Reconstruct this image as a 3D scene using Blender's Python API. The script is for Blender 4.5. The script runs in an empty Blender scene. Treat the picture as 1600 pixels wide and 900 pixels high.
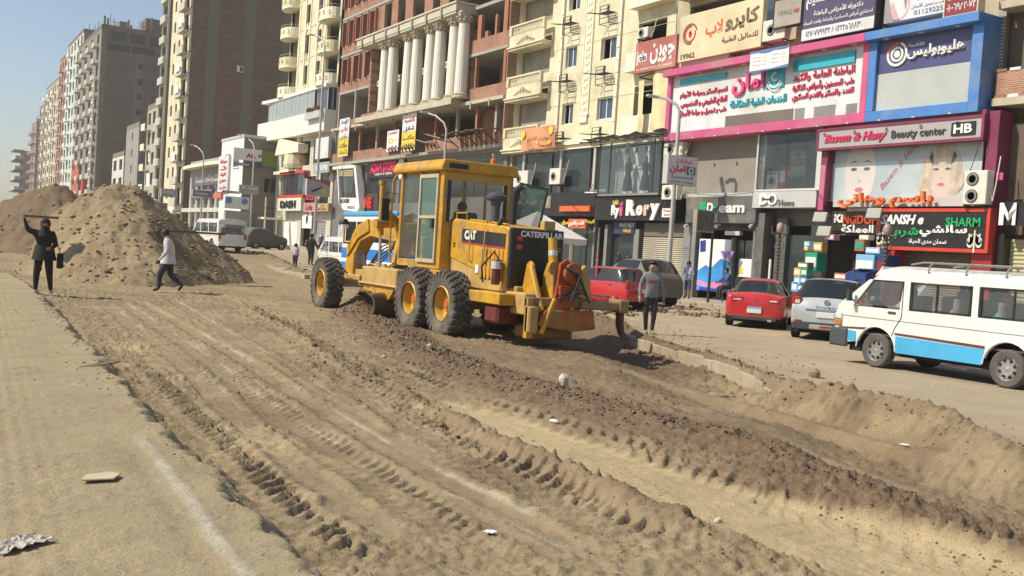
import bpy, bmesh, math, random
import numpy as np
from mathutils import Vector, Matrix
from math import sin, cos, pi, radians
rng = np.random.default_rng(7)
random.seed(7)
SC = bpy.context.scene
COL = SC.collection
# ------------------------------------------------------------------ camera
CF, CYAW, CPIT, CROL, CH = 1557.56, .543516, .036634, .064238, 1.75
FW = Vector((sin(CYAW)*cos(CPIT), cos(CYAW)*cos(CPIT), -sin(CPIT)))
_r = Vector((cos(CYAW), -sin(CYAW), 0)); _u = _r.cross(FW)
RT = cos(CROL)*_r + sin(CROL)*_u
UP = -sin(CROL)*_r + cos(CROL)*_u
cam_d = bpy.data.cameras.new("camera"); cam = bpy.data.objects.new("camera", cam_d); COL.objects.link(cam)
cam_d.sensor_fit = 'HORIZONTAL'; cam_d.sensor_width = 36.0; cam_d.lens = 36.0*CF/1600
cam_d.clip_start = .05; cam_d.clip_end = 3000
cam.matrix_world = Matrix(((RT.x, UP.x, -FW.x, 0), (RT.y, UP.y, -FW.y, 0), (RT.z, UP.z, -FW.z, CH), (0, 0, 0, 1)))
SC.camera = cam
# ------------------------------------------------------------------ light
SUN_EL = radians(46); SUN_AZ = radians(-70)          # towards the sun: from +Y turned to -X
sun_dir = Vector((sin(SUN_AZ)*cos(SUN_EL), cos(SUN_AZ)*cos(SUN_EL), sin(SUN_EL)))
W = bpy.data.worlds.new("World"); SC.world = W; W.use_nodes = True
nt = W.node_tree; bgn = nt.nodes['Background']
sky = nt.nodes.new('ShaderNodeTexSky'); sky.sky_type = 'NISHITA'; sky.sun_disc = False
sky.sun_elevation = SUN_EL; sky.sun_rotation = SUN_AZ
sky.air_density = 1.0; sky.dust_density = 1.0; sky.ozone_density = 1.0; sky.altitude = 20
nt.links.new(sky.outputs[0], bgn.inputs[0]); bgn.inputs[1].default_value = .115
sl = bpy.data.lights.new("sun", 'SUN'); sl.energy = 4.8; sl.angle = radians(.5); sl.color = (1, .92, .76)
so = bpy.data.objects.new("sun", sl); COL.objects.link(so)
so.rotation_euler = (-sun_dir).to_track_quat('-Z', 'Y').to_euler()
so.location = (-30, 20, 60)
SC.view_settings.view_transform = 'Standard'; SC.view_settings.look = 'None'
SC.view_settings.exposure = .2; SC.view_settings.gamma = 1.0
SC.view_settings.use_curve_mapping = False
# ------------------------------------------------------------------ where a sight line meets a real plane
def ray(px, py): return FW + RT*((px-800)/CF) - UP*((py-450)/CF)
def gp(px, py, z=0.0):
    d = ray(px, py); t = (z-CH)/d.z; return Vector((t*d.x, t*d.y, z))
def onX(px, py, X=32.0):
    d = ray(px, py); t = X/d.x; return (t*d.y, CH+t*d.z)      # -> (Y, Z)
def onY(px, py, Y):
    d = ray(px, py); t = Y/d.y; return (t*d.x, CH+t*d.z)      # -> (X, Z)
def rectX(x0, y0, x1, y1, X=32.0):
    a = onX(x0, y0, X); b = onX(x1, y1, X); c = onX(x0, y1, X); d = onX(x1, y0, X)
    return (b[0]+d[0])/2, (a[0]+c[0])/2, b[1], a[1]           # ylo, yhi, zlo, zhi
# ------------------------------------------------------------------ materials
MATS = {}
def lin(c):
    return tuple((v/12.92 if v <= .04045 else ((v+.055)/1.055)**2.4) for v in c)
def hexc(h): return lin(tuple(int(h[i:i+2], 16)/255 for i in (0, 2, 4)))
def mat(name, col, rough=.8, var=.12, scale=3.0, bump=0.0, bscale=40, metal=0, col2=None, mix=.5, spec=None, coat=0, wear=None, streak=0, emit=0):
    """one material: base colour broken up by noise, optional second colour in patches, optional bump"""
    if name in MATS: return MATS[name]
    m = bpy.data.materials.new(name); m.use_nodes = True; MATS[name] = m
    n = m.node_tree.nodes; l = m.node_tree.links; b = n['Principled BSDF']
    b.inputs['Roughness'].default_value = rough; b.inputs['Metallic'].default_value = metal
    if spec is not None: b.inputs['Specular IOR Level'].default_value = spec
    if coat: b.inputs['Coat Weight'].default_value = coat; b.inputs['Coat Roughness'].default_value = .12
    tc = n.new('ShaderNodeTexCoord')
    src = tc.outputs['Object']
    nz = n.new('ShaderNodeTexNoise'); nz.inputs['Scale'].default_value = scale; nz.inputs['Detail'].default_value = 6; nz.inputs['Roughness'].default_value = .62
    if streak:
        mp = n.new('ShaderNodeMapping'); mp.inputs['Scale'].default_value = (1, 1, streak); l.new(src, mp.inputs[0]); l.new(mp.outputs[0], nz.inputs[0])
    else: l.new(src, nz.inputs[0])
    rp = n.new('ShaderNodeValToRGB'); l.new(nz.outputs['Fac'], rp.inputs[0])
    e = rp.color_ramp.elements
    c0 = tuple(max(0, c*(1-var*1.6)) for c in col); c1 = tuple(min(1, c*(1+var)) for c in col)
    e[0].position = .3; e[0].color = (*c0, 1); e[1].position = .7; e[1].color = (*c1, 1)
    out = rp.outputs[0]
    if col2 is not None:
        n2 = n.new('ShaderNodeTexNoise'); n2.inputs['Scale'].default_value = scale*.37; n2.inputs['Detail'].default_value = 8; n2.inputs['Roughness'].default_value = .7
        l.new(src, n2.inputs[0])
        r2 = n.new('ShaderNodeValToRGB'); l.new(n2.outputs['Fac'], r2.inputs[0])
        r2.color_ramp.elements[0].position = .62-mix*.3; r2.color_ramp.elements[1].position = .74-mix*.3
        mx = n.new('ShaderNodeMix'); mx.data_type = 'RGBA'
        l.new(r2.outputs[0], mx.inputs[0]); l.new(out, mx.inputs[6]); mx.inputs[7].default_value = (*col2, 1)
        out = mx.outputs[2]
    l.new(out, b.inputs['Base Color'])
    if emit:
        l.new(out, b.inputs['Emission Color']); b.inputs['Emission Strength'].default_value = emit
    if bump:
        n3 = n.new('ShaderNodeTexNoise'); n3.inputs['Scale'].default_value = bscale; n3.inputs['Detail'].default_value = 5
        l.new(src, n3.inputs[0])
        bp = n.new('ShaderNodeBump'); bp.inputs['Strength'].default_value = bump; bp.inputs['Distance'].default_value = .03
        l.new(n3.outputs['Fac'], bp.inputs['Height']); l.new(bp.outputs[0], b.inputs['Normal'])
    rr = n.new('ShaderNodeMapRange'); l.new(nz.outputs['Fac'], rr.inputs[0])
    rr.inputs[3].default_value = max(.02, rough-.12); rr.inputs[4].default_value = min(1, rough+.12); l.new(rr.outputs[0], b.inputs['Roughness'])
    return m
def brickmat(name, c1, c2, mortar, sx, sy, axis='YZ', bump=.4, off=.5):
    m = bpy.data.materials.new(name); m.use_nodes = True; MATS[name] = m
    n = m.node_tree.nodes; l = m.node_tree.links; b = n['Principled BSDF']; b.inputs['Roughness'].default_value = .9
    tc = n.new('ShaderNodeTexCoord'); sp = n.new('ShaderNodeSeparateXYZ'); cb = n.new('ShaderNodeCombineXYZ')
    l.new(tc.outputs['Object'], sp.inputs[0]); l.new(sp.outputs['Y' if axis[0] == 'Y' else 'X'], cb.inputs[0]); l.new(sp.outputs['Z'], cb.inputs[1])
    bt = n.new('ShaderNodeTexBrick'); l.new(cb.outputs[0], bt.inputs[0])
    bt.inputs['Color1'].default_value = (*c1, 1); bt.inputs['Color2'].default_value = (*c2, 1); bt.inputs['Mortar'].default_value = (*mortar, 1)
    bt.inputs['Scale'].default_value = 1; bt.inputs['Mortar Size'].default_value = .012; bt.inputs['Brick Width'].default_value = sx; bt.inputs['Row Height'].default_value = sy
    nz = n.new('ShaderNodeTexNoise'); nz.inputs['Scale'].default_value = .9; nz.inputs['Detail'].default_value = 8; l.new(tc.outputs['Object'], nz.inputs[0])
    mr = n.new('ShaderNodeMapRange'); l.new(nz.outputs['Fac'], mr.inputs[0]); mr.inputs[1].default_value = .3; mr.inputs[2].default_value = .7; mr.inputs[3].default_value = .72; mr.inputs[4].default_value = 1.15
    mx = n.new('ShaderNodeVectorMath'); mx.operation = 'SCALE'; l.new(bt.outputs['Color'], mx.inputs[0]); l.new(mr.outputs[0], mx.inputs['Scale'])
    l.new(mx.outputs[0], b.inputs['Base Color'])
    bp = n.new('ShaderNodeBump'); bp.inputs['Strength'].default_value = bump; bp.inputs['Distance'].default_value = .01; bp.invert = True
    l.new(bt.outputs['Fac'], bp.inputs['Height']); l.new(bp.outputs[0], b.inputs['Normal'])
    return m
def glassmat(name, tint, alpha, rough=.04, vary=0):
    m = bpy.data.materials.new(name); m.use_nodes = True; MATS[name] = m
    n = m.node_tree.nodes; l = m.node_tree.links; b = n['Principled BSDF']
    b.inputs['Base Color'].default_value = (*tint, 1); b.inputs['Roughness'].default_value = rough
    b.inputs['Alpha'].default_value = alpha; b.inputs['Specular IOR Level'].default_value = .8
    tc = n.new('ShaderNodeTexCoord')
    if vary:
        nz = n.new('ShaderNodeTexNoise'); nz.inputs['Scale'].default_value = vary; nz.inputs['Detail'].default_value = 4; l.new(tc.outputs['Object'], nz.inputs[0])
        mr = n.new('ShaderNodeMapRange'); l.new(nz.outputs['Fac'], mr.inputs[0]); mr.inputs[3].default_value = alpha-.25; mr.inputs[4].default_value = min(1, alpha+.2); l.new(mr.outputs[0], b.inputs['Alpha'])
        mr2 = n.new('ShaderNodeMapRange'); l.new(nz.outputs['Fac'], mr2.inputs[0]); mr2.inputs[3].default_value = rough; mr2.inputs[4].default_value = rough+.3; l.new(mr2.outputs[0], b.inputs['Roughness'])
    return m
# ------------------------------------------------------------------ objects
ORG = {}
def tag(o, label=None, cat=None, group=None, kind=None):
    if label: o['label'] = label
    if cat: o['category'] = cat
    if group: o['group'] = group
    if kind: o['kind'] = kind
    return o
def thing(name, label, cat, loc=(0, 0, 0), rz=0.0, group=None):
    o = bpy.data.objects.new(name, None); COL.objects.link(o); o.empty_display_size = .3
    o.location = loc; o.rotation_euler = (0, 0, rz)
    ORG[o] = Vector(loc)
    return tag(o, label, cat, group)
def link_mesh(name, me, parent=None, loc=None, rot=None, scale=None, label=None):
    o = bpy.data.objects.new(name, me); COL.objects.link(o)
    if parent is not None: o.parent = parent
    if loc is not None: o.location = loc
    if rot is not None: o.rotation_euler = rot
    if scale is not None: o.scale = scale
    if label: o['label'] = label
    return o
def copy_tree(o, parent=None):
    c = o.copy(); COL.objects.link(c)
    if parent is not None: c.parent = parent
    for ch in list(o.children): copy_tree(ch, c)
    return c
EACH = {'pillar', 'red_pillar', 'end_wall', 'pink_strip', 'floor_slab', 'balcony_slab', 'balcony', 'post', 'brick_pier', 'brick_panel', 'shelf', 'corner_pier', 'spot_lamp', 'concrete_post', 'blue_print', 'navy_print', 'window_sill', 'oven_window', 'leg', 'wing_panel', 'grab_rail', 'hydraulic_cylinder', 'cap_block', 'light', 'air_vent', 'rear_panel', 'rear_seal', 'mirror', 'open_floor_void', 'roof_hut', 'plaster_ornament', 'logo_swirl', 'ripper_bracket', 'red_arc', 'headlight_lens', 'roof_rail', 'seam'}
class G:
    """collects shapes; build() links them as one mesh object"""
    def __init__(s): s.v = []; s.f = []; s.m = []; s.mi = 0; s.M = None; s.p = []
    def add(s, vs, fs):
        k = len(s.v); s.p.append((k, len(s.f)))
        if s.M is not None: vs = [tuple(s.M @ Vector(v)) for v in vs]
        s.v += [tuple(v) for v in vs]; s.f += [tuple(k+i for i in f) for f in fs]; s.m += [s.mi]*len(fs); return s
    def box(s, x0, x1, y0, y1, z0, z1):
        if x0 > x1: x0, x1 = x1, x0
        if y0 > y1: y0, y1 = y1, y0
        if z0 > z1: z0, z1 = z1, z0
        return s.add([(x0, y0, z0), (x1, y0, z0), (x1, y1, z0), (x0, y1, z0), (x0, y0, z1), (x1, y0, z1), (x1, y1, z1), (x0, y1, z1)],
                     [(0, 3, 2, 1), (4, 5, 6, 7), (0, 1, 5, 4), (1, 2, 6, 5), (2, 3, 7, 6), (3, 0, 4, 7)])
    def cbox(s, c, h, rz=0, rx=0, ry=0):
        R = Matrix.Translation(c) @ Matrix.Rotation(rz, 4, 'Z') @ Matrix.Rotation(ry, 4, 'Y') @ Matrix.Rotation(rx, 4, 'X')
        vs = [R @ Vector((a*h[0], b*h[1], d*h[2])) for d in (-1, 1) for a, b in ((-1, -1), (1, -1), (1, 1), (-1, 1))]
        return s.add(vs, [(0, 3, 2, 1), (4, 5, 6, 7), (0, 1, 5, 4), (1, 2, 6, 5), (2, 3, 7, 6), (3, 0, 4, 7)])
    def prism(s, poly, axis, a, b):
        """polygon in the two other axes, pushed along axis from a to b"""
        if a > b: a, b = b, a
        n = len(poly); ar = sum(poly[i][0]*poly[(i+1) % n][1]-poly[(i+1) % n][0]*poly[i][1] for i in range(n))
        if (ar < 0) != (axis == 'y'): poly = poly[::-1]
        mk = {'x': lambda p, t: (t, p[0], p[1]), 'y': lambda p, t: (p[0], t, p[1]), 'z': lambda p, t: (p[0], p[1], t)}[axis]
        vs = [mk(p, a) for p in poly]+[mk(p, b) for p in poly]
        return s.add(vs, [tuple(reversed(range(n))), tuple(range(n, 2*n))]+[(i, (i+1) % n, n+(i+1) % n, n+i) for i in range(n)])
    def tube(s, p0, p1, r0, r1=None, n=8, cap=True):
        r1 = r0 if r1 is None else r1
        p0 = Vector(p0); p1 = Vector(p1); d = (p1-p0).normalized()
        a = d.orthogonal().normalized(); b = d.cross(a)
        vs = [p0+(a*cos(2*pi*i/n)+b*sin(2*pi*i/n))*r0 for i in range(n)]+[p1+(a*cos(2*pi*i/n)+b*sin(2*pi*i/n))*r1 for i in range(n)]
        fs = [(i, (i+1) % n, n+(i+1) % n, n+i) for i in range(n)]
        if cap: fs += [tuple(reversed(range(n))), tuple(range(n, 2*n))]
        return s.add(vs, fs)
    def path(s, pts, r, n=6):
        pts = [Vector(p) for p in pts]; vs = []; fs = []
        rr = r if isinstance(r, (list, tuple)) else [r]*len(pts)
        a = None
        for k, p in enumerate(pts):
            d = ((pts[min(k+1, len(pts)-1)]-pts[max(k-1, 0)])).normalized()
            a = d.orthogonal().normalized() if a is None else (a-d*a.dot(d)).normalized()
            b = d.cross(a)
            vs += [p+(a*cos(2*pi*i/n)+b*sin(2*pi*i/n))*rr[k] for i in range(n)]
        for k in range(len(pts)-1):
            fs += [(k*n+i, k*n+(i+1) % n, (k+1)*n+(i+1) % n, (k+1)*n+i) for i in range(n)]
        fs += [tuple(reversed(range(n))), tuple((len(pts)-1)*n+i for i in range(n))]
        return s.add(vs, fs)
    def lathe(s, prof, c=(0, 0, 0), axis='z', n=16, cap=True):
        """prof: (radius, height) list along the axis"""
        c = Vector(c); vs = []; fs = []
        for r, h in prof:
            for i in range(n):
                t = 2*pi*i/n
                p = {'z': (r*cos(t), r*sin(t), h), 'x': (h, r*cos(t), r*sin(t)), 'y': (r*sin(t), h, r*cos(t))}[axis]
                vs.append(c+Vector(p))
        for k in range(len(prof)-1):
            fs += [(k*n+i, k*n+(i+1) % n, (k+1)*n+(i+1) % n, (k+1)*n+i) for i in range(n)]
        if cap and prof[0][0] > 1e-4: fs.append(tuple(reversed(range(n))))
        if cap and prof[-1][0] > 1e-4: fs.append(tuple((len(prof)-1)*n+i for i in range(n)))
        return s.add(vs, fs)
    def ell(s, c, r, n=10, m=6, jit=0):
        vs = []; fs = []
        for j in range(m+1):
            ph = -pi/2+pi*j/m
            for i in range(n):
                q = 1+(random.random()-.5)*jit
                vs.append((c[0]+r[0]*cos(ph)*cos(2*pi*i/n)*q, c[1]+r[1]*cos(ph)*sin(2*pi*i/n)*q, c[2]+r[2]*sin(ph)*q))
        for j in range(m): fs += [(j*n+i, j*n+(i+1) % n, (j+1)*n+(i+1) % n, (j+1)*n+i) for i in range(n)]
        return s.add(vs, fs)
    def quad(s, a, b, c, d): return s.add([a, b, c, d], [(0, 1, 2, 3)])
    def mesh(s, name, mats, smooth=False, org=None, angle=40):
        me = bpy.data.meshes.new(name)
        vs = s.v if org is None else [(v[0]-org.x, v[1]-org.y, v[2]-org.z) for v in s.v]
        me.from_pydata(vs, [], s.f)
        for mm in (mats if isinstance(mats, (list, tuple)) else [mats]): me.materials.append(mm)
        me.polygons.foreach_set('material_index', s.m)
        if smooth:
            me.polygons.foreach_set('use_smooth', [True]*len(s.f)); me.update()
            me.set_sharp_from_angle(angle=radians(angle))
        me.update(); return me
    def build(s, name, mats, parent=None, smooth=False, bevel=0, label=None, kind=None, seg=1, angle=40, world=None):
        """world=True (default for things with no turn): vertices given in world coordinates"""
        if name in EACH and len(s.p) > 1 and kind is None:
            ends = s.p[1:]+[(len(s.v), len(s.f))]
            for (a, fa), (b, fb) in zip(s.p, ends):
                q = G(); q.v = s.v[a:b]; q.f = [tuple(i-a for i in f) for f in s.f[fa:fb]]; q.m = s.m[fa:fb]; q.p = [(0, 0)]
                o = q.build(name, mats, parent, smooth, bevel, label, None, seg, angle, world)
            return o
        org = None
        if parent is not None and parent in ORG and (world is None or world): org = ORG[parent]
        me = s.mesh(name, mats, smooth, org, angle)
        if bevel: bevel_mesh(me, bevel, seg)
        o = link_mesh(name, me, parent, label=label)
        if org is not None: ORG[o] = org
        if kind: o['kind'] = kind
        return o
def bevel_mesh(me, w, seg=1):
    bm = bmesh.new(); bm.from_mesh(me)
    es = [e for e in bm.edges if len(e.link_faces) == 2 and e.calc_face_angle(0) > .6]
    bmesh.ops.bevel(bm, geom=es, offset=w, segments=seg, affect='EDGES', profile=.6, clamp_overlap=True)
    bm.to_mesh(me); bm.free(); me.update()
def local(o):
    """children of a turned thing are modelled in the thing's own frame"""
    ORG.pop(o, None); return o
# ------------------------------------------------------------------ lettering
_AR = {}
for ch, base, dual in [('ء', 0xFE80, 0), ('آ', 0xFE81, 1), ('أ', 0xFE83, 1), ('ؤ', 0xFE85, 1), ('إ', 0xFE87, 1), ('ئ', 0xFE89, 2), ('ا', 0xFE8D, 1), ('ب', 0xFE8F, 2), ('ة', 0xFE93, 1), ('ت', 0xFE95, 2), ('ث', 0xFE99, 2), ('ج', 0xFE9D, 2), ('ح', 0xFEA1, 2), ('خ', 0xFEA5, 2), ('د', 0xFEA9, 1), ('ذ', 0xFEAB, 1), ('ر', 0xFEAD, 1), ('ز', 0xFEAF, 1), ('س', 0xFEB1, 2), ('ش', 0xFEB5, 2), ('ص', 0xFEB9, 2), ('ض', 0xFEBD, 2), ('ط', 0xFEC1, 2), ('ظ', 0xFEC5, 2), ('ع', 0xFEC9, 2), ('غ', 0xFECD, 2), ('ف', 0xFED1, 2), ('ق', 0xFED5, 2), ('ك', 0xFED9, 2), ('ل', 0xFEDD, 2), ('م', 0xFEE1, 2), ('ن', 0xFEE5, 2), ('ه', 0xFEE9, 2), ('و', 0xFEED, 1), ('ى', 0xFEEF, 1), ('ي', 0xFEF1, 2)]:
    _AR[ch] = (base, dual)
def shape_ar(t):
    if not any(c in _AR for c in t): return t
    out = []; i = 0; n = len(t)
    while i < n:
        c = t[i]
        if c not in _AR: out.append(c); i += 1; continue
        prev = i > 0 and t[i-1] in _AR and _AR[t[i-1]][1] == 2
        if c == 'ل' and i+1 < n and t[i+1] in 'اأإآ':
            b = {'ا': 0xFEFB, 'أ': 0xFEF7, 'إ': 0xFEF9, 'آ': 0xFEF5}[t[i+1]]
            out.append(chr(b+(1 if prev else 0))); i += 2; continue
        b, d = _AR[c]
        nxt = d == 2 and i+1 < n and t[i+1] in _AR and t[i+1] != 'ء'
        if c == 'ء': out.append(chr(b))
        elif d == 1: out.append(chr(b+(1 if prev else 0)))
        else: out.append(chr(b+(3 if prev and nxt else 2 if nxt else 1 if prev else 0)))
        i += 1
    # visual order: reverse, but keep runs of digits and latin as they are
    res = []; k = len(out)-1
    while k >= 0:
        if out[k].isascii() and not out[k].isspace():
            j = k
            while j >= 0 and out[j].isascii() and not out[j].isspace(): j -= 1
            res += out[j+1:k+1]; k = j
        else: res.append(out[k]); k -= 1
    return ''.join(res)
_TC = {}
def text_verts(s, bold=0.0, depth=0.0, shear=0.0):
    key = (s, bold, depth, shear)
    if key in _TC: return _TC[key]
    c = bpy.data.curves.new('lettering', 'FONT'); c.body = shape_ar(s); c.resolution_u = 2; c.offset = bold; c.extrude = depth; c.shear = shear
    o = bpy.data.objects.new('lettering', c); COL.objects.link(o)
    dg = bpy.context.evaluated_depsgraph_get(); dg.update()
    me = bpy.data.meshes.new_from_object(o.evaluated_get(dg))
    v = np.zeros(len(me.vertices)*3); me.vertices.foreach_get('co', v); v = v.reshape(-1, 3)
    f = [tuple(p.vertices) for p in me.polygons]
    bpy.data.objects.remove(o); bpy.data.curves.remove(c); bpy.data.meshes.remove(me)
    _TC[key] = (v, f); return v, f
def letters(parent, s, Y0, Y1, Z0, Z1, X, m, bold=.0, depth=.015, name='lettering', shear=0, skew=0.0, label=None, frame=None, fit=True):
    """text in a box on a plane facing -X: from Y1 (left in view) to Y0 (right), Z0 bottom to Z1 top"""
    v, f = text_verts(s, bold, .5, shear)
    if len(v) == 0: return None
    mn = v.min(0); mx = v.max(0); w = mx-mn
    q = (v-mn)/np.where(w > 1e-9, w, 1)
    Yl, Yr = max(Y0, Y1), min(Y0, Y1)
    pts = np.stack([X-q[:, 2]*depth, Yl+(Yr-Yl)*q[:, 0], Z0+(Z1-Z0)*q[:, 1]+skew*q[:, 0]], 1)
    g = G(); g.v = [tuple(p) for p in pts]; g.f = f; g.m = [0]*len(f)
    if frame is not None: g.v = [tuple(frame @ Vector(p)) for p in g.v]
    return g.build(name, m, parent, label=label)
def lettersF(parent, s, M, w, h, m, bold=0, depth=.008, name='lettering', shear=0):
    """text fitted in w x h, placed by matrix M (local x right, y up, z out)"""
    v, f = text_verts(s, bold, .5, shear); mn = v.min(0); mx = v.max(0); k = mx-mn
    q = (v-mn)/np.where(k > 1e-9, k, 1)
    g = G(); g.v = [tuple(M @ Vector((a*w, b*h, c*depth))) for a, b, c in q]; g.f = f; g.m = [0]*len(f)
    return g.build(name, m, parent, world=False)
def wall_cells(g, x0, x1, ya, yb, za, zb, holes):
    """a wall in the YZ plane between x0 and x1 with rectangular openings (ylo,yhi,zlo,zhi)"""
    zs = sorted({za, zb, *[max(za, min(zb, h[2])) for h in holes], *[max(za, min(zb, h[3])) for h in holes]})
    for z0, z1 in zip(zs[:-1], zs[1:]):
        if z1-z0 < 1e-4: continue
        zm = (z0+z1)/2
        hs = sorted((max(ya, h[0]), min(yb, h[1])) for h in holes if h[2] < zm < h[3] and h[1] > ya and h[0] < yb)
        y = ya
        for a, b in hs:
            if a-y > 1e-4: g.box(x0, x1, y, a, z0, z1)
            y = max(y, b)
        if yb-y > 1e-4: g.box(x0, x1, y, yb, z0, z1)
    return g
_UC = {}
def unit_box(m, name='box'):
    """shared unit cube mesh per material"""
    k = m.name
    if k not in _UC: _UC[k] = G().box(-.5, .5, -.5, .5, -.5, .5).mesh(name, m)
    return _UC[k]
def bit(name, parent, m, x0, x1, y0, y1, z0, z1, label=None):
    """a plain straight-edged piece that shares its mesh with its like"""
    org = ORG.get(parent, Vector((0, 0, 0)))
    o = link_mesh(name, unit_box(m, name), parent, loc=((x0+x1)/2-org.x, (y0+y1)/2-org.y, (z0+z1)/2-org.z), scale=(abs(x1-x0), abs(y1-y0), abs(z1-z0)), label=label)
    ORG[o] = org
    return o
# ------------------------------------------------------------------ palette
CONC = mat('concrete', (.36, .34, .29), .9, .15, 2, .3, 30)
CONC_D = mat('concrete_dusty', (.27, .25, .21), .9, .2, 1.5, .3, 20)
CREAM = mat('cream_render', (.68, .62, .43), .85, .1, .8, .1, 12, col2=(.50, .45, .31), mix=.4)
CREAM2 = mat('cream_trim', (.80, .75, .56), .8, .06, 2, .1, 20)
WHITE = mat('white_paint', (.78, .77, .74), .5, .06, 2)
WHITE2 = mat('white_sign_face', (.64, .66, .67), .45, .08, .8, col2=(.53, .53, .50), mix=.35, streak=.2)
GREYP = mat('grey_cladding', (.115, .115, .108), .5, .25, 1.2, col2=(.19, .175, .15), mix=.35)
GREYL = mat('light_grey_cladding', (.48, .48, .46), .45, .08, 1)
DARK = mat('dark_recess', (.035, .032, .03), .8, .3, 1)
BLACK = mat('black_fascia', (.018, .017, .017), .35, .3, 2)
PINK = mat('pink_sign_band', (.52, .085, .21), .55, .1, 1, col2=(.45, .17, .22), mix=.45)
BLUE = mat('blue_sign_band', (.06, .20, .52), .5, .1, 1, col2=(.14, .24, .42), mix=.45)
TEAL = mat('teal_letters', (.03, .40, .50), .4, .07, 2)
PURP = mat('violet_blue_face', (.065, .068, .18), .4, .1, 1)
RED = mat('red_sign_paint', (.55, .025, .025), .45, .1, 2)
ORANGE = mat('orange_sign_paint', (.72, .13, .03), .45, .1, 2)
GREEN = mat('green_sign_paint', (.01, .35, .11), .45, .1, 2)
PLUM = mat('plum_cladding', (.20, .025, .07), .5, .15, 1)
YELL = mat('yellow_print', (.80, .55, .04), .5, .08, 2)
STEEL = mat('galvanised_steel', (.42, .41, .38), .5, .12, 4, metal=.5)
DKMET = mat('dark_metal', (.05, .05, .05), .5, .2, 5, metal=.3)
ALU = mat('aluminium_frame', (.62, .62, .60), .4, .06, 3, metal=.3)
SHUT = mat('steel_shutter', (.36, .32, .24), .6, .15, 2, metal=.1, streak=.3)
SHUTD = mat('brown_shutter', (.22, .18, .13), .6, .15, 2, metal=.1)
GLASS = glassmat('window_glass', (.03, .04, .05), .72, .06)
GLASSB = glassmat('blue_window_glass', (.05, .075, .12), .93, .12)
SHOPGL = glassmat('shop_glass', (.06, .08, .085), .42, .05)
DGLASS = glassmat('dark_glass', (.012, .014, .016), .97, .07)
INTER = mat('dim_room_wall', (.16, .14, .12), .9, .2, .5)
BRICK = brickmat('red_brickwork', (.35, .14, .085), (.28, .105, .065), (.36, .27, .20), .25, .075)
BRICKX = brickmat('red_brickwork_side', (.36, .14, .085), (.29, .11, .07), (.33, .25, .19), .25, .075, 'XZ')
BROWNX = brickmat('brown_brick_infill', (.20, .095, .05), (.165, .08, .044), (.18, .12, .08), .26, .09, 'XZ', .3)
TARP = mat('canvas', (.70, .60, .36), .9, .12, 1.5, .2, 9)
SKIN = mat('skin', (.34, .18, .11), .6, .08, 10)
HAIR = mat('black_hair', (.015, .012, .010), .6, .2, 30, .4, 60)
PLASTG = mat('grey_plastic', (.22, .22, .21), .5, .1, 5)
ACW = mat('beige_casing', (.66, .63, .54), .5, .08, 3)
# ------------------------------------------------------------------ noise in arrays
_NT = rng.random((256, 256))
def vn(x, y, sh=0):
    x = x+sh*17.3; y = y+sh*9.7
    ix = np.floor(x).astype(np.int64); iy = np.floor(y).astype(np.int64); fx = x-ix; fy = y-iy
    fx = fx*fx*(3-2*fx); fy = fy*fy*(3-2*fy)
    a = _NT[ix & 255, iy & 255]; b = _NT[(ix+1) & 255, iy & 255]; c = _NT[ix & 255, (iy+1) & 255]; d = _NT[(ix+1) & 255, (iy+1) & 255]
    return (a*(1-fx)+b*fx)*(1-fy)+(c*(1-fx)+d*fx)*fy
def fbm(x, y, o=4, sh=0, gain=.5):
    t = 0; a = 1; n = 0
    for k in range(o): t = t+a*vn(x*2**k, y*2**k, sh+k); n += a; a *= gain
    return t/n
def sst(a, b, x):
    t = np.clip((x-a)/(b-a), 0, 1); return t*t*(3-2*t)
def pdist(X, Y, pts):
    """signed distance to a polyline (+ = to its right), length along it"""
    best = np.full(X.shape, 1e9); S = np.zeros(X.shape); sg = np.ones(X.shape); acc = 0
    for (ax, ay), (bx, by) in zip(pts[:-1], pts[1:]):
        dx, dy = bx-ax, by-ay; L = math.hypot(dx, dy)
        t = ((X-ax)*dx+(Y-ay)*dy)/(L*L); tc = np.clip(t, 0, 1)
        d = np.hypot(X-ax-tc*dx, Y-ay-tc*dy); m = d < best
        best = np.where(m, d, best); S = np.where(m, acc+tc*L, S)
        sg = np.where(m, np.sign((X-ax)*dy-(Y-ay)*dx), sg); acc += L
    return best*sg*(1 if pts[-1][1] > pts[0][1] else -1), S, acc
def PL(pts, z=0.0):
    out = []
    for p in pts:
        v = gp(p[0], p[1], z); out.append((v.x, v.y))
    return out
def smoothpl(p, n=4):
    """Catmull-Rom"""
    q = [p[0]]+list(p)+[p[-1]]; out = []
    for i in range(1, len(q)-2):
        for k in range(n):
            t = k/n; a, b, c, d = (np.array(q[i+j-1]) for j in range(4))
            out.append(tuple(.5*((2*b)+(-a+c)*t+(2*a-5*b+4*c-d)*t*t+(-a+3*b-3*c+d)*t**3)))
    out.append(tuple(p[-1])); return out
BANK = [(-9, 60)]+PL([(18, 427), (53, 448), (65, 460), (105, 505), (150, 550), (200, 605), (260, 665), (340, 730), (380, 775), (450, 850), (474, 886)], .18)+[(1.9, 3.6), (1.6, 1.0)]
WIND = smoothpl(PL([(575, 470), (560, 492), (600, 512), (650, 547), (720, 577), (850, 617), (1000, 662), (1180, 707), (1350, 787), (1640, 900)]))
BERM = smoothpl([(18.7, 65), (16.6, 43), (15.9, 30)]+PL([(880, 484), (950, 505), (1013, 528), (1065, 543), (1120, 557), (1175, 578), (1230, 602)], .08)+PL([(1300, 610), (1400, 630), (1500, 660), (1620, 705)], .15)+[(12.9, 4), (13.4, 0)])
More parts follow.
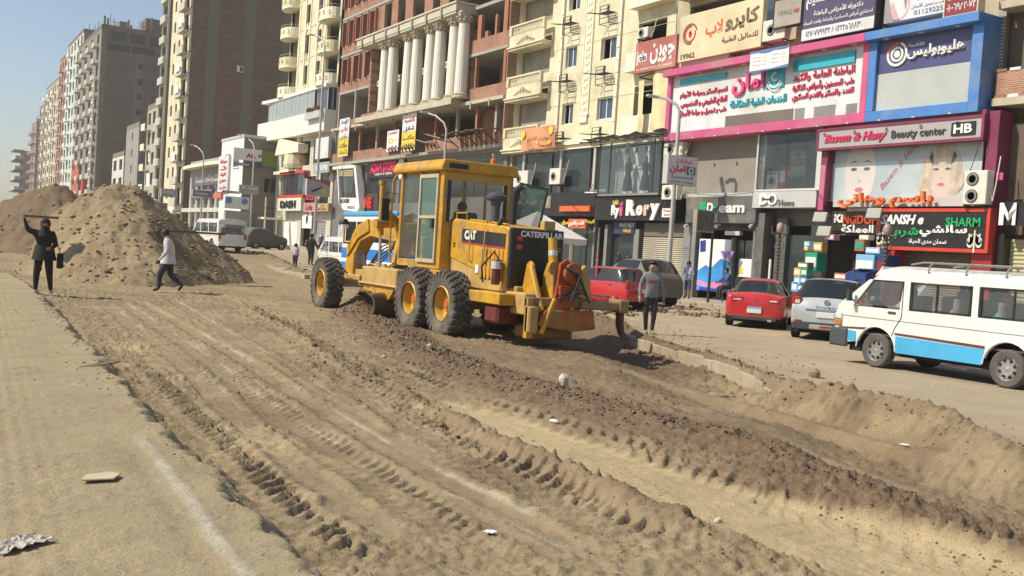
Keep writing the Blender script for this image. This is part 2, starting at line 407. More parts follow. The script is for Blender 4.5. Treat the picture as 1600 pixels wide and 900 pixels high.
BAND = smoothpl(PL([(640, 628), (760, 655), (900, 705), (1050, 760), (1200, 805), (1400, 870), (1600, 960)]))
MID = smoothpl(PL([(380, 480), (450, 515), (575, 592), (700, 655), (815, 712), (970, 782), (1100, 835), (1250, 900)]))
TRK = [smoothpl(PL(p)) for p in ([(160, 475), (262, 550), (330, 610), (420, 700), (560, 800), (700, 890)], [(185, 470), (310, 553), (400, 625), (520, 700), (700, 782), (860, 860), (950, 905)],
       [(215, 470), (350, 545), (480, 625), (640, 720), (800, 800), (1000, 900)], [(260, 465), (420, 560), (560, 650), (700, 730)], [(900, 555), (1100, 600), (1300, 650), (1600, 740)], [(1000, 600), (1200, 665), (1400, 735), (1600, 800)])]
TREAD = [(smoothpl(PL([(140, 490), (185, 550), (260, 630), (330, 700), (400, 775), (480, 850), (560, 920)])), .30, .17, .05),
         (smoothpl(PL([(440, 545), (520, 595), (600, 635), (720, 700), (840, 765), (980, 830), (1120, 900)])), .34, .19, .055),
         (smoothpl(PL([(540, 545), (700, 612), (840, 655), (1000, 705), (1150, 760), (1300, 815), (1480, 900)])), .30, .21, .06),
         (smoothpl(PL([(900, 690), (1030, 725), (1180, 790), (1300, 825), (1420, 870), (1540, 920)])), .40, .20, .035), (smoothpl(PL([(230, 500), (330, 570), (450, 660), (560, 730), (700, 830), (780, 900)])), .26, .16, .022), (smoothpl(PL([(330, 460), (450, 520), (560, 600), (680, 680), (800, 730), (900, 790), (1040, 880)])), .30, .18, .03)]
def relief(X, Y):
    """ground height and soil masks: damp tone with painted shade, yellow sand, pale dust, paved"""
    h = .05*(fbm(X*.35, Y*.35, 3, 1)-.5)
    db, sb, _ = pdist(X, Y, BERM); road = sst(-.05, .35, db)*(Y > -50)
    dk, sk, _ = pdist(X, Y, BANK); bank = sst(.16, -.06, dk+.34*(fbm(X*2.6, Y*2.6, 4, 5, .65)-.5))
    bed = (1-road)*(1-bank)
    lump = fbm(X*3.1, Y*3.1, 5, 2, .62)-.5; fine = fbm(X*14, Y*14, 4, 3, .65)-.5
    crumb_ = np.maximum(0, fbm(X*19, Y*19, 3, 4, .7)-.52); h = h+bed*(.08*lump+.045*fine+.16*crumb_*sst(.35, .65, fbm(X*.9, Y*.7, 3, 6)))
    moist_dark = sst(.48, .66, fbm(X*.5+Y*.1, Y*.35, 4, 8))*.35*bed; sand = np.zeros_like(X); pale = np.zeros_like(X)
    # windrow turned up by the blade
    d, s, L = pdist(X, Y, WIND); k = s/L
    w = .30+.22*sst(.0, .4, k); H = .46-.34*sst(.0, .30, k)
    n = fbm(X*2.5, Y*2.5, 4, 11)
    prof = np.exp(-(d/w)**2*1.1)*(.55+.9*n)*H*(s < L)
    clump = fbm(X*9, Y*9, 4, 12, .7)-.5
    near = np.exp(-(d/(w*1.45))**2)
    h = h*(1-.5*near)+prof+near*(.10*clump+.05*(fbm(X*17, Y*17, 3, 13, .75)-.5)+.13*crumb_); dW = d
    moist_dark = np.maximum(moist_dark, np.clip(near*1.5*(.5+n), 0, 1))
    # rough freshly cut floor right of the windrow
    right = sst(.2, .8, d)*bed*sst(1.4, .6, np.abs(db)*0+0)*1.0
    cut = sst(.1, .9, -d)*bed*(X > 5)
    cut = np.where(Y < 19, cut, 0); cutz = np.where((db < 0), sst(.0, .6, -d*-1), 0)*0
    # berm at the road's edge, face falls to the bed
    n2 = fbm(X*1.6, Y*1.6, 4, 21); cl2 = fbm(X*7, Y*7, 4, 22, .68)-.5
    A = (.13+.16*n2)*sst(70, 40, Y)*(1-.6*sst(9.5, 11, Y)*sst(19.5, 17.5, Y))
    pr = np.where(db > 0, np.exp(-(db/.28)**2), np.exp(-(db/.52)**2))
    bz = np.exp(-((db+.6)/1.1)**2)*sst(60, 30, Y); h = h+A*pr+pr*.14*cl2+bz*(.10*cl2+.07*(fbm(X*15, Y*15, 3, 23, .72)-.5)+.07*(fbm(X*2.4, Y*5.5, 4, 24)-.5)); moist_dark = np.maximum(moist_dark, bz*.75*sst(.42, .62, fbm(X*1.4, Y*1.1, 4, 28)))
    trough = np.exp(-((db+1.15)/.8)**2)*sst(24, 15, Y)
    ks_ = sst(9.0, 11.5, Y); h = h-.30*(ks_*sst(-.02, -.10, db)+(1-ks_)*sst(.1, -.75, db))*sst(-2.6, -.9, db)*sst(27, 22, Y)*(1-bank)
    moist_dark = np.maximum(moist_dark, 1.0*sst(.25, 0, db)*sst(-3.6, -1.6, db)*sst(12.0, 14, Y)*sst(29, 23, Y))
    moist_dark = np.maximum(moist_dark, .55*np.exp(-(db/.35)**2)*(n2+.2)); moist_dark = np.maximum(moist_dark, .6*np.exp(-((db+1.3)/.75)**2)*sst(24, 15, Y)*(.4+n2))
    mid = sst(.15, .9, dW)*sst(-.5, -1.3, db)*sst(19, 15, Y)
    moist_dark = np.maximum(moist_dark, mid*(.30+.55*fbm(X*2.2+Y*.5, Y*.45, 4, 26))); h = h+mid*.03*(fbm(X*7+Y*1.2, Y*1.1, 3, 27)-.5)
    # ragged middle ridge
    d, s, L = pdist(X, Y, MID); n3 = fbm(X*3, Y*3, 4, 31); cl = fbm(X*10, Y*10, 4, 32, .7)-.5
    pr = np.exp(-(d/.16)**2)*sst(0, 1, s)*sst(L, L-1, s)
    h = h+pr*(.03+.12*n3)+np.exp(-(d/.22)**2)*.08*cl; moist_dark = np.maximum(moist_dark, pr*.8*(n3+.1))
    # smooth wheel tracks with a raised lip
    for i, T in enumerate(TRK):
        d, s, L = pdist(X, Y, T); e = sst(0, .8, s)*sst(L, L-.8, s)
        a = np.exp(-(d/.13)**4)*e
        h = h*(1-.6*a)-(.006+.010*(i % 3))*a+.010*np.exp(-((np.abs(d)-.19)/.04)**2)*e*(.4+fbm(X*4, Y*4, 2, 40+i))
        pale = np.maximum(pale, np.exp(-((d-.12)/.02)**2)*e*sst(.42, .6, fbm(X*1.1, Y*1.1, 3, 43+i))*.6)
    # lug prints of big tyres
    for i, (T, w, p, dep) in enumerate(TREAD):
        d, s, L = pdist(X, Y, T); e = sst(0, 1, s)*sst(L, L-1, s)
        wob = .05*(fbm(X*3, Y*3, 2, 50+i)-.5)
        m = sst(w, w*.8, np.abs(d+wob*2))*e*sst(.04, .09, np.abs(d))*sst(.20, .40, fbm(X*1.3, Y*1.3, 3, 52+i))
        side = np.where(d > 0, .5, 0)
        u = ((s+wob*1.3+.02*fine)/p+np.where(d > 0, .9, -.35)*d/p+side*(i != 1)) % 1
        saw = np.where(u < .9, (u/.9)**1.6, (1-u)/.1)-.4; blk = .6+.75*fbm(X*2, Y*2, 3, 56+i)
        h = h*(1-.35*m)+dep*(1.25 if i in (0, 3, 4, 5) else .75)*saw*m*blk-.004*m; moist_dark = moist_dark+.22*m*bed*(u > .86)  # soil darkened along each step face, painting its shadow line
        h = h+.03*np.exp(-((np.abs(d)-w*1.08)/.05)**2)*e*(.3+lump)
    # pale yellow sand channel
    d, s, L = pdist(X, Y, BAND); wv = .42+.35*sst(0, L, s)+.22*(fbm(X*1.2, Y*1.2, 3, 61)-.5)
    a = sst(wv, wv*.72, np.abs(d))*sst(0, .8, s)
    h = h*(1-.72*a)-.045*a; sand = np.maximum(sand, a*(.65+.5*(fbm(X*2, Y*2, 3, 62)-.3))); moist_dark = moist_dark*(1-a*.9)
    for q, (qx, qy, r) in enumerate([(395, 695, .55), (740, 640, .5), (1480, 880, .5), (205, 545, .5)]):
        c = gp(qx, qy); dd = np.hypot((X-c.x)/1.0, (Y-c.y)/2.0); sand = np.maximum(sand, .55*sst(r, r*.3, dd+.3*(n3-.5)))
    # blurred paved lane under dust
    rd = .010*(fbm(X*1.2, Y*1.2, 4, 71)-.5)+.004*fine; h = h*(1-road)+road*(rd+np.exp(-(db/.28)**2)*(A+.1*cl2))
    # bank the picture was taken from
    hb = .18+.025*(fbm(X*.8, Y*.8, 3, 81)-.5)+.030*(fbm(X*2.6, Y*3.4, 5, 82, .6)-.5)+.008*fine+.03*crumb_*sst(.4, .6, fbm(X*1.3, Y*1.3, 3, 87))
    crumb = np.exp(-((dk+.06)/.07)**2)*.035*(fbm(X*8, Y*8, 3, 83)-.4)
    h = h*(1-bank)+bank*hb+crumb
    K = PL([(205, 665), (255, 725), (300, 785), (340, 845), (400, 915)], .18)
    d, s, L = pdist(X, Y, K); kk = np.exp(-(d/.045)**4)*sst(.1, .9, s)*sst(.25, .5, fbm(X*1.5, Y*1.5, 3, 86))
    h = h+kk*.006-.008*np.exp(-((d+.13)/.06)**2)*sst(.2, 1, s); pale = np.maximum(pale, kk*(.35+.7*fbm(X*6, Y*6, 3, 85)))
    # faint tyre lines along the bank on the far left
    h = h-bank*.0022*np.sin((X-Y*.05)*60)*np.exp(-((X-Y*.05-.15)/.4)**2)
    moist_dark = moist_dark*(1-bank); sand = sand*(1-bank)
    h = h+np.exp(-((dk-.35)/.25)**2)*.03*(lump+.2)*(1-road)+.66*sst(48, 60, Y)*sst(12.5, 15, X)*sst(27.5, 25.5, X)
    return h, moist_dark, sand, pale, road, bank
def lines(segs):
    out = [segs[0][0]]
    for a, b, d in segs:
        n = max(1, int(round((b-a)/d))); out += list(a+(b-a)*np.arange(1, n+1)/n)
    return np.array(out)
XL = lines([(-380, -200, 60), (-200, -40, 20), (-40, -6, 2.5), (-6, -1, .3), (-1, 8.2, .021), (8.2, 14, .042), (14, 30, .22), (30, 60, 3), (60, 300, 30), (300, 380, 80)])
YL = lines([(-100, -20, 40), (-20, 2.6, 1.6), (2.6, 7.4, .018), (7.4, 12.6, .03), (12.6, 20, .05), (20, 40, .12), (40, 90, .5), (90, 300, 6), (300, 800, 50)])
def heightfield(name, XL, YL, fn, m, cols=None, loc=(0, 0, 0)):
    X, Y = np.meshgrid(XL, YL); r = fn(X, Y); h = r[0]; nx, ny = len(XL), len(YL)
    co = np.stack([X, Y, h], -1).reshape(-1, 3).astype(np.float32)
    i = np.arange(nx*ny).reshape(ny, nx); f = np.stack([i[:-1, :-1], i[:-1, 1:], i[1:, 1:], i[1:, :-1]], -1).reshape(-1, 4)
    if len(r) > 6:
        keep = r[6][:-1, :-1].reshape(-1) & r[6][1:, 1:].reshape(-1); f = f[keep]
    me = bpy.data.meshes.new(name); me.vertices.add(len(co)); me.vertices.foreach_set('co', co.ravel())
    me.loops.add(f.size); me.loops.foreach_set('vertex_index', f.ravel().astype(np.int32))
    me.polygons.add(len(f)); me.polygons.foreach_set('loop_start', np.arange(0, f.size, 4, dtype=np.int32))
    me.polygons.foreach_set('use_smooth', np.ones(len(f), bool))
    a = me.color_attributes.new('soil', 'FLOAT_COLOR', 'POINT')
    c = np.stack([np.clip(r[1], 0, 1), np.clip(r[2], 0, 1), np.clip(r[3], 0, 1), np.clip(r[4]+2*r[5], 0, 3)/3], -1).reshape(-1).astype(np.float32)
    a.data.foreach_set('color', c); me.materials.append(m); me.update(); me.validate()
    return link_mesh(name, me)
def soilmat():
    m = bpy.data.materials.new('soil'); m.use_nodes = True
    n = m.node_tree.nodes; l = m.node_tree.links; b = n['Principled BSDF']; b.inputs['Roughness'].default_value = .95; b.inputs['Specular IOR Level'].default_value = .15
    at = n.new('ShaderNodeAttribute'); at.attribute_name = 'soil'; sp = n.new('ShaderNodeSeparateColor'); l.new(at.outputs['Color'], sp.inputs[0])
    tc = n.new('ShaderNodeTexCoord')
    def noise(s, d=6, r=.65):
        z = n.new('ShaderNodeTexNoise'); z.inputs['Scale'].default_value = s; z.inputs['Detail'].default_value = d; z.inputs['Roughness'].default_value = r; l.new(tc.outputs['Object'], z.inputs[0]); return z.outputs['Fac']
    def ramp(f, a, ca, c, cc):
        r = n.new('ShaderNodeValToRGB'); l.new(f, r.inputs[0]); e = r.color_ramp.elements; e[0].position = a; e[0].color = (*ca, 1); e[1].position = c; e[1].color = (*cc, 1); return r.outputs[0]
    def mix(f, a, c):
        x = n.new('ShaderNodeMix'); x.data_type = 'RGBA'; l.new(f, x.inputs[0])
        for i, v in ((6, a), (7, c)):
            if isinstance(v, tuple): x.inputs[i].default_value = (*v, 1)
            else: l.new(v, x.inputs[i])
        return x.outputs[2]
    base = ramp(noise(1.7), .3, (.232, .178, .108), .7, (.350, .275, .170))
    fine = ramp(noise(60, 5, .75), .3, (.72, .71, .69), .62, (1.10, 1.10, 1.10))
    moist_dark = ramp(noise(6), .3, (.128, .088, .056), .7, (.212, .150, .098))
    sand = ramp(noise(3), .3, (.41, .325, .185), .7, (.51, .41, .245))
    pale = ramp(noise(9), .3, (.40, .36, .28), .7, (.52, .48, .40))
    roadc = ramp(noise(.8, 8), .3, (.33, .27, .185), .7, (.43, .35, .245))
    bankc = ramp(noise(1.1, 8), .3, (.30, .243, .152), .7, (.385, .315, .200))
    # alpha packs road (1/3) and bank (2/3)
    av = at.outputs['Alpha']
    r1 = n.new('ShaderNodeMapRange'); l.new(av, r1.inputs[0]); r1.inputs[1].default_value = .08; r1.inputs[2].default_value = .3
    r2 = n.new('ShaderNodeMapRange'); l.new(av, r2.inputs[0]); r2.inputs[1].default_value = .4; r2.inputs[2].default_value = .6
    c = mix(r1.outputs[0], base, roadc); c = mix(r2.outputs[0], c, bankc)
    c = mix(sp.outputs[0], c, moist_dark); c = mix(sp.outputs[1], c, sand); c = mix(sp.outputs[2], c, pale)
    mu = n.new('ShaderNodeMix'); mu.data_type = 'RGBA'; mu.blend_type = 'MULTIPLY'; mu.inputs[0].default_value = 1; l.new(c, mu.inputs[6]); l.new(fine, mu.inputs[7])
    l.new(mu.outputs[2], b.inputs['Base Color'])
    bp = n.new('ShaderNodeBump'); bp.inputs['Strength'].default_value = .65; bp.inputs['Distance'].default_value = .022
    ad = n.new('ShaderNodeMath'); ad.operation = 'ADD'; l.new(noise(38, 5, .7), ad.inputs[0]); l.new(noise(9, 4, .6), ad.inputs[1])
    l.new(ad.outputs[0], bp.inputs['Height']); l.new(bp.outputs[0], b.inputs['Normal'])
    return m
SOIL = soilmat()
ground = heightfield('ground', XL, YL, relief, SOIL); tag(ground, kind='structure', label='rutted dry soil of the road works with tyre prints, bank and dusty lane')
def hz(x, y): return float(relief(np.array([[x]], float), np.array([[y]], float))[0][0, 0])
# ------------------------------------------------------------------ heaps of soil
def heap_fn(sil, Y0, slope, back, dirs, seed, amp=.5):
    P = np.array([onY(a, b, Y0) for a, b in sil]); o = np.argsort(P[:, 0]); P = P[o]
    def fn(X, Y):
        H = np.interp(X+0*Y, P[:, 0], P[:, 1], left=-2, right=-2)
        wob = .5*(fbm(X*.5, Y*.5, 3, seed)-.5)
        t = (Y-Y0)
        h = H-np.where(t < 0, -t*slope, t*back)*(1+wob*.5)
        top = sst(.5, 0, np.abs(t))*0
        h = np.where(h > H-.25, H-.25+.25*(1-np.exp(-(h-H+.25)/.25))*1.0, h) if False else h
        n = fbm(X*1.1, Y*1.1, 5, seed+1, .6)-.5; c = fbm(X*4.5, Y*4.5, 4, seed+2, .7)-.5
        h = h+n*.5*amp+c*.42*amp+.12*amp*(fbm(X*11, Y*11, 3, seed+7, .7)-.5)
        foot = sst(.9, 0, h); h = np.where(h < .5, h*.75+.12*sst(-.6, .5, h), h)
        moist_dark = np.clip(.30+.5*n+.9*sst(.50, .70, fbm(X*.8, Y*1.4, 4, seed+4))+.25*sst(7, 12, X), 0, 1)*(.55 if seed < 100 else .8)  # last term turns the heap darker towards its right side
        dry = sst(.35, .6, fbm(X*.7, Y*.7, 3, seed+5))
        z = np.zeros_like(X)
        return h, np.maximum(moist_dark*(1-.5*dry), 0 if seed < 100 else .8), (.22 if seed < 100 else 0)*dry, z, z, z, h > -.25
    return fn
SIL1 = [(22, 425), (40, 402), (58, 368), (78, 334), (100, 320), (120, 308), (155, 292), (185, 288), (215, 292), (245, 314), (270, 335), (300, 358), (330, 380), (365, 404), (392, 432)]
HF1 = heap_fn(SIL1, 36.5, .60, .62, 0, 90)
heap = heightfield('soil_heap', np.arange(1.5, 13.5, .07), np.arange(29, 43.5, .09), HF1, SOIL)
tag(heap, 'big tan heap of dumped soil behind the man in the white shirt', 'soil heap', 'heaps of soil on the road bed')
SIL2 = [(-60, 335), (-25, 325), (0, 318), (30, 303), (55, 294), (85, 287), (105, 293), (130, 312), (160, 330), (190, 345)]
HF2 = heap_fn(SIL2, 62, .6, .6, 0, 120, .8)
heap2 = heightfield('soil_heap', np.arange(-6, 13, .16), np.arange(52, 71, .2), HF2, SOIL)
tag(heap2, 'smaller darker heap of soil farther off at the left', 'soil heap', 'heaps of soil on the road bed')
# ------------------------------------------------------------------ clods and pebbles
_ico = None
def scatter(name, pts, mats_, label, parent=None):
    """pts: rows x, y, z, size, tint -> many jagged clods in one mesh"""
    bm = bmesh.new(); bmesh.ops.create_icosphere(bm, subdivisions=1, radius=1); V = np.array([v.co[:] for v in bm.verts]); F = np.array([[v.index for v in f.verts] for f in bm.faces]); bm.free()
    pts = np.array(pts); n = len(pts); nv = len(V)
    J = V[None]*(1+.85*(rng.random((n, nv, 1))-.5)); a = rng.random(n)*6.28
    ca, sa = np.cos(a)[:, None], np.sin(a)[:, None]
    x = (J[..., 0]*ca-J[..., 1]*sa); y = (J[..., 0]*sa+J[..., 1]*ca); s = pts[:, 3][:, None]
    el = 1+.5*rng.random((n, 1))
    P = np.stack([pts[:, 0][:, None]+x*s*el, pts[:, 1][:, None]+y*s, pts[:, 2][:, None]+J[..., 2]*s*.75], -1).reshape(-1, 3)
    Fi = (F[None]+(np.arange(n)*nv)[:, None, None]).reshape(-1, 3)
    me = bpy.data.meshes.new(name); me.vertices.add(len(P)); me.vertices.foreach_set('co', P.astype(np.float32).ravel())
    me.loops.add(Fi.size); me.loops.foreach_set('vertex_index', Fi.ravel().astype(np.int32)); me.polygons.add(len(Fi)); me.polygons.foreach_set('loop_start', np.arange(0, Fi.size, 3, dtype=np.int32))
    for m in mats_: me.materials.append(m)
    me.polygons.foreach_set('material_index', np.repeat(pts[:, 4].astype(np.int32), len(F))); me.update(); me.validate()
    o = link_mesh(name, me, parent); o['kind'] = 'stuff'
    if label: o['label'] = label
    return o
CL0 = mat('clod_dry', (.30, .22, .13), .95, .25, 6, .4, 40); CL1 = mat('clod_moist', (.165, .118, .077), .95, .3, 6, .4, 40); CL2 = mat('pebble_pale', (.52, .48, .41), .85, .2, 5)
def along(T, w, n, smin, smax, kind, dens=None, off=0):
    P = np.array(T); seg = np.hypot(*(P[1:]-P[:-1]).T); cum = np.r_[0, np.cumsum(seg)]
    t = rng.random(n)*cum[-1]
    if dens: t = cum[-1]*rng.random(n)**dens
    x = np.interp(t, cum, P[:, 0]); y = np.interp(t, cum, P[:, 1]); i = np.clip(np.searchsorted(cum, t)-1, 0, len(seg)-1)
    d = (P[i+1]-P[i])/seg[i][:, None]; q = rng.normal(size=n)*w+off
    x = x+d[:, 1]*q; y = y-d[:, 0]*q
    s = smin*.75+(smax*1.35-smin)*rng.random(n)**6
    return np.stack([x, y, x*0, s, np.full(n, kind)], 1)
def settle(p, sink=.12):
    p[:, 3] *= .55*np.clip(p[:, 1]/12, .5, 1)
    h = relief(p[None, :, 0], p[None, :, 1])[0][0]; p[:, 2] = h+p[:, 3]*sink; return p
parts_ = [along(WIND, .30, 11000, .008, .045, 1), along(WIND, .36, 3500, .008, .04, 0), along(BERM[8:], .22, 4200, .010, .060, 1), along(BERM[8:], .6, 4200, .008, .04, 0, off=-.9), along(MID, .18, 3000, .006, .035, 1), along(MID, .3, 900, .006, .03, 0),
          along(BERM[:10], .35, 1500, .02, .10, 1)]
k = 9000; r = np.stack([1.5+rng.random(k)*10, 3+rng.random(k)**1.6*17, np.zeros(k), .004+.024*rng.random(k)**6, (rng.random(k) < .35)*1.0], 1); parts_.append(r)
k = 700; r = np.stack([-1+rng.random(k)*3, 3+rng.random(k)**1.5*15, np.zeros(k), .004+.014*rng.random(k)**3, (rng.random(k) < .4)*1.0], 1); parts_.append(r)
for T, w, p, dep in TREAD[:2]: parts_.append(along(T, .3, 700, .006, .028, 0))
parts_.append(along(BANK[3:-1], .05, 700, .006, .03, 0, off=.1))
scatter('soil_clods', settle(np.vstack(parts_)), [CL0, CL1], 'crumbs and clods of soil strewn over the road bed')
k = 900; r = np.stack([1.5+rng.random(k)*10.5, 3+rng.random(k)**1.6*18, np.zeros(k), .005+.016*rng.random(k)**4, np.zeros(k)], 1)
r2 = along(WIND, .45, 260, .008, .03, 0); k = 260; r3 = np.stack([14+rng.random(k)*12, 6+rng.random(k)*30, np.zeros(k), .01+.03*rng.random(k)**3, np.zeros(k)], 1)
scatter('pebbles', settle(np.vstack([r, r2, r3])), [CL2], 'small pale pebbles and litter on the soil')
for fn, (x0, x1, y0, y1), n, s0, nm in ((HF1, (2, 13, 29.5, 37), 6000, .07, 'clods on the big heap'), (HF2, (-5, 12, 53, 63), 900, .16, 'clods on the far heap')):
    x = x0+(x1-x0)*rng.random(n); y = y0+(y1-y0)*rng.random(n); r = fn(x[None], y[None]); h = r[0][0]; s = .010+s0*rng.random(n)**9; kd = (rng.random(n) < .06)*1.0
    ok = h > -.1; scatter('heap_clods', np.stack([x, y, np.maximum(h, 0)+s*.3, s, kd], 1)[ok], [CL0, CL1], nm)
# ------------------------------------------------------------------ single stones and scraps on the ground
def stone(name, px, py, size, m, label, cat, flat=.6, z=None, grp=None, lift=.6):
    p = gp(px, py, 0)
    for _ in range(4): p = gp(px, py, hz(p.x, p.y))
    bm = bmesh.new(); bmesh.ops.create_icosphere(bm, subdivisions=2, radius=1)
    for v in bm.verts:
        v.co *= 1+.3*(random.random()-.5); v.co.x *= size; v.co.y *= size*random.uniform(.6, .8); v.co.z *= size*flat
    me = bpy.data.meshes.new(name); bm.to_mesh(me); bm.free(); me.materials.append(m)
    o = link_mesh(name, me, loc=(p.x, p.y, hz(p.x, p.y)+size*flat*lift), rot=(random.uniform(-.3, .3), random.uniform(-.3, .3), random.uniform(0, 3)))
    return tag(o, label, cat, grp)
PALE = mat('pale_stone', (.55, .49, .38), .9, .2, 9, .5, 30)
BROWNST = mat('brown_stone', (.24, .19, .13), .9, .25, 9, .5, 30)
stone('stone', 880, 608, .085, PALE, 'pale upright stone on the dark windrow', 'stone', 1.1)
stone('stone', 670, 545, .05, PALE, 'small white stone on the windrow below the rear wheel', 'stone', .8)
stone('stone', 865, 662, .05, mat('white_scrap', (.75, .72, .68), .7), 'white scrap lying on the yellow sand band', 'scrap', .25)
stone('stone', 600, 558, .06, PALE, 'flat pale stone in the lug prints left of the windrow', 'stone', .4)
stone('stone', 1385, 766, .07, BROWNST, 'brown lump in the stony strip at lower right', 'stone', .6)
stone('stone', 1118, 588, .22, mat('dried_lump', (.30, .24, .16), .95, .2, 4, .5, 20), 'large broken lump of dried soil beside the kerb', 'stone', .45)
stone('stone', 1272, 590, .11, BROWNST, 'dark lump standing on the berm crest', 'stone', 1.0)
stone('stone', 690, 462+210, .045, BROWNST, 'dark pebble on the smooth track in the middle', 'stone', .7)
stone('stone', 1122, 817, .035, PALE, 'pale pebble in the lug prints near the bottom', 'stone', .7)
def slab(name, px, py, pts, t, m, label, cat, z=.0, rz=0, tilt=(0, 0)):
    p = gp(px, py, z)
    for _ in range(3): p = gp(px, py, hz(p.x, p.y)+.02)
    g = G(); g.prism(pts, 'z', 0, t*.5); me = g.mesh(name, m)
    bevel_mesh(me, .004)
    return tag(link_mesh(name, me, loc=(p.x, p.y, hz(p.x, p.y)+.012), rot=(tilt[0], tilt[1], rz)), label, cat)
slab('tile_fragment', 156, 744, [(-.13, -.05), (.05, -.10), (.13, .0), (.10, .08), (-.06, .07)], .022, mat('tile_biscuit', (.50, .42, .27), .8, .1, 10), 'flat broken tile lying on the sandy bank', 'tile', rz=.2)
slab('plank', 158, 568, [(-.24, -.05), (.22, -.06), (.2, .04), (-.26, .05)], .03, CL1, 'dark piece of board at the edge of the bank', 'board', rz=.5, tilt=(.1, -.12))
def crumpled(name, px, py, r, m, label, cat, sy=1.0):
    p = gp(px, py)
    for _ in range(3): p = gp(px, py, hz(p.x, p.y)+.02)
    bm = bmesh.new(); bmesh.ops.create_grid(bm, x_segments=12, y_segments=12, size=r)
    for v in bm.verts:
        k_ = 1-.35*random.random()*(abs(v.co.x)+abs(v.co.y))/r; v.co.x *= k_; v.co.y *= k_*sy; v.co.z = random.random()*r*.12
    ext = bmesh.ops.extrude_face_region(bm, geom=bm.faces[:]); bmesh.ops.translate(bm, verts=[v for v in ext['geom'] if isinstance(v, bmesh.types.BMVert)], vec=(0, 0, .002))
    me = bpy.data.meshes.new(name); bm.to_mesh(me); bm.free(); me.materials.append(m)
    return tag(link_mesh(name, me, loc=(p.x, p.y, hz(p.x, p.y)+.01), rot=(0, 0, random.random()*3)), label, cat)
crumpled('plastic_bag', 25, 848, .17, mat('bag_plastic', (.50, .45, .37), .4, .1, 6), 'crumpled pale plastic bag on the bank at the lower left', 'bag', .6)
crumpled('plastic_bag', 92, 432, .22, mat('bag_white', (.82, .82, .85), .4, .05, 6), 'white plastic bag at the foot of the big heap', 'bag', .6)
crumpled('paper_scrap', 1412, 625+90, .05, WHITE, 'white paper scrap on the floor of the cutting at right', 'scrap')
crumpled('paper_scrap', 765, 829, .04, WHITE, 'white paper scrap on the smooth track near the bottom centre', 'scrap')
# board propped on the heap's right flank, dark slab on the far heap
for (a, b, Y0, L, hh, lab) in ((298, 384, 34.2, 1.1, .10, 'dark board sticking out of the right flank of the big heap'), (63, 338, 34.2, .5, .05, 'dark board on the left shoulder of the big heap')):
    x, z = onY(a, b-22 if a > 100 else b, Y0)
    g = G(); g.box(-L, L, -.2, .2, -.05, .02)
    tag(g.build('board', mat('weathered_board', (.16, .11, .07), .9, .2, 6, .3, 20), world=False), lab, 'board').location = (x, Y0, z)
# ------------------------------------------------------------------ kerbs and the shop pavement
KST = mat('kerb_stone', (.38, .32, .23), .9, .18, 2.5, .5, 18, col2=(.34, .27, .18), mix=.5)
kg = thing('median_kerb', 'broken pale concrete kerb between the cutting and the lane', 'kerb')
kp = [p for p in BERM if 10.3 < p[1] < 18.6]
for i in range(len(kp)-1):
    a = Vector(kp[i]); b = Vector(kp[i+1]); n_ = max(1, round((b-a).length/1.6))
    for j in range(n_):
        p = a.lerp(b, j/n_); q = a.lerp(b, (j+.997)/n_); c = (p+q)/2; d = q-p; nn = Vector((-d.y, d.x)).normalized()
        g = G(); g.cbox((c.x-.02, c.y, -.175+random.uniform(-.03, .01)-.05*max(0, 11.8-c.y)), (d.length/2, .075, .20), math.atan2(d.y, d.x)+random.uniform(-.02, .02), random.uniform(-.04, .04)); g.build('kerbstone', KST, kg, bevel=.02, seg=2)
kg2 = thing('median_kerb', 'low stub of concrete kerb far off left of the grader', 'kerb')
kp = PL([(385, 412), (420, 420), (455, 429), (480, 436)], .0)
for i in range(len(kp)-1):
    a = Vector(kp[i]); b = Vector(kp[i+1]); n_ = 5
    for j in range(n_):
        p = a.lerp(b, j/n_); q = a.lerp(b, (j+.93)/n_); c = (p+q)/2; d = q-p
        g = G(); g.cbox((c.x, c.y, .02+random.uniform(-.04, .04)), (d.length/2, .12, .16), math.atan2(d.y, d.x)); g.build('kerbstone', KST, kg2, bevel=.02)
PAV = mat('paving', (.38, .33, .25), .9, .15, 1.2, .3, 25)
g = G(); g.box(28.15, 32.6, 2, 330, -.2, .14); pv = g.build('pavement', PAV); tag(pv, kind='structure')
ks = thing('kerb', None, None); ks['kind'] = 'structure'
y = 6.0; sm = G().box(-.075, .075, -.49, .49, -.2, .16).mesh('kerbstone', KST); bevel_mesh(sm, .015)
while y < 75:
    link_mesh('kerbstone', sm, ks, loc=(28.07, y, random.uniform(-.008, .008)), rot=(0, 0, random.uniform(-.01, .01))); y += 1.0
g = G()
for k in range(130): g.box(28.0, 28.145, 75+k*2, 76.97+k*2, -.2, .158)
g.build('kerb_run', KST, ks, kind='stuff')
# broken strip of rubble behind the standing man
pts_ = []
for (a, b) in ((930, 480), (1000, 484), (1060, 483), (1110, 478), (1085, 492), (960, 490)):
    p = gp(a, b)
    for _ in range(90): pts_.append((p.x+random.gauss(0, .8), p.y+random.gauss(0, .5), .03, .02+.09*random.random()**3, float(random.random() < .5)))
scatter('rubble', pts_, [CL0, CL1], 'strip of broken rubble on the lane beside the red hatchback')
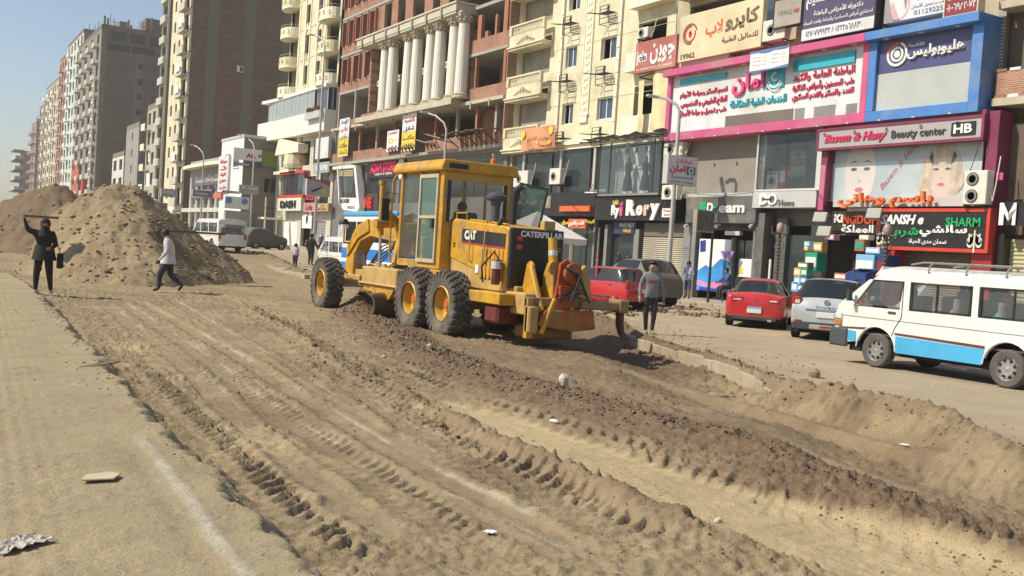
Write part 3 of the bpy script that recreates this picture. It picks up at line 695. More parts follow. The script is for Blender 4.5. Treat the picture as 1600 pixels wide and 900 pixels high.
# ------------------------------------------------------------------ pieces of buildings
_WC = {}
def window(root, y0, y1, z0, z1, X, fm=ALU, gm=GLASSB, leaves=2, deep=.12, open_=0, name='window', shut=0):
    """framed window set in an opening; leaves share meshes with their like"""
    w = round(abs(y1-y0), 1); h = round(z1-z0, 1); key = (w, h, fm.name, leaves, shut)
    if key not in _WC:
        f = G(); t = .06
        f.box(0, .06, -w/2, w/2, -h/2, -h/2+t); f.box(0, .06, -w/2, w/2, h/2-t, h/2)
        for k in range(leaves+1):
            yy = -w/2+k*(w-t)/leaves; f.box(.002, .058, yy, yy+t, -h/2+t, h/2-t)
        f.box(-.05, .1, -w/2-.04, w/2+.04, -h/2-.06, -h/2)
        p = G().box(.02, .03, -w/2/leaves+.03, w/2/leaves-.03, -h/2+.03, h/2-.03)
        _WC[key] = (f.mesh('window', fm), {})
    fmesh, pd = _WC[key]; k = (gm.name)
    if k not in pd: pd[k] = G().box(.02, .035, -w/2/leaves+.03, w/2/leaves-.03, -h/2+.03, h/2-.03).mesh('pane', gm)
    org = ORG[root]
    o = link_mesh(name, fmesh, root, loc=(X+deep-org.x, (y0+y1)/2-org.y, (z0+z1)/2-org.z))
    for j in range(leaves):
        if open_ and j == leaves-1: continue
        link_mesh('pane', pd[k], o, loc=(.012*(j % 2), -w/2+(j+.5)*w/leaves, 0))
    return o
def shell(root, X0, Ya, Yb, Za, Zb, levels, depth=12, m=INTER, roofm=CONC, sidem=CONC, room=3.5, sides=True):
    """what stands behind a facade: floor slabs, a back wall that closes the rooms, end walls, the mass behind, the roof"""
    g = G()
    for z in levels: g.box(X0+.26, X0+room, Ya+.21, Yb-.21, z-.2, z)
    g.build('floor_slab', CONC, root)
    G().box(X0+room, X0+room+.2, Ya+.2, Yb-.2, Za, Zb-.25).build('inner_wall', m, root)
    if sides:
        g = G(); g.box(X0+.02, X0+depth, Ya, Ya+.2, Za, Zb-.2); g.box(X0+.02, X0+depth, Yb-.2, Yb, Za, Zb-.2); g.build('end_wall', sidem, root)
    g = G(); g.box(X0-.02, X0+depth, Ya, Yb, Zb-.2, Zb); g.box(X0-.02, X0+.2, Ya, Yb, Zb, Zb+.8); g.box(X0+depth, X0+depth+.2, Ya, Yb, Za, Zb); g.build('roof', roofm, root)
def bld(name, label, Ya, Yb, X0=32.0, cat='building', group=None):
    return thing(name, label, cat, (X0, (Ya+Yb)/2, 0), 0, group)
def ac_unit(X, Yc, z, label, w=.85, h=.62, d=.32, fans=1, face='-x', m=ACW):
    r = thing('air_conditioner', label, 'air conditioner', (X, Yc, z), 0, 'air conditioner outdoor units')
    local(r)
    G().box(-d/2, d/2, -w/2, w/2, 0, h).build('casing', m, r, bevel=.02, world=False)
    for k in range(fans):
        zc = h*(k+.5)/fans; rr = min(.24, h/fans*.40)
        g = G(); g.lathe([(rr, -d/2-.004), (rr, -d/2-.02), (rr*.9, -d/2-.02), (rr*.9, -d/2-.006), (.0, -d/2-.006)], (0, w*.12, zc), 'x', 16); g.build('fan_housing', DKMET, r, world=False)
        g = G()
        for q in (.35, .6, .85): g.lathe([(rr*q, -d/2-.025), (rr*q+.008, -d/2-.03), (rr*q, -d/2-.034)], (0, w*.12, zc), 'x', 14)
        for q in range(4): g.cbox((-d/2-.028, w*.12, zc), (.004, rr*.98, .006), rx=q*pi/4)
        g.build('fan_grille', PLASTG, r, world=False)
    g = G(); g.box(-d/2-.03, d/2+.25, -w/2+.06, -w/2+.1, -.05, -.01); g.box(-d/2-.03, d/2+.25, w/2-.1, w/2-.06, -.05, -.01); g.tube((d/2, -w/2+.08, -.45), (-d/2, -w/2+.08, -.04), .015); g.tube((d/2, w/2-.08, -.45), (-d/2, w/2-.08, -.04), .015)
    g.build('bracket', DKMET, r, world=False)
    g = G(); g.path([(0, -w/2-.03, h*.3), (0, -w/2-.12, h*.1), (.1, -w/2-.14, h*.6), (.3, -w/2-.1, h+.5)], .022, 5); g.build('pipe', mat('pipe_wrap', (.6, .58, .5), .7), r, world=False)
    return r
def ac_at(px0, py0, px1, py1, X, label, fans=1, d=.34):
    yl, yh, zl, zh = rectX(px0, py0, px1, py1, X)
    return ac_unit(X, (yl+yh)/2, zl, label, w=yh-yl, h=zh-zl, fans=fans, d=d)
def signbox(name, label, x0, y0, x1, y1, X, depth, m, frame=None, fw=.06, group=None, cat='sign', fm=None):
    """a sign case on a plane facing the street, its corners read as a rectangle"""
    yl, yh, zl, zh = rectX(x0, y0, x1, y1, X)
    r = thing(name, label, cat, (X, (yl+yh)/2, zl), 0, group)
    G().box(X, X+depth, yl, yh, zl, zh).build('panel', m, r)
    if frame:
        g = G(); a, b = X-.03, X+depth+.005
        g.box(a, b, yl-fw, yh+fw, zh, zh+fw); g.box(a, b, yl-fw, yh+fw, zl-fw, zl); g.box(a, b, yl-fw, yl, zl, zh); g.box(a, b, yh, yh+fw, zl, zh)
        g.build('frame', frame, r)
    return r, (yl, yh, zl, zh)
def tx(root, s, x0, y0, x1, y1, X, m, bold=.012, depth=.05, shear=0, name='lettering', label=None):
    yl, yh, zl, zh = rectX(x0, y0, x1, y1, X)
    return letters(root, s, yl, yh, zl, zh, X, m, bold, depth, name, shear, label=label)
def frac(rc, a, b, c, d):
    """sub-rectangle: a,b fractions left->right, c,d fractions top->bottom"""
    yl, yh, zl, zh = rc; return (yh-(yh-yl)*b, yh-(yh-yl)*a, zh-(zh-zl)*d, zh-(zh-zl)*c)
def lf(root, s, rc, a, b, c, d, X, m, bold=.012, depth=.03, shear=0, name='lettering'):
    q = frac(rc, a, b, c, d); return letters(root, s, q[0], q[1], q[2], q[3], X, m, bold, depth, name, shear)
def shutter(root, yl, yh, zl, zh, X, m=SHUT, p=.09):
    g = G(); z = zl
    while z < zh-p*.5:
        g.add([(X, yl, z), (X, yh, z), (X-.03, yh, z+p*.35), (X-.03, yl, z+p*.35), (X, yl, z+p*.9), (X, yh, z+p*.9), (X+.01, yh, z+p), (X+.01, yl, z+p)], [(0, 3, 2, 1), (3, 4, 5, 2), (4, 7, 6, 5)]); z += p
    g.box(X-.05, X+.03, yl, yh, zl-.02, zl+.08)
    return g.build('roller_shutter', m, root)
def ring(g, X, yc, zc, r0, r1, a0=0, a1=2*pi, n=24, d=.03):
    for k in range(n):
        t0 = a0+(a1-a0)*k/n; t1 = a0+(a1-a0)*(k+1)/n
        P = [(yc-r*cos(t), zc+r*sin(t)) for r, t in ((r0, t0), (r1, t0), (r1, t1), (r0, t1))]
        g.prism(P, 'x', X-d, X)
    return g
def disc(g, X, yc, zc, ry, rz, n=20, d=.02):
    g.prism([(yc+ry*cos(2*pi*k/n), zc+rz*sin(2*pi*k/n)) for k in range(n)], 'x', X-d, X); return g
def poly(g, X, pts, d=.02, rc=None):
    """pts as fractions of rc (a: left->right, c: top->bottom)"""
    yl, yh, zl, zh = rc
    g.prism([(yh-(yh-yl)*a, zh-(zh-zl)*c) for a, c in pts], 'x', X-d, X); return g
# ================================================================== the long signed building (clinics above, shops below)
Y2a, Y2b = 21.35, 38.85
B2 = bld('shop_building', 'beige clinic building behind the pink and blue sign boards with dark shops below', Y2a, Y2b)
lv = [.15, 4.0, 7.7, 11.2, 14.5, 17.8, 21.1, 24.4]
hol = []
for z in lv[3:]:
    for (a, b) in ((22.4, 25.2), (26.0, 29.6), (30.6, 33.2), (34.2, 37.9)): hol.append((a, b, z+1.0, z+2.95))
low = [(21.9, 28.45, .15, 3.25), (29.0, 32.05, .15, 3.6), (32.6, 37.6, .15, 3.35), (29.0, 31.9, 5.15, 7.55), (21.9, 28.4, 4.9, 7.2)]
g = G(); wall_cells(g, 32, 32.25, Y2a, Y2b, 8.0, 27.5, hol); g.build('facade', mat('beige_render', (.50, .44, .31), .9, .12, .6, .2, 14, col2=(.36, .31, .22), mix=.4), B2)
g = G(); wall_cells(g, 32, 32.25, Y2a, Y2b, .14, 8.0, low); g.build('shop_front_wall', GREYP, B2)
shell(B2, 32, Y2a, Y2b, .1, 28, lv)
g = G()
for z in lv[3:]:
    for (a, b) in ((26.0, 29.6), (34.2, 37.9)): g.box(31.2, 32, a-.1, b+.1, z-.12, z+.02); g.box(31.2, 31.3, a-.1, b+.1, z+.02, z+.95)
g.build('balcony', mat('balcony_render', (.52, .47, .35), .85, .1, 1), B2)
for z in lv[3:]:
    for (a, b) in ((22.4, 25.2), (30.6, 33.2)): window(B2, a, b, z+1.0, z+2.95, 32, leaves=3)
# ---- pink and blue sign board
SX = 31.0
yl, yh, zl, zh = rectX(1045, 113, 1533, 174.5, SX)
ps = thing('clinic_sign', 'huge pink and blue framed sign board across the first floor', 'sign', (SX, (yl+yh)/2, zl))
yd = onX(1359, 120, SX)[0]            # where pink meets blue
zt = zh
g = G(); g.box(SX-.45, 32, yd, yh, zt-.32, zt); g.box(SX-.12, 32, yh-.28, yh, zl, zt-.32); g.box(SX-.12, 32, yd, yh-.28, zl, zl+.38); g.box(SX-.12, SX+.3, yd, yd+.30, zl+.38, zt-.32); g.build('pink_frame', PINK, ps, bevel=.012)
g = G(); g.box(SX-.45, 32, yl, yd-.004, zt-.32, zt); g.box(SX-.12, 32, yl, yl+.42, zl, zt-.32); g.box(SX-.12, 32, yl+.42, yd-.004, zl, zl+.38); g.box(SX-.12, SX+.3, yd-.34, yd-.004, zl+.38, zt-.32); g.build('blue_frame', BLUE, ps, bevel=.012)
G().box(SX+.02, SX+.3, yd+.30, yh-.28, zl+.38, zt-.32).build('white_panel', WHITE2, ps)
zb = onX(1500, 98, SX)[1]
G().box(SX+.02, SX+.3, yl+.42, yd-.34, zb, zt-.32).build('violet_panel', PURP, ps)
G().box(SX+.024, SX+.3, yl+.42, yd-.34, zl+.38, zb-.004).build('grey_panel', mat('grey_sign_face', (.42, .45, .43), .45, .06, .8), ps)
FX = SX+.02
for (a, b, c, d) in ((1065, 125, 1136, 121), (1242, 94.5, 1337, 97)):
    r_ = rectX(a, b, c, d, FX); G().box(FX-.08, FX, r_[0], r_[1], r_[2], r_[3]).build('teal_bar', TEAL, ps)
LR = mat('red_letters', (.55, .03, .10), .4, .08, 3)
for s, a, b, c, d in (('قسم السكر وجراحة الأورام', 1064, 144, 1137, 141), ('العلاج الطبيعي و التخسيس', 1065, 159, 1136, 158), ('طب و تجميل و جراحة الأسنان', 1062, 173, 1135, 171),
                      ('الباطنة العامة والكبد', 1241, 116, 1336, 112), ('طب المسنين وأمراض الذاكرة', 1240, 131, 1335, 128), ('الغدد والسكر والقدم السكري', 1239, 148, 1334, 144)):
    tx(ps, s, a, b, c, d+4, FX, LR, .02, .06)
tx(ps, 'امان', 1147, 117, 1196, 144, FX, mat('pink_letters', (.62, .06, .22), .35, .05, 3), .03, .12)
tx(ps, 'للخدمات الطبية المتكاملة', 1142, 158, 1229, 160, FX, TEAL, .02, .07)
r_ = rectX(1199, 105, 1227, 136, FX); g = G(); g.box(FX-.07, FX, *r_); lg = g.build('logo_tile', TEAL, ps, bevel=.04)
g = G(); yc, zc = (r_[0]+r_[1])/2, (r_[2]+r_[3])/2
ring(g, FX-.07, yc, zc, .12, .20, 1.2, 5.6, 16, .02); ring(g, FX-.07, yc, zc-.12, .28, .36, 3.3, 6.1, 14, .02); ring(g, FX-.07, yc, zc-.15, .40, .44, 3.3, 6.1, 14, .02); g.build('logo_swirl', WHITE, ps)
r_ = rectX(1134, 182, 1239, 187, FX); G().box(FX-.02, FX+.001, *r_).build('brown_panel', mat('brown_grey_panel', (.16, .13, .11), .5, .1, 1), ps)
for (a, b, c, d) in ((1242, 169, 1257, 186), (1272, 166, 1305, 181), (1322, 162, 1339, 178)):
    r_ = rectX(a, b, c, d, FX); g = G(); n = 9
    for k in range(n):
        z = r_[2]+(r_[3]-r_[2])*k/n; g.box(FX-.02, FX, r_[0], r_[1], z, z+(r_[3]-r_[2])/n*.5)
    g.build('vent_louvre', mat('louvre', (.3, .3, .28), .5), ps)
BX = SX+.02
tx(ps, 'هليوبوليس', 1421, 74, 1508, 80, BX, WHITE, .02, .10); tx(ps, 'للأشعة', 1421, 68, 1445, 70, BX, WHITE, .01, .06)
g = G(); yc, zc = onX(1403, 85, BX)
for a, b in ((0, .13), (.20, .28), (.36, .45)): ring(g, BX, yc, zc, a, b, 0, 2*pi, 22, .06)
g.build('ring_logo', WHITE, ps)
g = G(); ring(g, BX-.062, yc, zc, .36, .45, 1.2, 2.9, 10, .02); g.build('red_arc', RED, ps)
g = G()
for k in range(11):
    y = yl+.9+k*(yh-yl-1.8)/10; g.cbox((SX-.3, y, zl-.015), (.06, .06, .02))
    g.cbox((SX-.25, y, zt-.335), (.05, .09, .02))
g.build('spot_lamp', ALU, ps)
# small banner tied over the pink band
yl_, yh_, zl_, zh_ = rectX(1172, 82, 1232, 104, SX-.5)
bn = thing('banner', 'small white and blue notice banner hanging over the pink band', 'banner', (SX-.5, yl_, zl_))
g = G(); n = 10
for k in range(n):
    a, b = yl_+(yh_-yl_)*k/n, yl_+(yh_-yl_)*(k+1)/n; u, v = .02*sin(k*1.3), .02*sin((k+1)*1.3)
    g.add([(SX-.5+u, a, zl_), (SX-.5+v, b, zl_), (SX-.5+v, b, zh_), (SX-.5+u, a, zh_), (SX-.485+u, a, zl_), (SX-.485+v, b, zl_), (SX-.485+v, b, zh_), (SX-.485+u, a, zh_)], [(3, 2, 1, 0), (4, 5, 6, 7), (0, 1, 5, 4), (2, 3, 7, 6)])
g.build('cloth', WHITE, bn, smooth=True)
rc_ = (yl_, yh_, zl_, zh_); g = G(); poly(g, SX-.525, [(0, 0), (1, 0), (1, .06), (.5, .14), (0, .08)], .004, rc_); poly(g, SX-.525, [(0, 1), (1, 1), (1, .86), (.6, .94), (0, .93)], .004, rc_); g.build('blue_edge', mat('banner_blue', (.10, .18, .45), .6), bn)
for k in range(3): lf(bn, 'عيادات تخصصية', rc_, .08, .46, .25+.18*k, .36+.18*k, SX-.525, mat('grey_print', (.3, .33, .4), .6), 0, .003); lf(bn, 'باطنة وأطفال', rc_, .54, .93, .25+.18*k, .36+.18*k, SX-.525, mat('grey_print', (.3, .33, .4), .6), 0, .003)
# ---- beauty centre
plc = thing('beauty_centre_front', 'plum framed shop front with two printed faces under the blue board', 'shop front', (31.5, 25, 4))
g = G(); a1 = onX(1538, 300, 31.3)[0]; a0 = onX(1292, 300, 31.3)[0]
g.box(31.2, 32, a1-.42, a1, .14, 7.55); g.box(31.2, 32, a0, a0+.34, 4.15, 7.55); g.box(31.05, 32, a1, a0, 7.0, 7.6); g.build('plum_surround', PLUM, plc, bevel=.015)
g = G(); g.box(31.17, 31.2, a0+.04, a0+.3, 4.2, 6.0); q = rectX(1556, 270, 1567, 281, 31.17); g.box(31.17, 31.2, *q); g.build('pink_strip', PINK, plc)
bs, rc = signbox('beauty_sign', 'grey sign reading Basem & Hany Beauty center in a plum frame', 1280, 206, 1533, 214, 31.0, .2, mat('pewter_panel', (.38, .35, .35), .4, .06, 1), PLUM, .10)
lf(bs, 'Basem & Hany', rc, .045, .46, .22, .84, 31.0, LR, .03, .05, .3); lf(bs, 'Beauty center', rc, .49, .81, .30, .86, 31.0, mat('dark_letters', (.06, .06, .06), .4), .012, .04)
q = frac(rc, .84, .97, .16, .84); g = G(); g.box(30.96, 31.0, *q); g.build('emblem', BLACK, bs); lf(bs, 'HB', rc, .855, .955, .26, .74, 30.96, WHITE, .03, .02)
# printed poster with two faces
ya, yb, za, zb2 = rectX(1303, 236, 1533, 312, 31.55)
po = thing('poster', 'wide printed poster of two pale faces behind glass', 'poster', (31.55, ya, za))
G().box(31.55, 31.6, ya, yb, za, zb2).build('sheet', mat('poster_ground', (.62, .68, .70), .35, .12, .5, col2=(.45, .55, .60), mix=.5), po)
FSK = mat('printed_skin', (.80, .62, .54), .5, .05, 1); FSK2 = mat('printed_skin_shade', (.62, .42, .35), .5, .05, 1); BL = mat('printed_blond', (.70, .56, .40), .5, .25, 3); BLD = mat('printed_blond_dark', (.36, .24, .16), .5, .25, 3); LIP = mat('printed_lips', (.62, .16, .20), .5, .05, 1); EYE = mat('printed_eyes', (.07, .07, .09), .5, .1, 1)
rcP = (ya, yb, za, zb2)
def face(cx, cy, w, h, hair, X=31.55):
    Hh = yb-ya; e = lambda g, a, c, ra, rb, d: g.prism([(yb-(yb-ya)*(a+ra*cos(t)), zb2-(zb2-za)*(c+rb*sin(t))) for t in [2*pi*k/22 for k in range(22)]], 'x', X-d, X)
    if hair:
        g = G(); e(g, cx, cy-h*.1, w*1.5, h*1.05, .004); e(g, cx-w*.8, cy+h*.5, w*.9, h*.6, .0045); e(g, cx+w*.9, cy+h*.4, w*.8, h*.6, .0045)
        g.build('hair_print', BL, po)
        g = G(); e(g, cx, cy-h*.62, w*1.0, h*.42, .009); e(g, cx-w*.9, cy-h*.1, w*.28, h*.75, .009); e(g, cx+w*.9, cy-h*.1, w*.28, h*.75, .009); g.build('hair_shade_print', BL, po)
    g = G(); e(g, cx, cy, w, h, .008); g.prism([(yb-(yb-ya)*(cx+a), zb2-(zb2-za)*(cy+b)) for a, b in ((-w*.5, h*.6), (w*.5, h*.6), (w*.7, h*1.35), (-w*.7, h*1.35))], 'x', X-.007, X); g.build('face_print', FSK if hair else mat('printed_pale', (.82, .74, .70), .5, .04, 1), po)
    g = G()
    for s in (-1, 1):
        e(g, cx+s*w*.42, cy-h*.12, w*.20, h*.055, .011); g.prism([(yb-(yb-ya)*(cx+s*w*a), zb2-(zb2-za)*(cy-h*b)) for a, b in ((.15, .30), (.45, .40), (.75, .28), (.45, .35))], 'x', X-.011, X)
    g.build('eyes_print', EYE, po)
    g = G(); e(g, cx, cy+h*.25, w*.10, h*.05, .010); g.build('nose_print', FSK2, po)
    g = G(); e(g, cx, cy+h*.52, w*.27, h*.075, .012); g.build('lips_print', LIP, po)
face(.76, .50, .085, .43, True); face(.20, .46, .115, .62, False)
v_ = Matrix.Translation((31.54, yb-(yb-ya)*.38, za+.35)) @ Matrix(((0, 0, -1, 0), (-1, 0, 0, 0), (0, 1, 0, 0), (0, 0, 0, 1))) @ Matrix.Rotation(.85, 4, 'Z')
o = lettersF(po, 'Basem & Hany', v_, 2.3, .30, LR, 0, .003, shear=.3)
for vtx in o.data.vertices: vtx.co -= ORG[po]
# glass over it
for k in range(3):
    a = ya+(yb-ya)*k/3; G().box(31.42, 31.43, a+.02, a+(yb-ya)/3-.02, za, zb2).build('glass_pane', glassmat('poster_glass', (.3, .36, .38), .12, .03), plc)
r_ = rectX(1303, 311, 1533, 322, 31.35); G().box(31.3, 31.5, *r_).build('sill_panel', GREYL, plc)
oa = thing('arabic_sign', 'orange raised Arabic lettering below the poster', 'sign', (31.1, 26, 4.4)); tx(oa, 'باسم وهاني', 1313, 302, 1459, 325, 31.1, mat('orange_letters', (.72, .16, .03), .4, .08, 3), .03, .16)
ac_at(1511, 268, 1547, 320, 30.95, 'tall double fan outdoor unit at the right of the two faces', 2, .4)
# ---- SANSH sign
sa, rc = signbox('shop_sign', 'black sign with red frame reading SANSH e SHARM and green Arabic', 1376, 331, 1541, 390, 30.95, .35, BLACK, mat('red_frame', (.60, .05, .03), .4, .1, 2), .12)
lf(sa, 'SANSH e', rc, .0, .43, .08, .36, 30.95, WHITE, .035, .05, .25); lf(sa, 'SHARM', rc, .64, .95, .16, .40, 30.95, GREEN, .02, .04)
lf(sa, 'سانشي', rc, .40, .84, .36, .70, 30.95, WHITE, .03, .05); lf(sa, 'شرم', rc, .15, .39, .44, .78, 30.95, GREEN, .03, .05); lf(sa, 'ضمان مدى الحياة', rc, .30, .66, .76, .92, 30.95, WHITE, .01, .03)
for a in (.035, .91):
    g = G(); y_ = rc[1]-(rc[1]-rc[0])*a; z_ = rc[3]-(rc[3]-rc[2])*.82
    for k in range(7): t = -.3+k*.62; disc(g, 30.95, y_+.17*cos(t), z_+.15*sin(t), .12, .15, 9, .04)
    g.box(30.90, 30.95, y_-.03, y_+.03, z_-.35, z_+.42); g.box(30.90, 30.95, y_-.22, y_-.17, z_, z_+.3); g.box(30.90, 30.95, y_+.17, y_+.22, z_, z_+.3)
    g.build('crest', mat('crest_paint', (.62, .62, .50), .5), sa)
q = rectX(1549, 403, 1549, 403, 30.9)
# shutter bay right
s1 = thing('shop_entrance', 'closed brown roller shutter between two red pillars', 'shop front', (31.6, 23.5, .15))
ra, rb = onX(1410, 410, 31.5)[0], onX(1527, 410, 31.5)[0]
shutter(s1, rb, ra, .16, 3.2, 31.6, SHUTD)
g = G(); g.box(31.2, 31.7, ra, ra+.45, .14, 3.3); g.box(31.15, 31.7, rb-.75, rb, .14, 3.3); g.build('red_pillar', mat('red_pillar_paint', (.36, .02, .02), .45, .15, 1), s1, bevel=.01)
# ---- kingdom sign and shop
ks_, rc = signbox('shop_sign', 'dark sign reading KiNGDOM with red and white Arabic, partly behind the red frame', 1300, 330, 1376, 366, 31.35, .2, mat('brown_black', (.035, .027, .022), .4, .2, 2))
lf(ks_, 'Ki', rc, .06, .24, .14, .52, 31.35, WHITE, .04, .05); lf(ks_, 'NGDOM', rc, .24, .98, .18, .58, 31.35, mat('red_orange', (.50, .07, .02), .4), .03, .05)
lf(ks_, 'المملكة', rc, .22, .88, .60, .96, 31.35, WHITE, .03, .04)
kd = thing('kiosk_front', 'dark open grocery shop front with a dim red cabinet inside', 'shop front', (32, 27, .15))
yk0, yk1 = onX(1400, 400, 32)[0], onX(1303, 400, 32)[0]
G().box(33.6, 33.7, yk0, yk1, .15, 3.2).build('back_shelf', mat('dark_shelving', (.05, .035, .03), .8, .5, 3), kd)
g = G()
for k in range(4): g.box(33.2, 33.58, yk0+.2, yk1-.2, .6+k*.6, .63+k*.6)
g.build('shelf', DKMET, kd)
r_ = rectX(1335, 385, 1362, 455, 32.5); G().box(32.4, 32.6, *r_).build('red_cabinet', mat('dark_red', (.12, .012, .015), .5), kd)
# ---- DO Home
fa, rc = signbox('shop_sign', 'white fascia with a pair of round letters DO and Home', 1176, 300, 1275, 324, 31.1, .85, GREYL)
lf(fa, 'DO', rc, .13, .42, .14, .84, 31.1, WHITE, .07, .08); g = G(); 
q = frac(rc, .13, .42, .14, .84); ring(g, 31.03, q[0]+.28, (q[2]+q[3])/2, .10, .15, 0, 6.28, 12, .02); g.box(31.0, 31.04, q[0]+.35, q[1]-.2, (q[2]+q[3])/2-.03, (q[2]+q[3])/2+.03); g.build('link_mark', DKMET, fa)
lf(fa, 'Home', rc, .44, .68, .52, .90, 31.1, mat('grey_letters', (.2, .2, .2), .4), .01, .05)
tl = thing('fascia', 'row of white fascia tiles above the Dream sign', 'fascia', (31.2, 35, 4.8))
r_ = rectX(1066, 303, 1176, 308, 31.3)
for k in range(4):
    w_ = (r_[1]-r_[0])/4; bit('tile', tl, GREYL, 31.3, 31.9, r_[0]+k*w_+.012, r_[0]+(k+1)*w_-.012, r_[2], r_[3])
r_ = rectX(1185, 215, 1277, 297, 31.35)
sw = thing('showroom_window', 'upstairs glass showroom with washing machine and cooker on show', 'shop window', (31.3, 30, 5))
g = G(); g.box(31.3, 31.42, r_[0], r_[1], r_[2], r_[2]+.08); g.box(31.3, 31.42, r_[1], r_[1]+.09, r_[2], 7.5); g.box(31.3, 31.42, r_[0]-.35, r_[0], r_[2], 7.5); g.build('frame', ALU, sw)
for k in range(2): G().box(31.35, 31.36, r_[0]+(r_[1]-r_[0])*k/2, r_[0]+(r_[1]-r_[0])*(k+1)/2-.02, r_[2]+.08, 7.5).build('pane', SHOPGL, sw)
g = G(); g.box(31.42, 34.5, r_[0]-.3, r_[1]+.05, r_[2]-.12, r_[2]+.03); g.build('display_floor', GREYL, sw); G().box(33.4, 33.5, r_[0], r_[1], r_[2], 7.5).build('display_wall', mat('display_backdrop', (.25, .27, .28), .7, .2, 1), sw)
zf = r_[2]+.03
def appliance(nm, lab, cat, px0, px1, h, m, kind):
    y1_, y0_ = onX(px0, 290, 31.6)[0], onX(px1, 290, 31.6)[0]; t = thing(nm, lab, cat, (31.6, (y0_+y1_)/2, zf))
    G().box(31.6, 32.1, y0_, y1_, zf, zf+h).build('cabinet', m, t, bevel=.02)
    yc, w = (y0_+y1_)/2, y1_-y0_
    if kind == 0:
        g = G(); ring(g, 31.6, yc, zf+h*.52, w*.22, w*.33, 0, 6.28, 18, .03); g.build('door_ring', ALU, t); g = G(); disc(g, 31.6, yc, zf+h*.52, w*.22, w*.22, 16, .012); g.build('porthole', DGLASS, t); g = G(); g.box(31.58, 31.6, y0_+.04, y1_-.04, zf+h*.86, zf+h*.96); g.build('control_panel', PLASTG, t)
    if kind == 1:
        G().box(31.58, 31.6, y0_+.08, y1_-.08, zf+h*.35, zf+h*.8).build('label_panel', WHITE, t); G().box(31.59, 31.605, y0_+.05, y1_-.05, zf+h*.87, zf+h*.95).build('vent', DKMET, t)
    if kind == 2:
        G().box(31.58, 31.6, y0_+.05, y1_-.05, zf+h*.12, zf+h*.68).build('oven_door', DGLASS, t); g = G(); g.box(31.57, 31.6, y0_+.05, y1_-.05, zf+h*.74, zf+h*.8)
        for k in range(5): g.lathe([(.03, -.05), (.03, 0)], (31.6, y0_+.15+k*(w-.3)/4, zf+h*.88), 'x', 8)
        g.build('handle_and_knobs', STEEL, t); g = G()
        for k in range(4): g.lathe([(.10, 0), (.10, .02), (.03, .03)], (31.75+.2*(k % 2), y0_+.2+(w-.4)*(k//2), zf+h), 'z', 10)
        g.build('burners', DKMET, t)
    return t
appliance('washing_machine', 'white front loading washing machine at the left of the upstairs display', 'washing machine', 1197, 1215, .85, WHITE, 0)
appliance('water_dispenser', 'narrow red and white appliance beside the washing machine upstairs', 'appliance', 1216, 1228, 1.05, RED, 1)
appliance('gas_cooker', 'wide stainless cooker in the upstairs display', 'cooker', 1229, 1257, .85, STEEL, 2)
# boxes stacked on the cooker
ap = thing('microwave_stack', 'pair of small ovens on the shelf above the cooker', 'appliance', (31.8, 29.4, zf+1.1))
for k, (a, b) in enumerate(((1233, 1244), (1246, 1257))):
    y1_, y0_ = onX(a, 270, 31.8)[0], onX(b, 270, 31.8)[0]
    G().box(31.8, 32.1, y0_, y1_, zf+.95, zf+1.75).build('oven', STEEL, ap, bevel=.02); G().box(31.78, 31.8, y0_+.06, y1_-.06, zf+1.05, zf+1.35).build('oven_window', mat('oven_red', (.25, .03, .03), .3), ap)
G().box(31.75, 32.15, onX(1258, 270, 31.8)[0], onX(1232, 270, 31.8)[0], zf+.9, zf+.945).build('shelf', ALU, ap)
# ground floor of DO Home: dark deep recess with pillars
hm = thing('shop_entrance', 'deep dark entrance under the DO Home fascia', 'shop front', (31.8, 30, .15))
g = G(); g.box(31.3, 31.9, *[onX(1192, 400, 31.6)[0]-.25, onX(1185, 400, 31.6)[0]], .14, 4.1); g.box(31.7, 31.9, onX(1226, 400, 31.7)[0], onX(1210, 400, 31.7)[0], .14, 3.9); g.build('pillar', GREYP, hm)
g = G(); yq = onX(1297, 400, 31.7)[0]; g.box(31.5, 31.8, yq, yq+.9, .14, 3.6); g.build('side_panel', mat('charcoal_panel', (.05, .05, .052), .4, .15, 1), hm)
G().box(31.9, 31.92, yq+1.0, onX(1230, 400, 31.9)[0], .2, 3.2).build('glass_door', SHOPGL, hm)
# ---- Dream
dr, rc = signbox('shop_sign', 'dark grey fascia reading Dream in white with a green apple mark', 1072, 308, 1181, 349, 31.15, .4, GREYP)
lf(dr, 'D', rc, .33, .42, .24, .60, 31.15, WHITE, .03, .07); lf(dr, 'r', rc, .435, .49, .34, .60, 31.15, GREEN, .03, .07); lf(dr, 'eam', rc, .50, .86, .34, .62, 31.15, WHITE, .03, .07)
q = frac(rc, .22, .32, .14, .56); g = G(); disc(g, 31.15, (q[0]+q[1])/2, (q[2]+q[3])/2-.05, .22, .2, 12, .06); g.box(31.08, 31.15, (q[0]+q[1])/2-.2, (q[0]+q[1])/2+.2, (q[2]+q[3])/2, (q[2]+q[3])/2+.17); g.build('green_mark', GREEN, dr)
g = G()
for a, b in ((1076, 352), (1125, 352), (1178, 352)):
    y_, z_ = onX(a, b, 31.3); g.tube((31.3, y_, z_+.05), (31.05, y_, z_-.08), .06, .08, 8)
g.build('spot_lamp', ALU, dr)
ds = thing('shop_entrance', 'phone shop front with a white and violet poster and dark glass doors', 'shop front', (31.6, 34, .15))
r_ = rectX(1092, 373, 1141, 458, 31.55); G().box(31.5, 31.55, *r_).build('poster_board', WHITE, ds)
g = G(); poly(g, 31.5, [(0, .62), (.25, .50), (.42, .56), (.72, .36), (1, .42), (1, 1), (0, 1)], .006, r_); g.build('blue_print', mat('sky_blue_print', (.05, .30, .72), .4, .3, .8), ds)
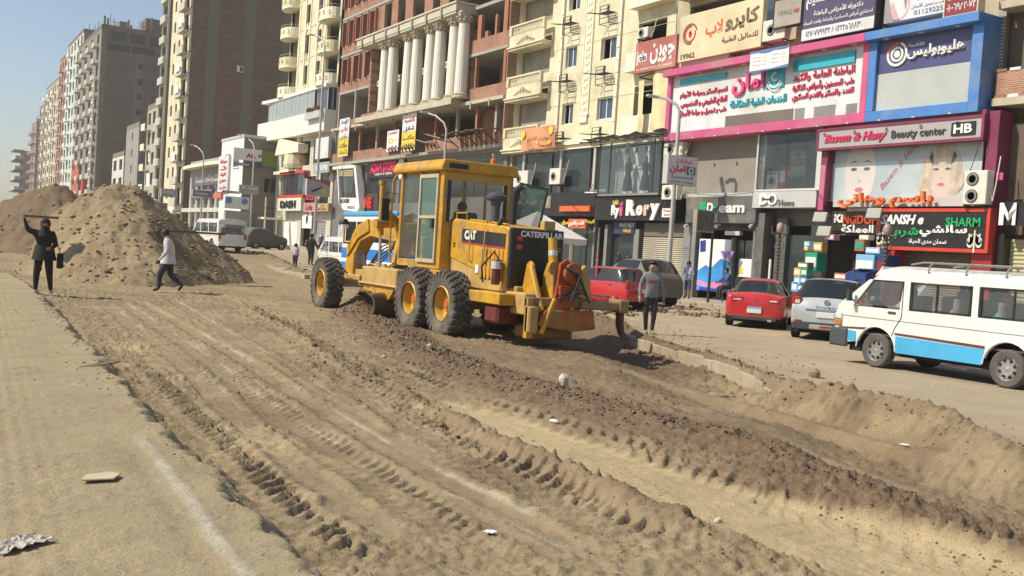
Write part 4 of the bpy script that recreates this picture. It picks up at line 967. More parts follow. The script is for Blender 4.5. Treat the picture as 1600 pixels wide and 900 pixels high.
g = G(); poly(g, 31.494, [(0, .80), (.4, .86), (.9, .72), (1, .76), (1, .84), (.6, .93), (0, .9)], .006, r_); g.build('pink_print', mat('pink_print', (.80, .22, .45), .4, .2, .8), ds)
g = G(); poly(g, 31.494, [(.1, .93), (.6, .95), (1, .88), (1, 1), (.1, 1)], .004, r_); poly(g, 31.494, [(.02, .04), (.2, .02), (.22, .24), (.04, .26)], .004, r_); g.build('navy_print', mat('navy_print', (.03, .05, .30), .4, .3, 1), ds)
g = G(); g.box(31.4, 31.8, onX(1090, 400, 31.6)[0], onX(1071, 400, 31.6)[0], .14, 3.3); g.box(31.4, 31.8, onX(1188, 400, 31.6)[0], onX(1180, 400, 31.6)[0], .14, 3.3); g.box(31.5, 31.7, r_[0]-.12, r_[0]-.02, .14, 3.0); g.build('pillar', mat('mid_grey_cladding', (.22, .225, .22), .5, .1, 1), ds, bevel=.01)
for a, b in ((1143, 1162), (1163, 1180)): y0_, y1_ = onX(b, 400, 31.7)[0], onX(a, 400, 31.7)[0]; G().box(31.7, 31.72, y0_+.03, y1_-.03, .2, 2.9).build('glass_door', SHOPGL, ds)
for lab, a, b, c, d, m_ in (('white notice', 1154, 404, 1178, 434, WHITE), ('yellow notice', 1154, 418, 1161, 428, YELL)):
    q = rectX(a, b, c, d, 31.66 if m_ is YELL else 31.67); G().box(q[0]*0+(31.655 if m_ is YELL else 31.665), 31.68, *q).build('notice', m_, ds, label=lab)
q = rectX(1135, 361, 1158, 368, 31.5); G().box(31.4, 31.6, *q).build('air_curtain', ALU, ds)
wl = thing('letter_sign', 'violet W shaped sign over the phone shop entrance', 'sign', (31.3, 34, 2)); tx(wl, 'W', 1127, 392, 1148, 406, 31.3, mat('violet_letter', (.45, .25, .55), .4), .05, .08)
# wall recess between: grey shutter above Dream
r_ = rectX(1070, 216, 1193, 301, 31.75); up = thing('wall_panel', 'plain grey panelled wall above the Dream shop', 'wall panel', (31.75, 35, 5)); G().box(31.75, 31.98, r_[0], r_[1], 4.95, 7.8).build('panel', mat('greige_panel', (.25, .23, .19), .8, .1, .8, .1, 10), up)
G().box(31.7, 31.99, r_[0]-.16, r_[0]-.02, 4.95, 7.8).build('post', ALU, up)
# ---- upper clinic signs
jn, rc = signbox('clinic_sign', 'faded red Join sign with white Arabic at the left of the clinic signs', 993, 68, 1056, 103, 31.0, .25, mat('faded_red', (.40, .12, .10), .6, .12, 1, col2=(.5, .22, .18), mix=.4), None)
lf(jn, 'join', rc, .04, .30, .30, .78, 31.0, WHITE, .03, .02); lf(jn, 'جوين', rc, .38, .97, .14, .80, 31.0, WHITE, .03, .02); lf(jn, 'oin', rc, .12, .28, .44, .62, 30.985, mat('navy_letters', (.03, .05, .15), .4), .02, .01); lf(jn, '01004567120  01158899', rc, .06, .92, .86, .93, 31.0, WHITE, 0, .01)
cl, rc = signbox('clinic_sign', 'beige laboratory sign with drop logo, Arabic lettering and 19962', 1062, 27, 1190, 72, 31.0, .25, mat('beige_sign', (.66, .56, .36), .6, .1, .8, col2=(.52, .43, .28), mix=.35), None)
lf(cl, 'كايرو', rc, .58, .96, .16, .56, 31.0, mat('brown_letters', (.16, .10, .06), .5), .03, .02); lf(cl, 'لاب', rc, .34, .55, .26, .60, 31.0, ORANGE, .03, .02); lf(cl, 'للتحاليل الطبية', rc, .55, .96, .66, .80, 31.0, mat('brown_letters', (.16, .10, .06), .5), .01, .02); lf(cl, '19962', rc, .04, .22, .84, .96, 31.0, mat('brown_letters', (.16, .10, .06), .5), .02, .02)
q = frac(rc, .03, .26, .12, .74); yc, zc = (q[0]+q[1])/2, (q[2]+q[3])/2
g = G(); ring(g, 31.0, yc, zc, .42, .50, .3, 5.0, 22, .02); g.build('ring_dark', mat('brown_letters', (.16, .10, .06), .5), cl)
g = G(); ring(g, 31.0, yc, zc, .32, .39, 1.4, 6.6, 20, .02); disc(g, 31.0, yc, zc-.03, .11, .13, 12, .02); poly(g, 31.0, [(0, 0), (1, 0), (.5, -1.4)], .02, (yc-.1, yc+.1, zc-.1, zc+.02)); g.build('drop_mark', RED, cl)
l2, rc = signbox('clinic_sign', 'small weathered sign with 19962 and an arrow below the beige one', 1210, 2, 1252, 35, 30.9, .3, mat('weathered_sign', (.36, .32, .27), .7, .15, 1.5), DKMET, .03)
lf(l2, '19962', rc, .16, .66, .42, .60, 30.9, mat('grey_letters', (.2, .2, .2), .4), .02, .01); g = G(); poly(g, 30.9, [(.72, .46), (.84, .46), (.84, .40), (.95, .52), (.84, .64), (.84, .58), (.72, .58)], .01, rc); g.build('arrow', mat('arrow_red', (.3, .08, .06), .5), l2)
dc, rc = signbox('clinic_sign', 'large dark violet doctor sign with white Arabic lines', 1256, -20, 1368, 43, 30.9, .4, mat('doctor_violet', (.075, .06, .13), .45, .08, 1), BLACK, .04)
lf(dc, 'محمد عبد العليم', rc, .04, .96, .14, .44, 30.9, WHITE, .02, .02); lf(dc, 'دكتوراه الأمراض الباطنة', rc, .16, .84, .47, .60, 30.9, WHITE, .012, .02); lf(dc, 'استشاري أمراض الحساسية والمناعة والغدد الصماء', rc, .02, .97, .63, .75, 30.9, WHITE, .005, .02)
q = frac(rc, 0, 1, .79, .995); G().box(30.88, 30.9, *q).build('number_band', WHITE2, dc); lf(dc, '٠١٢٧٠٧٧٩٩٣٢ / ٠١٢٢٢٥٦٨٨٣٠', rc, .05, .84, .83, .94, 30.88, mat('doctor_violet', (.075, .06, .13), .45), .01, .01)
dn, rc = signbox('clinic_sign', 'white dental clinic sign with pink tooth drawing above the blue band', 1384, -24, 1499, 14, 31.2, .3, WHITE2, None)
lf(dn, 'Dental', rc, .45, .72, .38, .58, 31.2, mat('slate_letters', (.10, .15, .25), .4), .01, .01); lf(dn, 'Clinic', rc, .73, .95, .38, .58, 31.2, PINK, .01, .01); lf(dn, 'للحشو لطب و تجميل الأسنان', rc, .38, .98, .66, .78, 31.2, mat('slate_letters', (.10, .15, .25), .4), .005, .01); lf(dn, '01129225 777', rc, .42, .98, .82, .94, 31.2, mat('slate_letters', (.10, .15, .25), .4), .01, .01)
g = G(); q = frac(rc, .05, .3, .3, .95); ring(g, 31.2, (q[0]+q[1])/2, (q[2]+q[3])/2, .5, .56, 0, 6.28, 20, .01); poly(g, 31.2, [(.02, .98), (.12, .5), (.22, .98)], .01, rc); g.build('tooth_ring', mat('rose_print', (.75, .35, .38), .5), dn)
g = G(); poly(g, 31.2, [(.0, .98), (0, .1), (.14, .98)], .012, rc); poly(g, 31.2, [(.20, .1), (.34, .1), (.30, .75)], .012, rc); g.build('grey_triangle', mat('grey_print2', (.30, .28, .3), .5), dn)
cr, rc = signbox('clinic_sign', 'dark red projecting sign at the far right above the blue band', 1478, -22, 1528, 17, 30.6, .35, mat('maroon_sign', (.22, .03, .035), .5, .1, 1), mat('cream_edge', (.6, .52, .38), .5), .05)
lf(cr, 'عيادة الأسنان', rc, .08, .92, .2, .5, 30.6, WHITE, .01, .01); lf(cr, '٠١٠٠٦٩٨٢٠٧٢', rc, .05, .95, .62, .85, 30.6, WHITE, .01, .01)
ac_at(1196, 35, 1231, 60, 31.2, 'outdoor unit between the beige and the violet clinic signs')
ac_at(1000, 46, 1016, 58, 31.5, 'small outdoor unit in the balcony above the Join sign')
ac_at(1041, 224, 1070, 243, 31.3, 'outdoor unit under the pink board behind the lamp pole')
ac_at(1038, 290, 1062, 312, 31.0, 'outdoor unit right above the Rory sign, behind the pole')
# ================================================================== brick building at the right edge
B1 = bld('brick_building', 'building with herringbone brick balconies at the right edge', 12, 21.2)
shell(B1, 32.6, 12, 21.2, .1, 28, [.15, 4.0, 7.3, 10.6, 13.9, 17.2, 20.5, 23.8], sidem=BRICKX)
zA = onX(1580, 165, 31.6)[1]; zB = onX(1580, 152, 31.6)[1]; zC = onX(1580, 107, 31.6)[1]
SLB = mat('balcony_slab', (.46, .40, .29), .85, .12, 1.5, .2, 20)
HB = brickmat('herringbone_brick', (.40, .16, .10), (.32, .12, .08), (.45, .36, .28), .22, .07)
st_ = zC-zA
for k in range(-0, 5):
    z = zA+k*3.3
    if k == 0 or True:
        g = G(); g.box(31.4, 32.9, 12, 21.15, z, z+(zB-zA)-.02); g.build('balcony_slab', SLB, B1)
        g = G(); g.box(31.5, 31.62, 12, 21.1, z+(zB-zA)-.02, z+st_-.09); g.box(31.62, 32.8, 20.98, 21.1, z+(zB-zA)-.02, z+st_-.09); g.build('brick_parapet', HB, B1)
        for j in range(18): bit('coping_brick', B1, WHITE if j % 2 else BRICK, 31.47, 31.65, 21.1-.5*j-.38, 21.1-.5*j, z+st_-.09, z+st_)
        for j in range(18): bit('coping_brick', B1, WHITE if j % 2 else BRICK, 31.46, 31.5, 21.1-.5*j-.38, 21.1-.5*j, z+(zB-zA)-.015, z+(zB-zA)+.09)
g = G(); g.box(32.3, 32.9, 20.5, 21.2, .14, 26); g.box(32.3, 32.9, 12, 12.6, .14, 26); g.build('corner_pier', mat('brown_pier', (.15, .12, .09), .85, .15, 1), B1)
g = G()
for k in range(24):
    z = onX(1551, 33+k*5.1, 31.9)[1]; g.box(31.85, 31.95, 21.2, 21.45, z, z+.07)
g.box(31.95, 31.99, 21.2, 21.5, onX(1551, 160, 31.9)[1], 11.6); g.build('ladder_rungs', mat('grey_brackets', (.36, .36, .34), .5, .1, 3), B1, kind='stuff')
ms, rc = signbox('shop_sign', 'black and red sign with a folded white letter M at the right edge', 1562, 316, 1640, 352, 31.0, .3, BLACK)
g = G(); q = rectX(1576, 316, 1640, 354, 30.99); g.box(30.96, 30.99, q[0], q[1]-.75, q[2], q[3]); g.build('red_field', RED, ms)
rm = rectX(1562, 317, 1588, 352, 30.95); g = G(); poly(g, 30.95, [(0, 0), (.22, 0), (.55, .5), (.85, 0), (1, 0), (1, 1), (.8, 1), (.8, .4), (.55, .8), (.28, .42), (.28, 1), (0, 1)], .03, rm); g.build('letter_m', WHITE, ms)
g = G(); poly(g, 30.92, [(.55, .5), (1, .28), (.62, .85)], .01, rm); g.build('letter_fold', PLASTG, ms)
s2 = thing('shop_entrance', 'louvred yellowish shutter at the right edge below the M sign', 'shop front', (31.7, 19, .15))
q0, q1 = onX(1640, 400, 31.7)[0], onX(1578, 400, 31.7)[0]; shutter(s2, q0, q1, .16, 3.3, 31.7, mat('yellow_shutter', (.42, .38, .22), .6, .15, 1.5), .14)
G().box(31.3, 31.9, q1, q1+.5, .14, 3.4).build('dark_pier', BLACK, s2)
G().box(31.95, 32.6, 12, 21.2, 3.4, 7.2).build('plain_band', mat('brown_band', (.13, .095, .07), .85, .2, 1), B1)
# ================================================================== cream apartment building with balconies
Y3a, Y3b = 38.9, 54.15
B3 = bld('apartment_building', 'cream rendered apartment building with balustraded balconies and a carved vertical strip', Y3a, Y3b)
def spanX(x0, x1, y, X=32.0): return onX(x1, y, X)[0], onX(x0, y, X)[0]
yw = [spanX(884, 901, 90), spanX(939, 963, 75)]
zb_, zt_ = onX(951, 92)[1], onX(951, 57)[1]; zst = 3.27
hol = []
for k in range(-1, 5):
    for a, b in yw: hol.append((a, b, zb_+k*zst, zt_+k*zst))
yR = spanX(1008, 1042, 60); yL = spanX(812, 860, 100); zR0 = onX(1020, 100)[1]
for k in range(-1, 5):
    hol.append((39.6, 41.9, zb_-.95+k*zst, zt_+.25+k*zst))
for k in range(-1, 5):
    hol.append((50.3, 53.9, 9.35+1.0+(k)*3.12-.95, 9.35+k*3.12+2.25))
g = G(); wall_cells(g, 32, 32.3, Y3a, Y3b, 7.95, 27.5, hol); g.build('facade', CREAM, B3)
G().box(32.4, 44, 50.25, 54.1, 7.9, 27).build('balcony_room', mat('grey_room', (.30, .28, .24), .9, .2, .8), B3)
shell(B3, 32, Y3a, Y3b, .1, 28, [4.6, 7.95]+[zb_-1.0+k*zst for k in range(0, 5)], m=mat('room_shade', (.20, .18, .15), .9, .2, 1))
for k in range(-1, 5):
    for j, (a, b) in enumerate(yw): window(B3, a, b, zb_+k*zst, zt_+k*zst, 32, WHITE, GLASSB, 2, .14, open_=(k+j) % 2 if k < 3 else 0)
# plaster joints, quoins and the recessed seams
g = G()
for px in (884-3, 972): pass
for (x0, y0) in ((883.5, 20), (974, 20)):
    y_ = onX(x0, y0)[0]
    G().box(31.95, 32.0, y_-.05, y_+.05, 8.3, 27).build('seam_strip', mat('seam_dark', (.28, .25, .17), .8), B3, bevel=.02)  # dark strip set on the wall stands in for a recessed seam
    for k in range(27):
        z = 8.4+k*.66; bit('quoin', B3, CREAM2, 31.94, 32.0, y_+.06, y_+(.34 if k % 2 else .24), z, z+.6)
g = G()
for k in range(5): g.box(31.985, 32, Y3a+.1, 49.9, 11.0+k*zst-.62, 11.0+k*zst-.60)
g.build('plaster_joint', mat('joint_cream', (.5, .45, .3), .9), B3, kind='stuff')
# carved strip
ya_, yb_ = spanX(907, 920, 170); g = G(); zc0 = onX(913, 178)[1]
g.box(31.92, 32, yb_-.07, yb_, zc0, 27); g.box(31.92, 32, ya_, ya_+.07, zc0, 27); g.box(31.96, 31.995, ya_+.07, yb_-.07, zc0, 27)
g.box(31.86, 32, ya_-.06, yb_+.06, zc0-.12, zc0); g.box(31.88, 32, ya_+.04, yb_-.04, zc0-.5, zc0-.12); g.build('carved_strip', CREAM2, B3, kind='stuff', bevel=.02)
g = G(); ym = (ya_+yb_)/2; z = zc0+.2; i_ = 0
while z < 18.5:
    for s in (-1, 1):
        ring(g, 31.965, ym+s*.09, z, .045, .10, s*.6, s*.6+4.4, 7, .05)
        g.cbox((31.94, ym+s*.17, z+.12), (.02, .07, .03), rx=s*.8)
    g.ell((31.95, ym, z+.17), (.03, .05, .07), 6, 4); z += .42
g.build('carved_scroll', CREAM2, B3, kind='stuff')
# cornice at the foot and the mezzanine
g = G(); g.box(31.55, 32.3, Y3a, 50.0, 7.95, 8.15); g.box(31.7, 32.3, Y3a, 50.0, 7.72, 7.95); g.box(31.62, 32.3, Y3a, 50, 8.15, 8.22); g.build('cornice', CREAM2, B3, bevel=.02)
# cages for outdoor units
def cage(y, z):
    g = G(); w, h = .42, .62
    for a in (-w, w):
        g.box(31.45, 31.48, y+a-.015, y+a+.015, z-h, z+h*.55); g.box(31.45, 32.0, y+a-.015, y+a+.015, z-.02, z+.01); g.box(31.45, 32.0, y+a-.015, y+a+.015, z-h, z-h+.03)
    for c in (-h, -h*.5, 0, h*.25, h*.55): g.box(31.44, 31.47, y-w, y+w, z+c-.015, z+c+.015)
    for q in range(5): g.box(31.5+q*.1, 31.53+q*.1, y-w, y+w, z-.03, z)
    g.tube((31.45, y+w, z), (31.0, y+w+.55, z+.02), .02); g.tube((32.0, y+w, z), (31.0, y+w+.55, z+.02), .02)
    g.tube((31.6, y-.1, z), (31.6, y-.12, z+.35), .05, n=6)
    return g.build('bracket_cage', DKMET, B3, kind=None)
for k in range(-1, 2):
    for a, b in yw: cage((a+b)/2-.15, (zb_+k*zst)-.85)
# left bay balconies with turned balusters
YB0, YB1 = 50.15, 54.15
bal = G()
bal.lathe([(.035, 0), (.05, .05), (.06, .16), (.035, .26), (.03, .36), (.05, .42), (.05, .46)], (0, 0, 0), 'z', 6); bm_ = bal.mesh('baluster', CREAM2, smooth=True)
for k in range(-1, 5):
    z = 11.08+.01+k*3.16
    g = G(); g.box(31.3, 32.3, YB0, YB1, z-.16, z+.02); g.box(31.22, 32.3, YB0-.06, YB1+.06, z-.02, z+.08); g.box(31.38, 31.5, YB0, YB1, z+.08, z+.78); g.box(31.5, 32, YB1-.12, YB1, z+.08, z+.78); g.box(31.34, 31.54, YB0, YB1, z+1.30, z+1.42); g.box(31.54, 32, YB1-.16, YB1+.02, z+1.30, z+1.42)
    g.box(31.34, 31.54, YB1-.25, YB1, z+.78, z+1.30); g.box(31.34, 31.54, YB0, YB0+.2, z+.78, z+1.30); g.build('balcony_front', CREAM, B3, bevel=.015)
    for j in range(19): link_mesh('baluster', bm_, B3, loc=(31.44-32, YB0+.32+j*.178-ORG[B3].y, z+.80))
    for j in range(2): link_mesh('baluster', bm_, B3, loc=(31.65-32+j*.18, YB1-.06-ORG[B3].y, z+.80))
    g = G(); yc = (YB0+YB1)/2
    for s in (-1, 1):
        for q in range(4): ring(g, 31.38, yc+s*(.2+q*.24), z+.42-q*.07, .07, .13-.02*q, 0, 4.6, 7, .05)
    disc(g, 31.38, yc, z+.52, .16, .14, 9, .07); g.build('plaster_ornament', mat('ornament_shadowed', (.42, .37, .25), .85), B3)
# concrete slab edge + brick jamb next to the unfinished building
G().box(31.35, 32, YB1-.0, YB1+.12, 8.3, 27).build('brick_jamb', BRICK, B3)
# banner on the lowest balcony
yl_, yh_, zl_, zh_ = rectX(815, 202, 868, 230, 31.15); bn = thing('banner', 'red and yellow cloth banner hung over the lowest cream balcony', 'banner', (31.15, yl_, zl_))
def cloth(root, rc, X, m, wav=.05, n=14, m_=5, sag=0.0, name='cloth'):
    yl, yh, zl, zh = rc; g = G(); V = []; F = []
    for j in range(m_+1):
        for i in range(n+1):
            a, b = i/n, j/m_; V.append((X+wav*sin(a*9+b*2.5)*(.4+.6*(1-b))-.03*b, yh-(yh-yl)*a, zl+(zh-zl)*b-sag*sin(pi*a)*b*.9-(.04*sin(a*13) if j == 0 else 0)))
    for j in range(m_):
        for i in range(n): k = j*(n+1)+i; F.append((k, k+1, k+n+2, k+n+1))
    n0 = len(V); V += [(x+.012, y, z) for x, y, z in V]; F += [tuple(reversed([q+n0 for q in f])) for f in F[:n*m_]]
    g.add(V, F); return g.build(name, m, root, smooth=True)
cloth(bn, (yl_, yh_, zl_, zh_), 31.15, mat('banner_red', (.45, .10, .08), .7, .15, 1, col2=(.60, .30, .16), mix=.7))
rcb = (yl_, yh_, zl_, zh_); g = G(); disc(g, 31.08, yh_-.3, zh_-.35, .22, .22, 10, .01); disc(g, 31.08, yl_+.45, zh_-.3, .25, .25, 10, .01); g.build('yellow_disc', YELL, bn)
lf(bn, 'مبروك الافتتاح', rcb, .15, .8, .40, .62, 31.07, mat('orange_red', (.7, .3, .12), .6), .01, .01); lf(bn, 'قريبا', rcb, .5, .9, .66, .86, 31.07, YELL, .03, .01)
# awning cloth on the right bay and its rail
yl_, yh_, zl_, zh_ = rectX(1006, 117, 1049, 206, 31.2); aw = thing('curtain', 'long yellowish canvas curtain hanging from the balcony left of the pink board', 'curtain', (31.2, yl_, zl_))
cloth(aw, (yl_, yh_-.6, zl_+.2, zh_+.2), 31.2, TARP, .10, 26, 8); cloth(aw, (yh_-.1, yh_+.35, zl_-.1, zh_-.3), 31.1, TARP, .05, 8, 6)
g = G(); g.tube((31.2, yl_-.2, zh_+.22), (31.2, yh_+.5, zh_-.1), .03, n=6); g.tube((31.2, yh_+.5, zh_-.1), (32, yh_+.5, zh_-.1), .03, n=6); g.build('rail', DKMET, aw)
for k in range(-1, 5):
    z = zb_-1.0+k*zst; g = G(); g.box(31.4, 32, Y3a+.2, 42.1, z-.1, z+.06); g.box(31.42, 31.52, Y3a+.25, 42.05, z+.06, z+.85); g.build('balcony', CREAM2, B3)
# mezzanine glass front
MZ0, MZ1 = 5.05, 7.72
fr = G(); fr.box(31.75, 32.2, 40.45+.0, 54.1, MZ0-.1, MZ0); fr.build('transom', DKMET, B3)
posts = [onX(822, 265)[0], onX(880, 265)[0], 41.9, onX(932, 280)[0]]
for y_ in posts: bit('post', B3, GREYL if y_ > 44 else ALU, 31.78, 32.1, y_-.1, y_+.1, MZ0-.1, 7.72)
for a, b in ((49.2, 53.2), (45.3, 49.0), (42.0, 45.1)): G().box(31.9, 31.915, a, b, MZ0, MZ1).build('shop_window', SHOPGL, B3)
G().box(33.6, 33.7, 39, 54, 4.8, 7.8).build('showroom_wall', mat('showroom_shade', (.14, .15, .15), .8, .25, .8), B3)
def mannequin(X, y, z, h, m, label, sleeves=True, parent=None):
    t = thing('mannequin', label, 'mannequin', (X, y, z), 0, 'dressed dummies in the upstairs windows'); local(t)
    g = G(); g.lathe([(.26, 0), (.22, h*.3), (.13, h*.52), (.17, h*.68), (.19, h*.80), (.07, h*.86), (.055, h*.9)], (0, 0, 0), 'z', 10)
    if sleeves: g.path([(0, .17, h*.82), (0, .26, h*.68), (0, .22, h*.55)], [.05, .045, .03], 6); g.path([(0, -.17, h*.82), (0, -.26, h*.68), (0, -.30, h*.55)], [.05, .045, .03], 6)
    g.build('dress', m, t, smooth=True, world=False)
    g = G(); g.ell((0, 0, h*.95), (.08, .08, .11), 8, 6); g.build('head', mat('dummy_head', (.10, .09, .08), .5), t, smooth=True, world=False)
    g = G(); g.lathe([(.18, -.02), (.18, .03), (.0, .03)], (0, 0, -.12), 'z', 10); g.tube((0, 0, -.1), (0, 0, .02), .03); g.build('base', WHITE, t, world=False)
    return t
DRK = mat('dark_cloth', (.03, .03, .032), .9, .2, 4); MAR = mat('maroon_cloth', (.18, .03, .04), .9, .2, 4)
mannequin(31.5, onX(981, 280, 31.5)[0], 5.25, 1.75, DRK, 'dummy in a long black dress left in the Rory window'); mannequin(31.5, onX(1008, 280, 31.5)[0], 5.25, 1.7, DRK, 'dummy in a black dress with bent arm right in the Rory window')
mannequin(32.6, onX(843, 275, 32.6)[0], 5.1, 1.5, DRK, 'dark dummy between the two outdoor units upstairs'); mannequin(32.6, onX(902, 270, 32.6)[0], 5.1, 1.7, DRK, 'dark dummy in a coat behind dusty glass upstairs'); mannequin(32.6, onX(925, 272, 32.6)[0], 5.1, 1.6, MAR, 'dim maroon dummy at the end of the dusty glass upstairs')
# Rory show window upstairs
ra, rb = spanX(962, 1040, 270, 31.3); rw = thing('showroom_window', 'bright upstairs window box with black dresses above the Rory sign', 'shop window', (31.3, (ra+rb)/2, 5))
g = G(); ypan = spanX(962, 1021, 270, 31.9); 
for k in range(3): bit('backdrop_panel', rw, mat('backdrop', (.50, .52, .52), .7, .06, .6), 31.9, 31.98, ypan[0]+(ypan[1]-ypan[0])*k/3+.015, ypan[0]+(ypan[1]-ypan[0])*(k+1)/3-.015, 5.1, 7.6)
G().box(30.9, 32, ra, rb+1.0, 4.95, 5.06).build('window_floor', PLASTG, rw)
g = G(); g.box(30.92, 30.98, rb+.95, rb+1.03, 5.06, 7.7); g.box(30.92, 30.98, rb, rb+.08, 5.06, 7.7); g.box(30.92, 30.98, ra+.5, ra+.58, 5.06, 7.7); g.build('mullion', DKMET, rw)
G().box(31.6, 31.95, ra, ypan[0]-.02, 5.06, 7.7).build('black_curtain', mat('black_cloth', (.02, .02, .02), .9), rw)
G().box(30.94, 30.95, ra, rb+.95, 5.06, 7.65).build('pane', glassmat('clear_glass', (.2, .25, .27), .13, .03), rw)
g = G()
for a in (966, 980, 995, 1010):
    y_, z_ = onX(a, 240, 31.5); g.tube((31.5, y_, 7.68), (31.5, y_, 7.45), .02); g.tube((31.5, y_, 7.45), (31.45, y_-.02, 7.22), .07, .09, 8)
g.tube((31.5, ra, 7.68), (31.5, rb+.6, 7.68), .025, n=6); g.build('track_lamps', DKMET, rw)
# ragged canopy above it
cp = thing('canopy', 'ragged dark metal canopy with loose sheets under the cream cornice', 'canopy', (30.8, 42, 7.8))
y0_, y1_ = spanX(915, 1047, 230, 31)
g = G(); g.tube((30.6, y0_, 7.86), (30.6, y1_, 7.80), .03, n=6)
for k in range(9):
    y_ = y0_+(y1_-y0_)*k/8; g.tube((30.6, y_, 7.85), (31.7, y_, 7.93), .02, n=5)
g.build('canopy_frame', DKMET, cp); 
for k in range(7):
    g = G(); g.cbox((31.0+random.uniform(-.1, .1), y0_+(k+.5)*(y1_-y0_)/7, 7.95+random.uniform(0, .1)), (.42, random.uniform(.3, .5), .012), random.uniform(-.3, .3), random.uniform(-.15, .15), random.uniform(-.2, .2)); g.build('sheet', mat('grey_sheet', (.20, .19, .17), .8, .3, 2), cp)
ac_at(862, 264, 879, 288, 31.4, 'white outdoor unit fixed left of the dusty show windows')
ac_at(806, 268, 828, 292, 31.4, 'outdoor unit half hidden right behind the grader cab')
# fascias of the ground floor
def fascia(lab, x0, y0, x1, y1, m, X=31.3, d=.5, nm='shop_sign'): return signbox(nm, lab, x0, y0, x1, y1, X, d, m)
f1, rc = fascia('black fascia with small gold Arabic lettering and a round crest', 805, 303, 929, 338, BLACK)
lf(f1, 'معدن الكلابي فاشون', rc, .0, .30, .25, .60, 31.3, mat('gold_letters', (.55, .42, .16), .4, .1, 4, metal=.4), .015, .03); q = frac(rc, .40, .48, .12, .66); g = G(); g.box(31.27, 31.3, *q); g.build('crest_plate', PLASTG, f1); g = G(); disc(g, 31.27, (q[0]+q[1])/2, (q[2]+q[3])/2, .22, .28, 12, .02); g.build('crest', mat('crest_gold', (.35, .30, .2), .5), f1)
f2, rc = fascia('black fascia with white Rory lettering and a pink and gold emblem', 929, 309, 1056, 345, BLACK, 31.1, .6)
lf(f2, 'R', rc, .43, .55, .12, .80, 31.1, WHITE, .07, .10); lf(f2, 'o', rc, .555, .635, .36, .80, 31.1, WHITE, .07, .10); lf(f2, 'r', rc, .65, .71, .34, .80, 31.1, mat('peach_letter', (.75, .52, .38), .4), .07, .10); lf(f2, 'y', rc, .72, .83, .30, .98, 31.1, WHITE, .07, .10)
lf(f2, 'Ry', rc, .24, .345, .34, .92, 31.1, WHITE, .05, .08); lf(f2, 'i', rc, .35, .39, .22, .82, 31.1, PINK, .08, .10); g = G(); poly(g, 31.1, [(.25, .12), (.27, .22), (.29, .10), (.31, .2), (.325, .10), (.325, .32), (.25, .34)], .06, rc); g.build('crown', mat('gold_crown', (.5, .36, .08), .5), f2)
q = frac(rc, .855, .965, .50, .86); G().box(31.06, 31.1, *q).build('plate', WHITE, f2); lf(f2, 'Women', (q[0], q[1], q[2], q[3]), .12, .88, .12, .42, 31.06, LR, .01, .01); lf(f2, 'Store', (q[0], q[1], q[2], q[3]), .2, .8, .55, .85, 31.06, LR, .01, .01)
f3, rc = fascia('orange neon restaurant sign in two tiers left of the Rory sign', 874, 322, 921, 330, ORANGE, 31.0, .4)
f4 = thing('shop_sign', 'orange panel with white Arabic and yellow lettering either side', 'sign', (31, 47, 4)); q = rectX(888, 342, 915, 357, 31.0); G().box(31.0, 31.15, *q).build('panel', ORANGE, f4); tx(f4, 'الشرقاوي', 889, 345, 914, 355, 31.0, WHITE, .03, .06); tx(f4, 'سوق', 879, 344, 889, 352, 31.0, YELL, .03, .05); tx(f4, 'كبدة', 916, 343, 930, 350, 31.0, YELL, .03, .05)
r1 = spanX(805, 934, 380, 32); sh = thing('shop_entrance', 'dark glazed restaurant front with orange ringed pipes below the orange sign', 'shop front', (31.9, 47, .15))
for a, b in ((44.4, 46.4), (46.6, 48.6), (48.8, 51.5), (51.7, 54)): G().box(31.85, 31.87, a, b, .15, 3.6).build('shop_glass', SHOPGL, sh)
g = G()
for a in (46.5, 48.7, 51.6, 44.3): g.box(31.75, 31.95, a-.08, a+.08, .14, 3.7)
g.build('pillar', PLASTG, sh)
for (a, b) in ((894, 400), (934, 400)):
    y_ = onX(a, b, 31.4)[0]; g = G(); g.tube((31.4, y_, .15), (31.4, y_, 3.3), .06); g.build('pipe', PLASTG, sh); g = G()
    for k in range(4): g.lathe([(.07, 0), (.085, .04), (.07, .10)], (31.4, y_, .9+k*.3), 'z', 8)
    g.build('orange_rings', ORANGE, sh)
tx(sh, 'Tota', 896, 377, 909, 384, 31.8, mat('pale_gold', (.6, .5, .3), .5), .01, .02)
G().box(33.4, 33.5, 39, 54, .15, 4.6).build('inner_wall', DARK, sh)
q = rectX(959, 346, 993, 366, 31.5); wn = thing('shop_sign', 'dark violet WHY NOT poster over a dark doorway', 'sign', (31.5, q[0], q[2])); G().box(31.5, 31.54, *q).build('panel', mat('violet_poster', (.04, .035, .10), .5, .3, 1), wn); lf(wn, 'WHY NOT', q, .25, .95, .12, .48, 31.5, WHITE, .01, .01); lf(wn, 'SALE', q, .45, .8, .56, .86, 31.5, YELL, .01, .01)
w2 = thing('shop_entrance', 'dark doorway with hanging clothes under the WHY NOT poster', 'shop front', (31.7, 41.5, .15)); y0_, y1_ = spanX(947, 1000, 400, 31.7)
G().box(31.9, 31.95, y0_, y1_, .15, 3.4).build('door_glass', SHOPGL, w2)
g = G(); g.box(31.5, 31.8, y1_-.25, y1_, .14, 3.5); g.box(31.5, 31.8, y0_-.05, y0_+.35, .14, 3.3); g.build('pillar', PLASTG, w2)
mannequin(31.6, onX(967, 395, 31.6)[0], .3, 1.75, DRK, 'dark dressed dummy in the doorway under the WHY NOT poster'); mannequin(31.6, onX(982, 395, 31.6)[0], .3, 1.6, mat('faded_print_cloth', (.25, .22, .24), .9, .4, 8), 'patterned dressed dummy in the doorway under the WHY NOT poster')
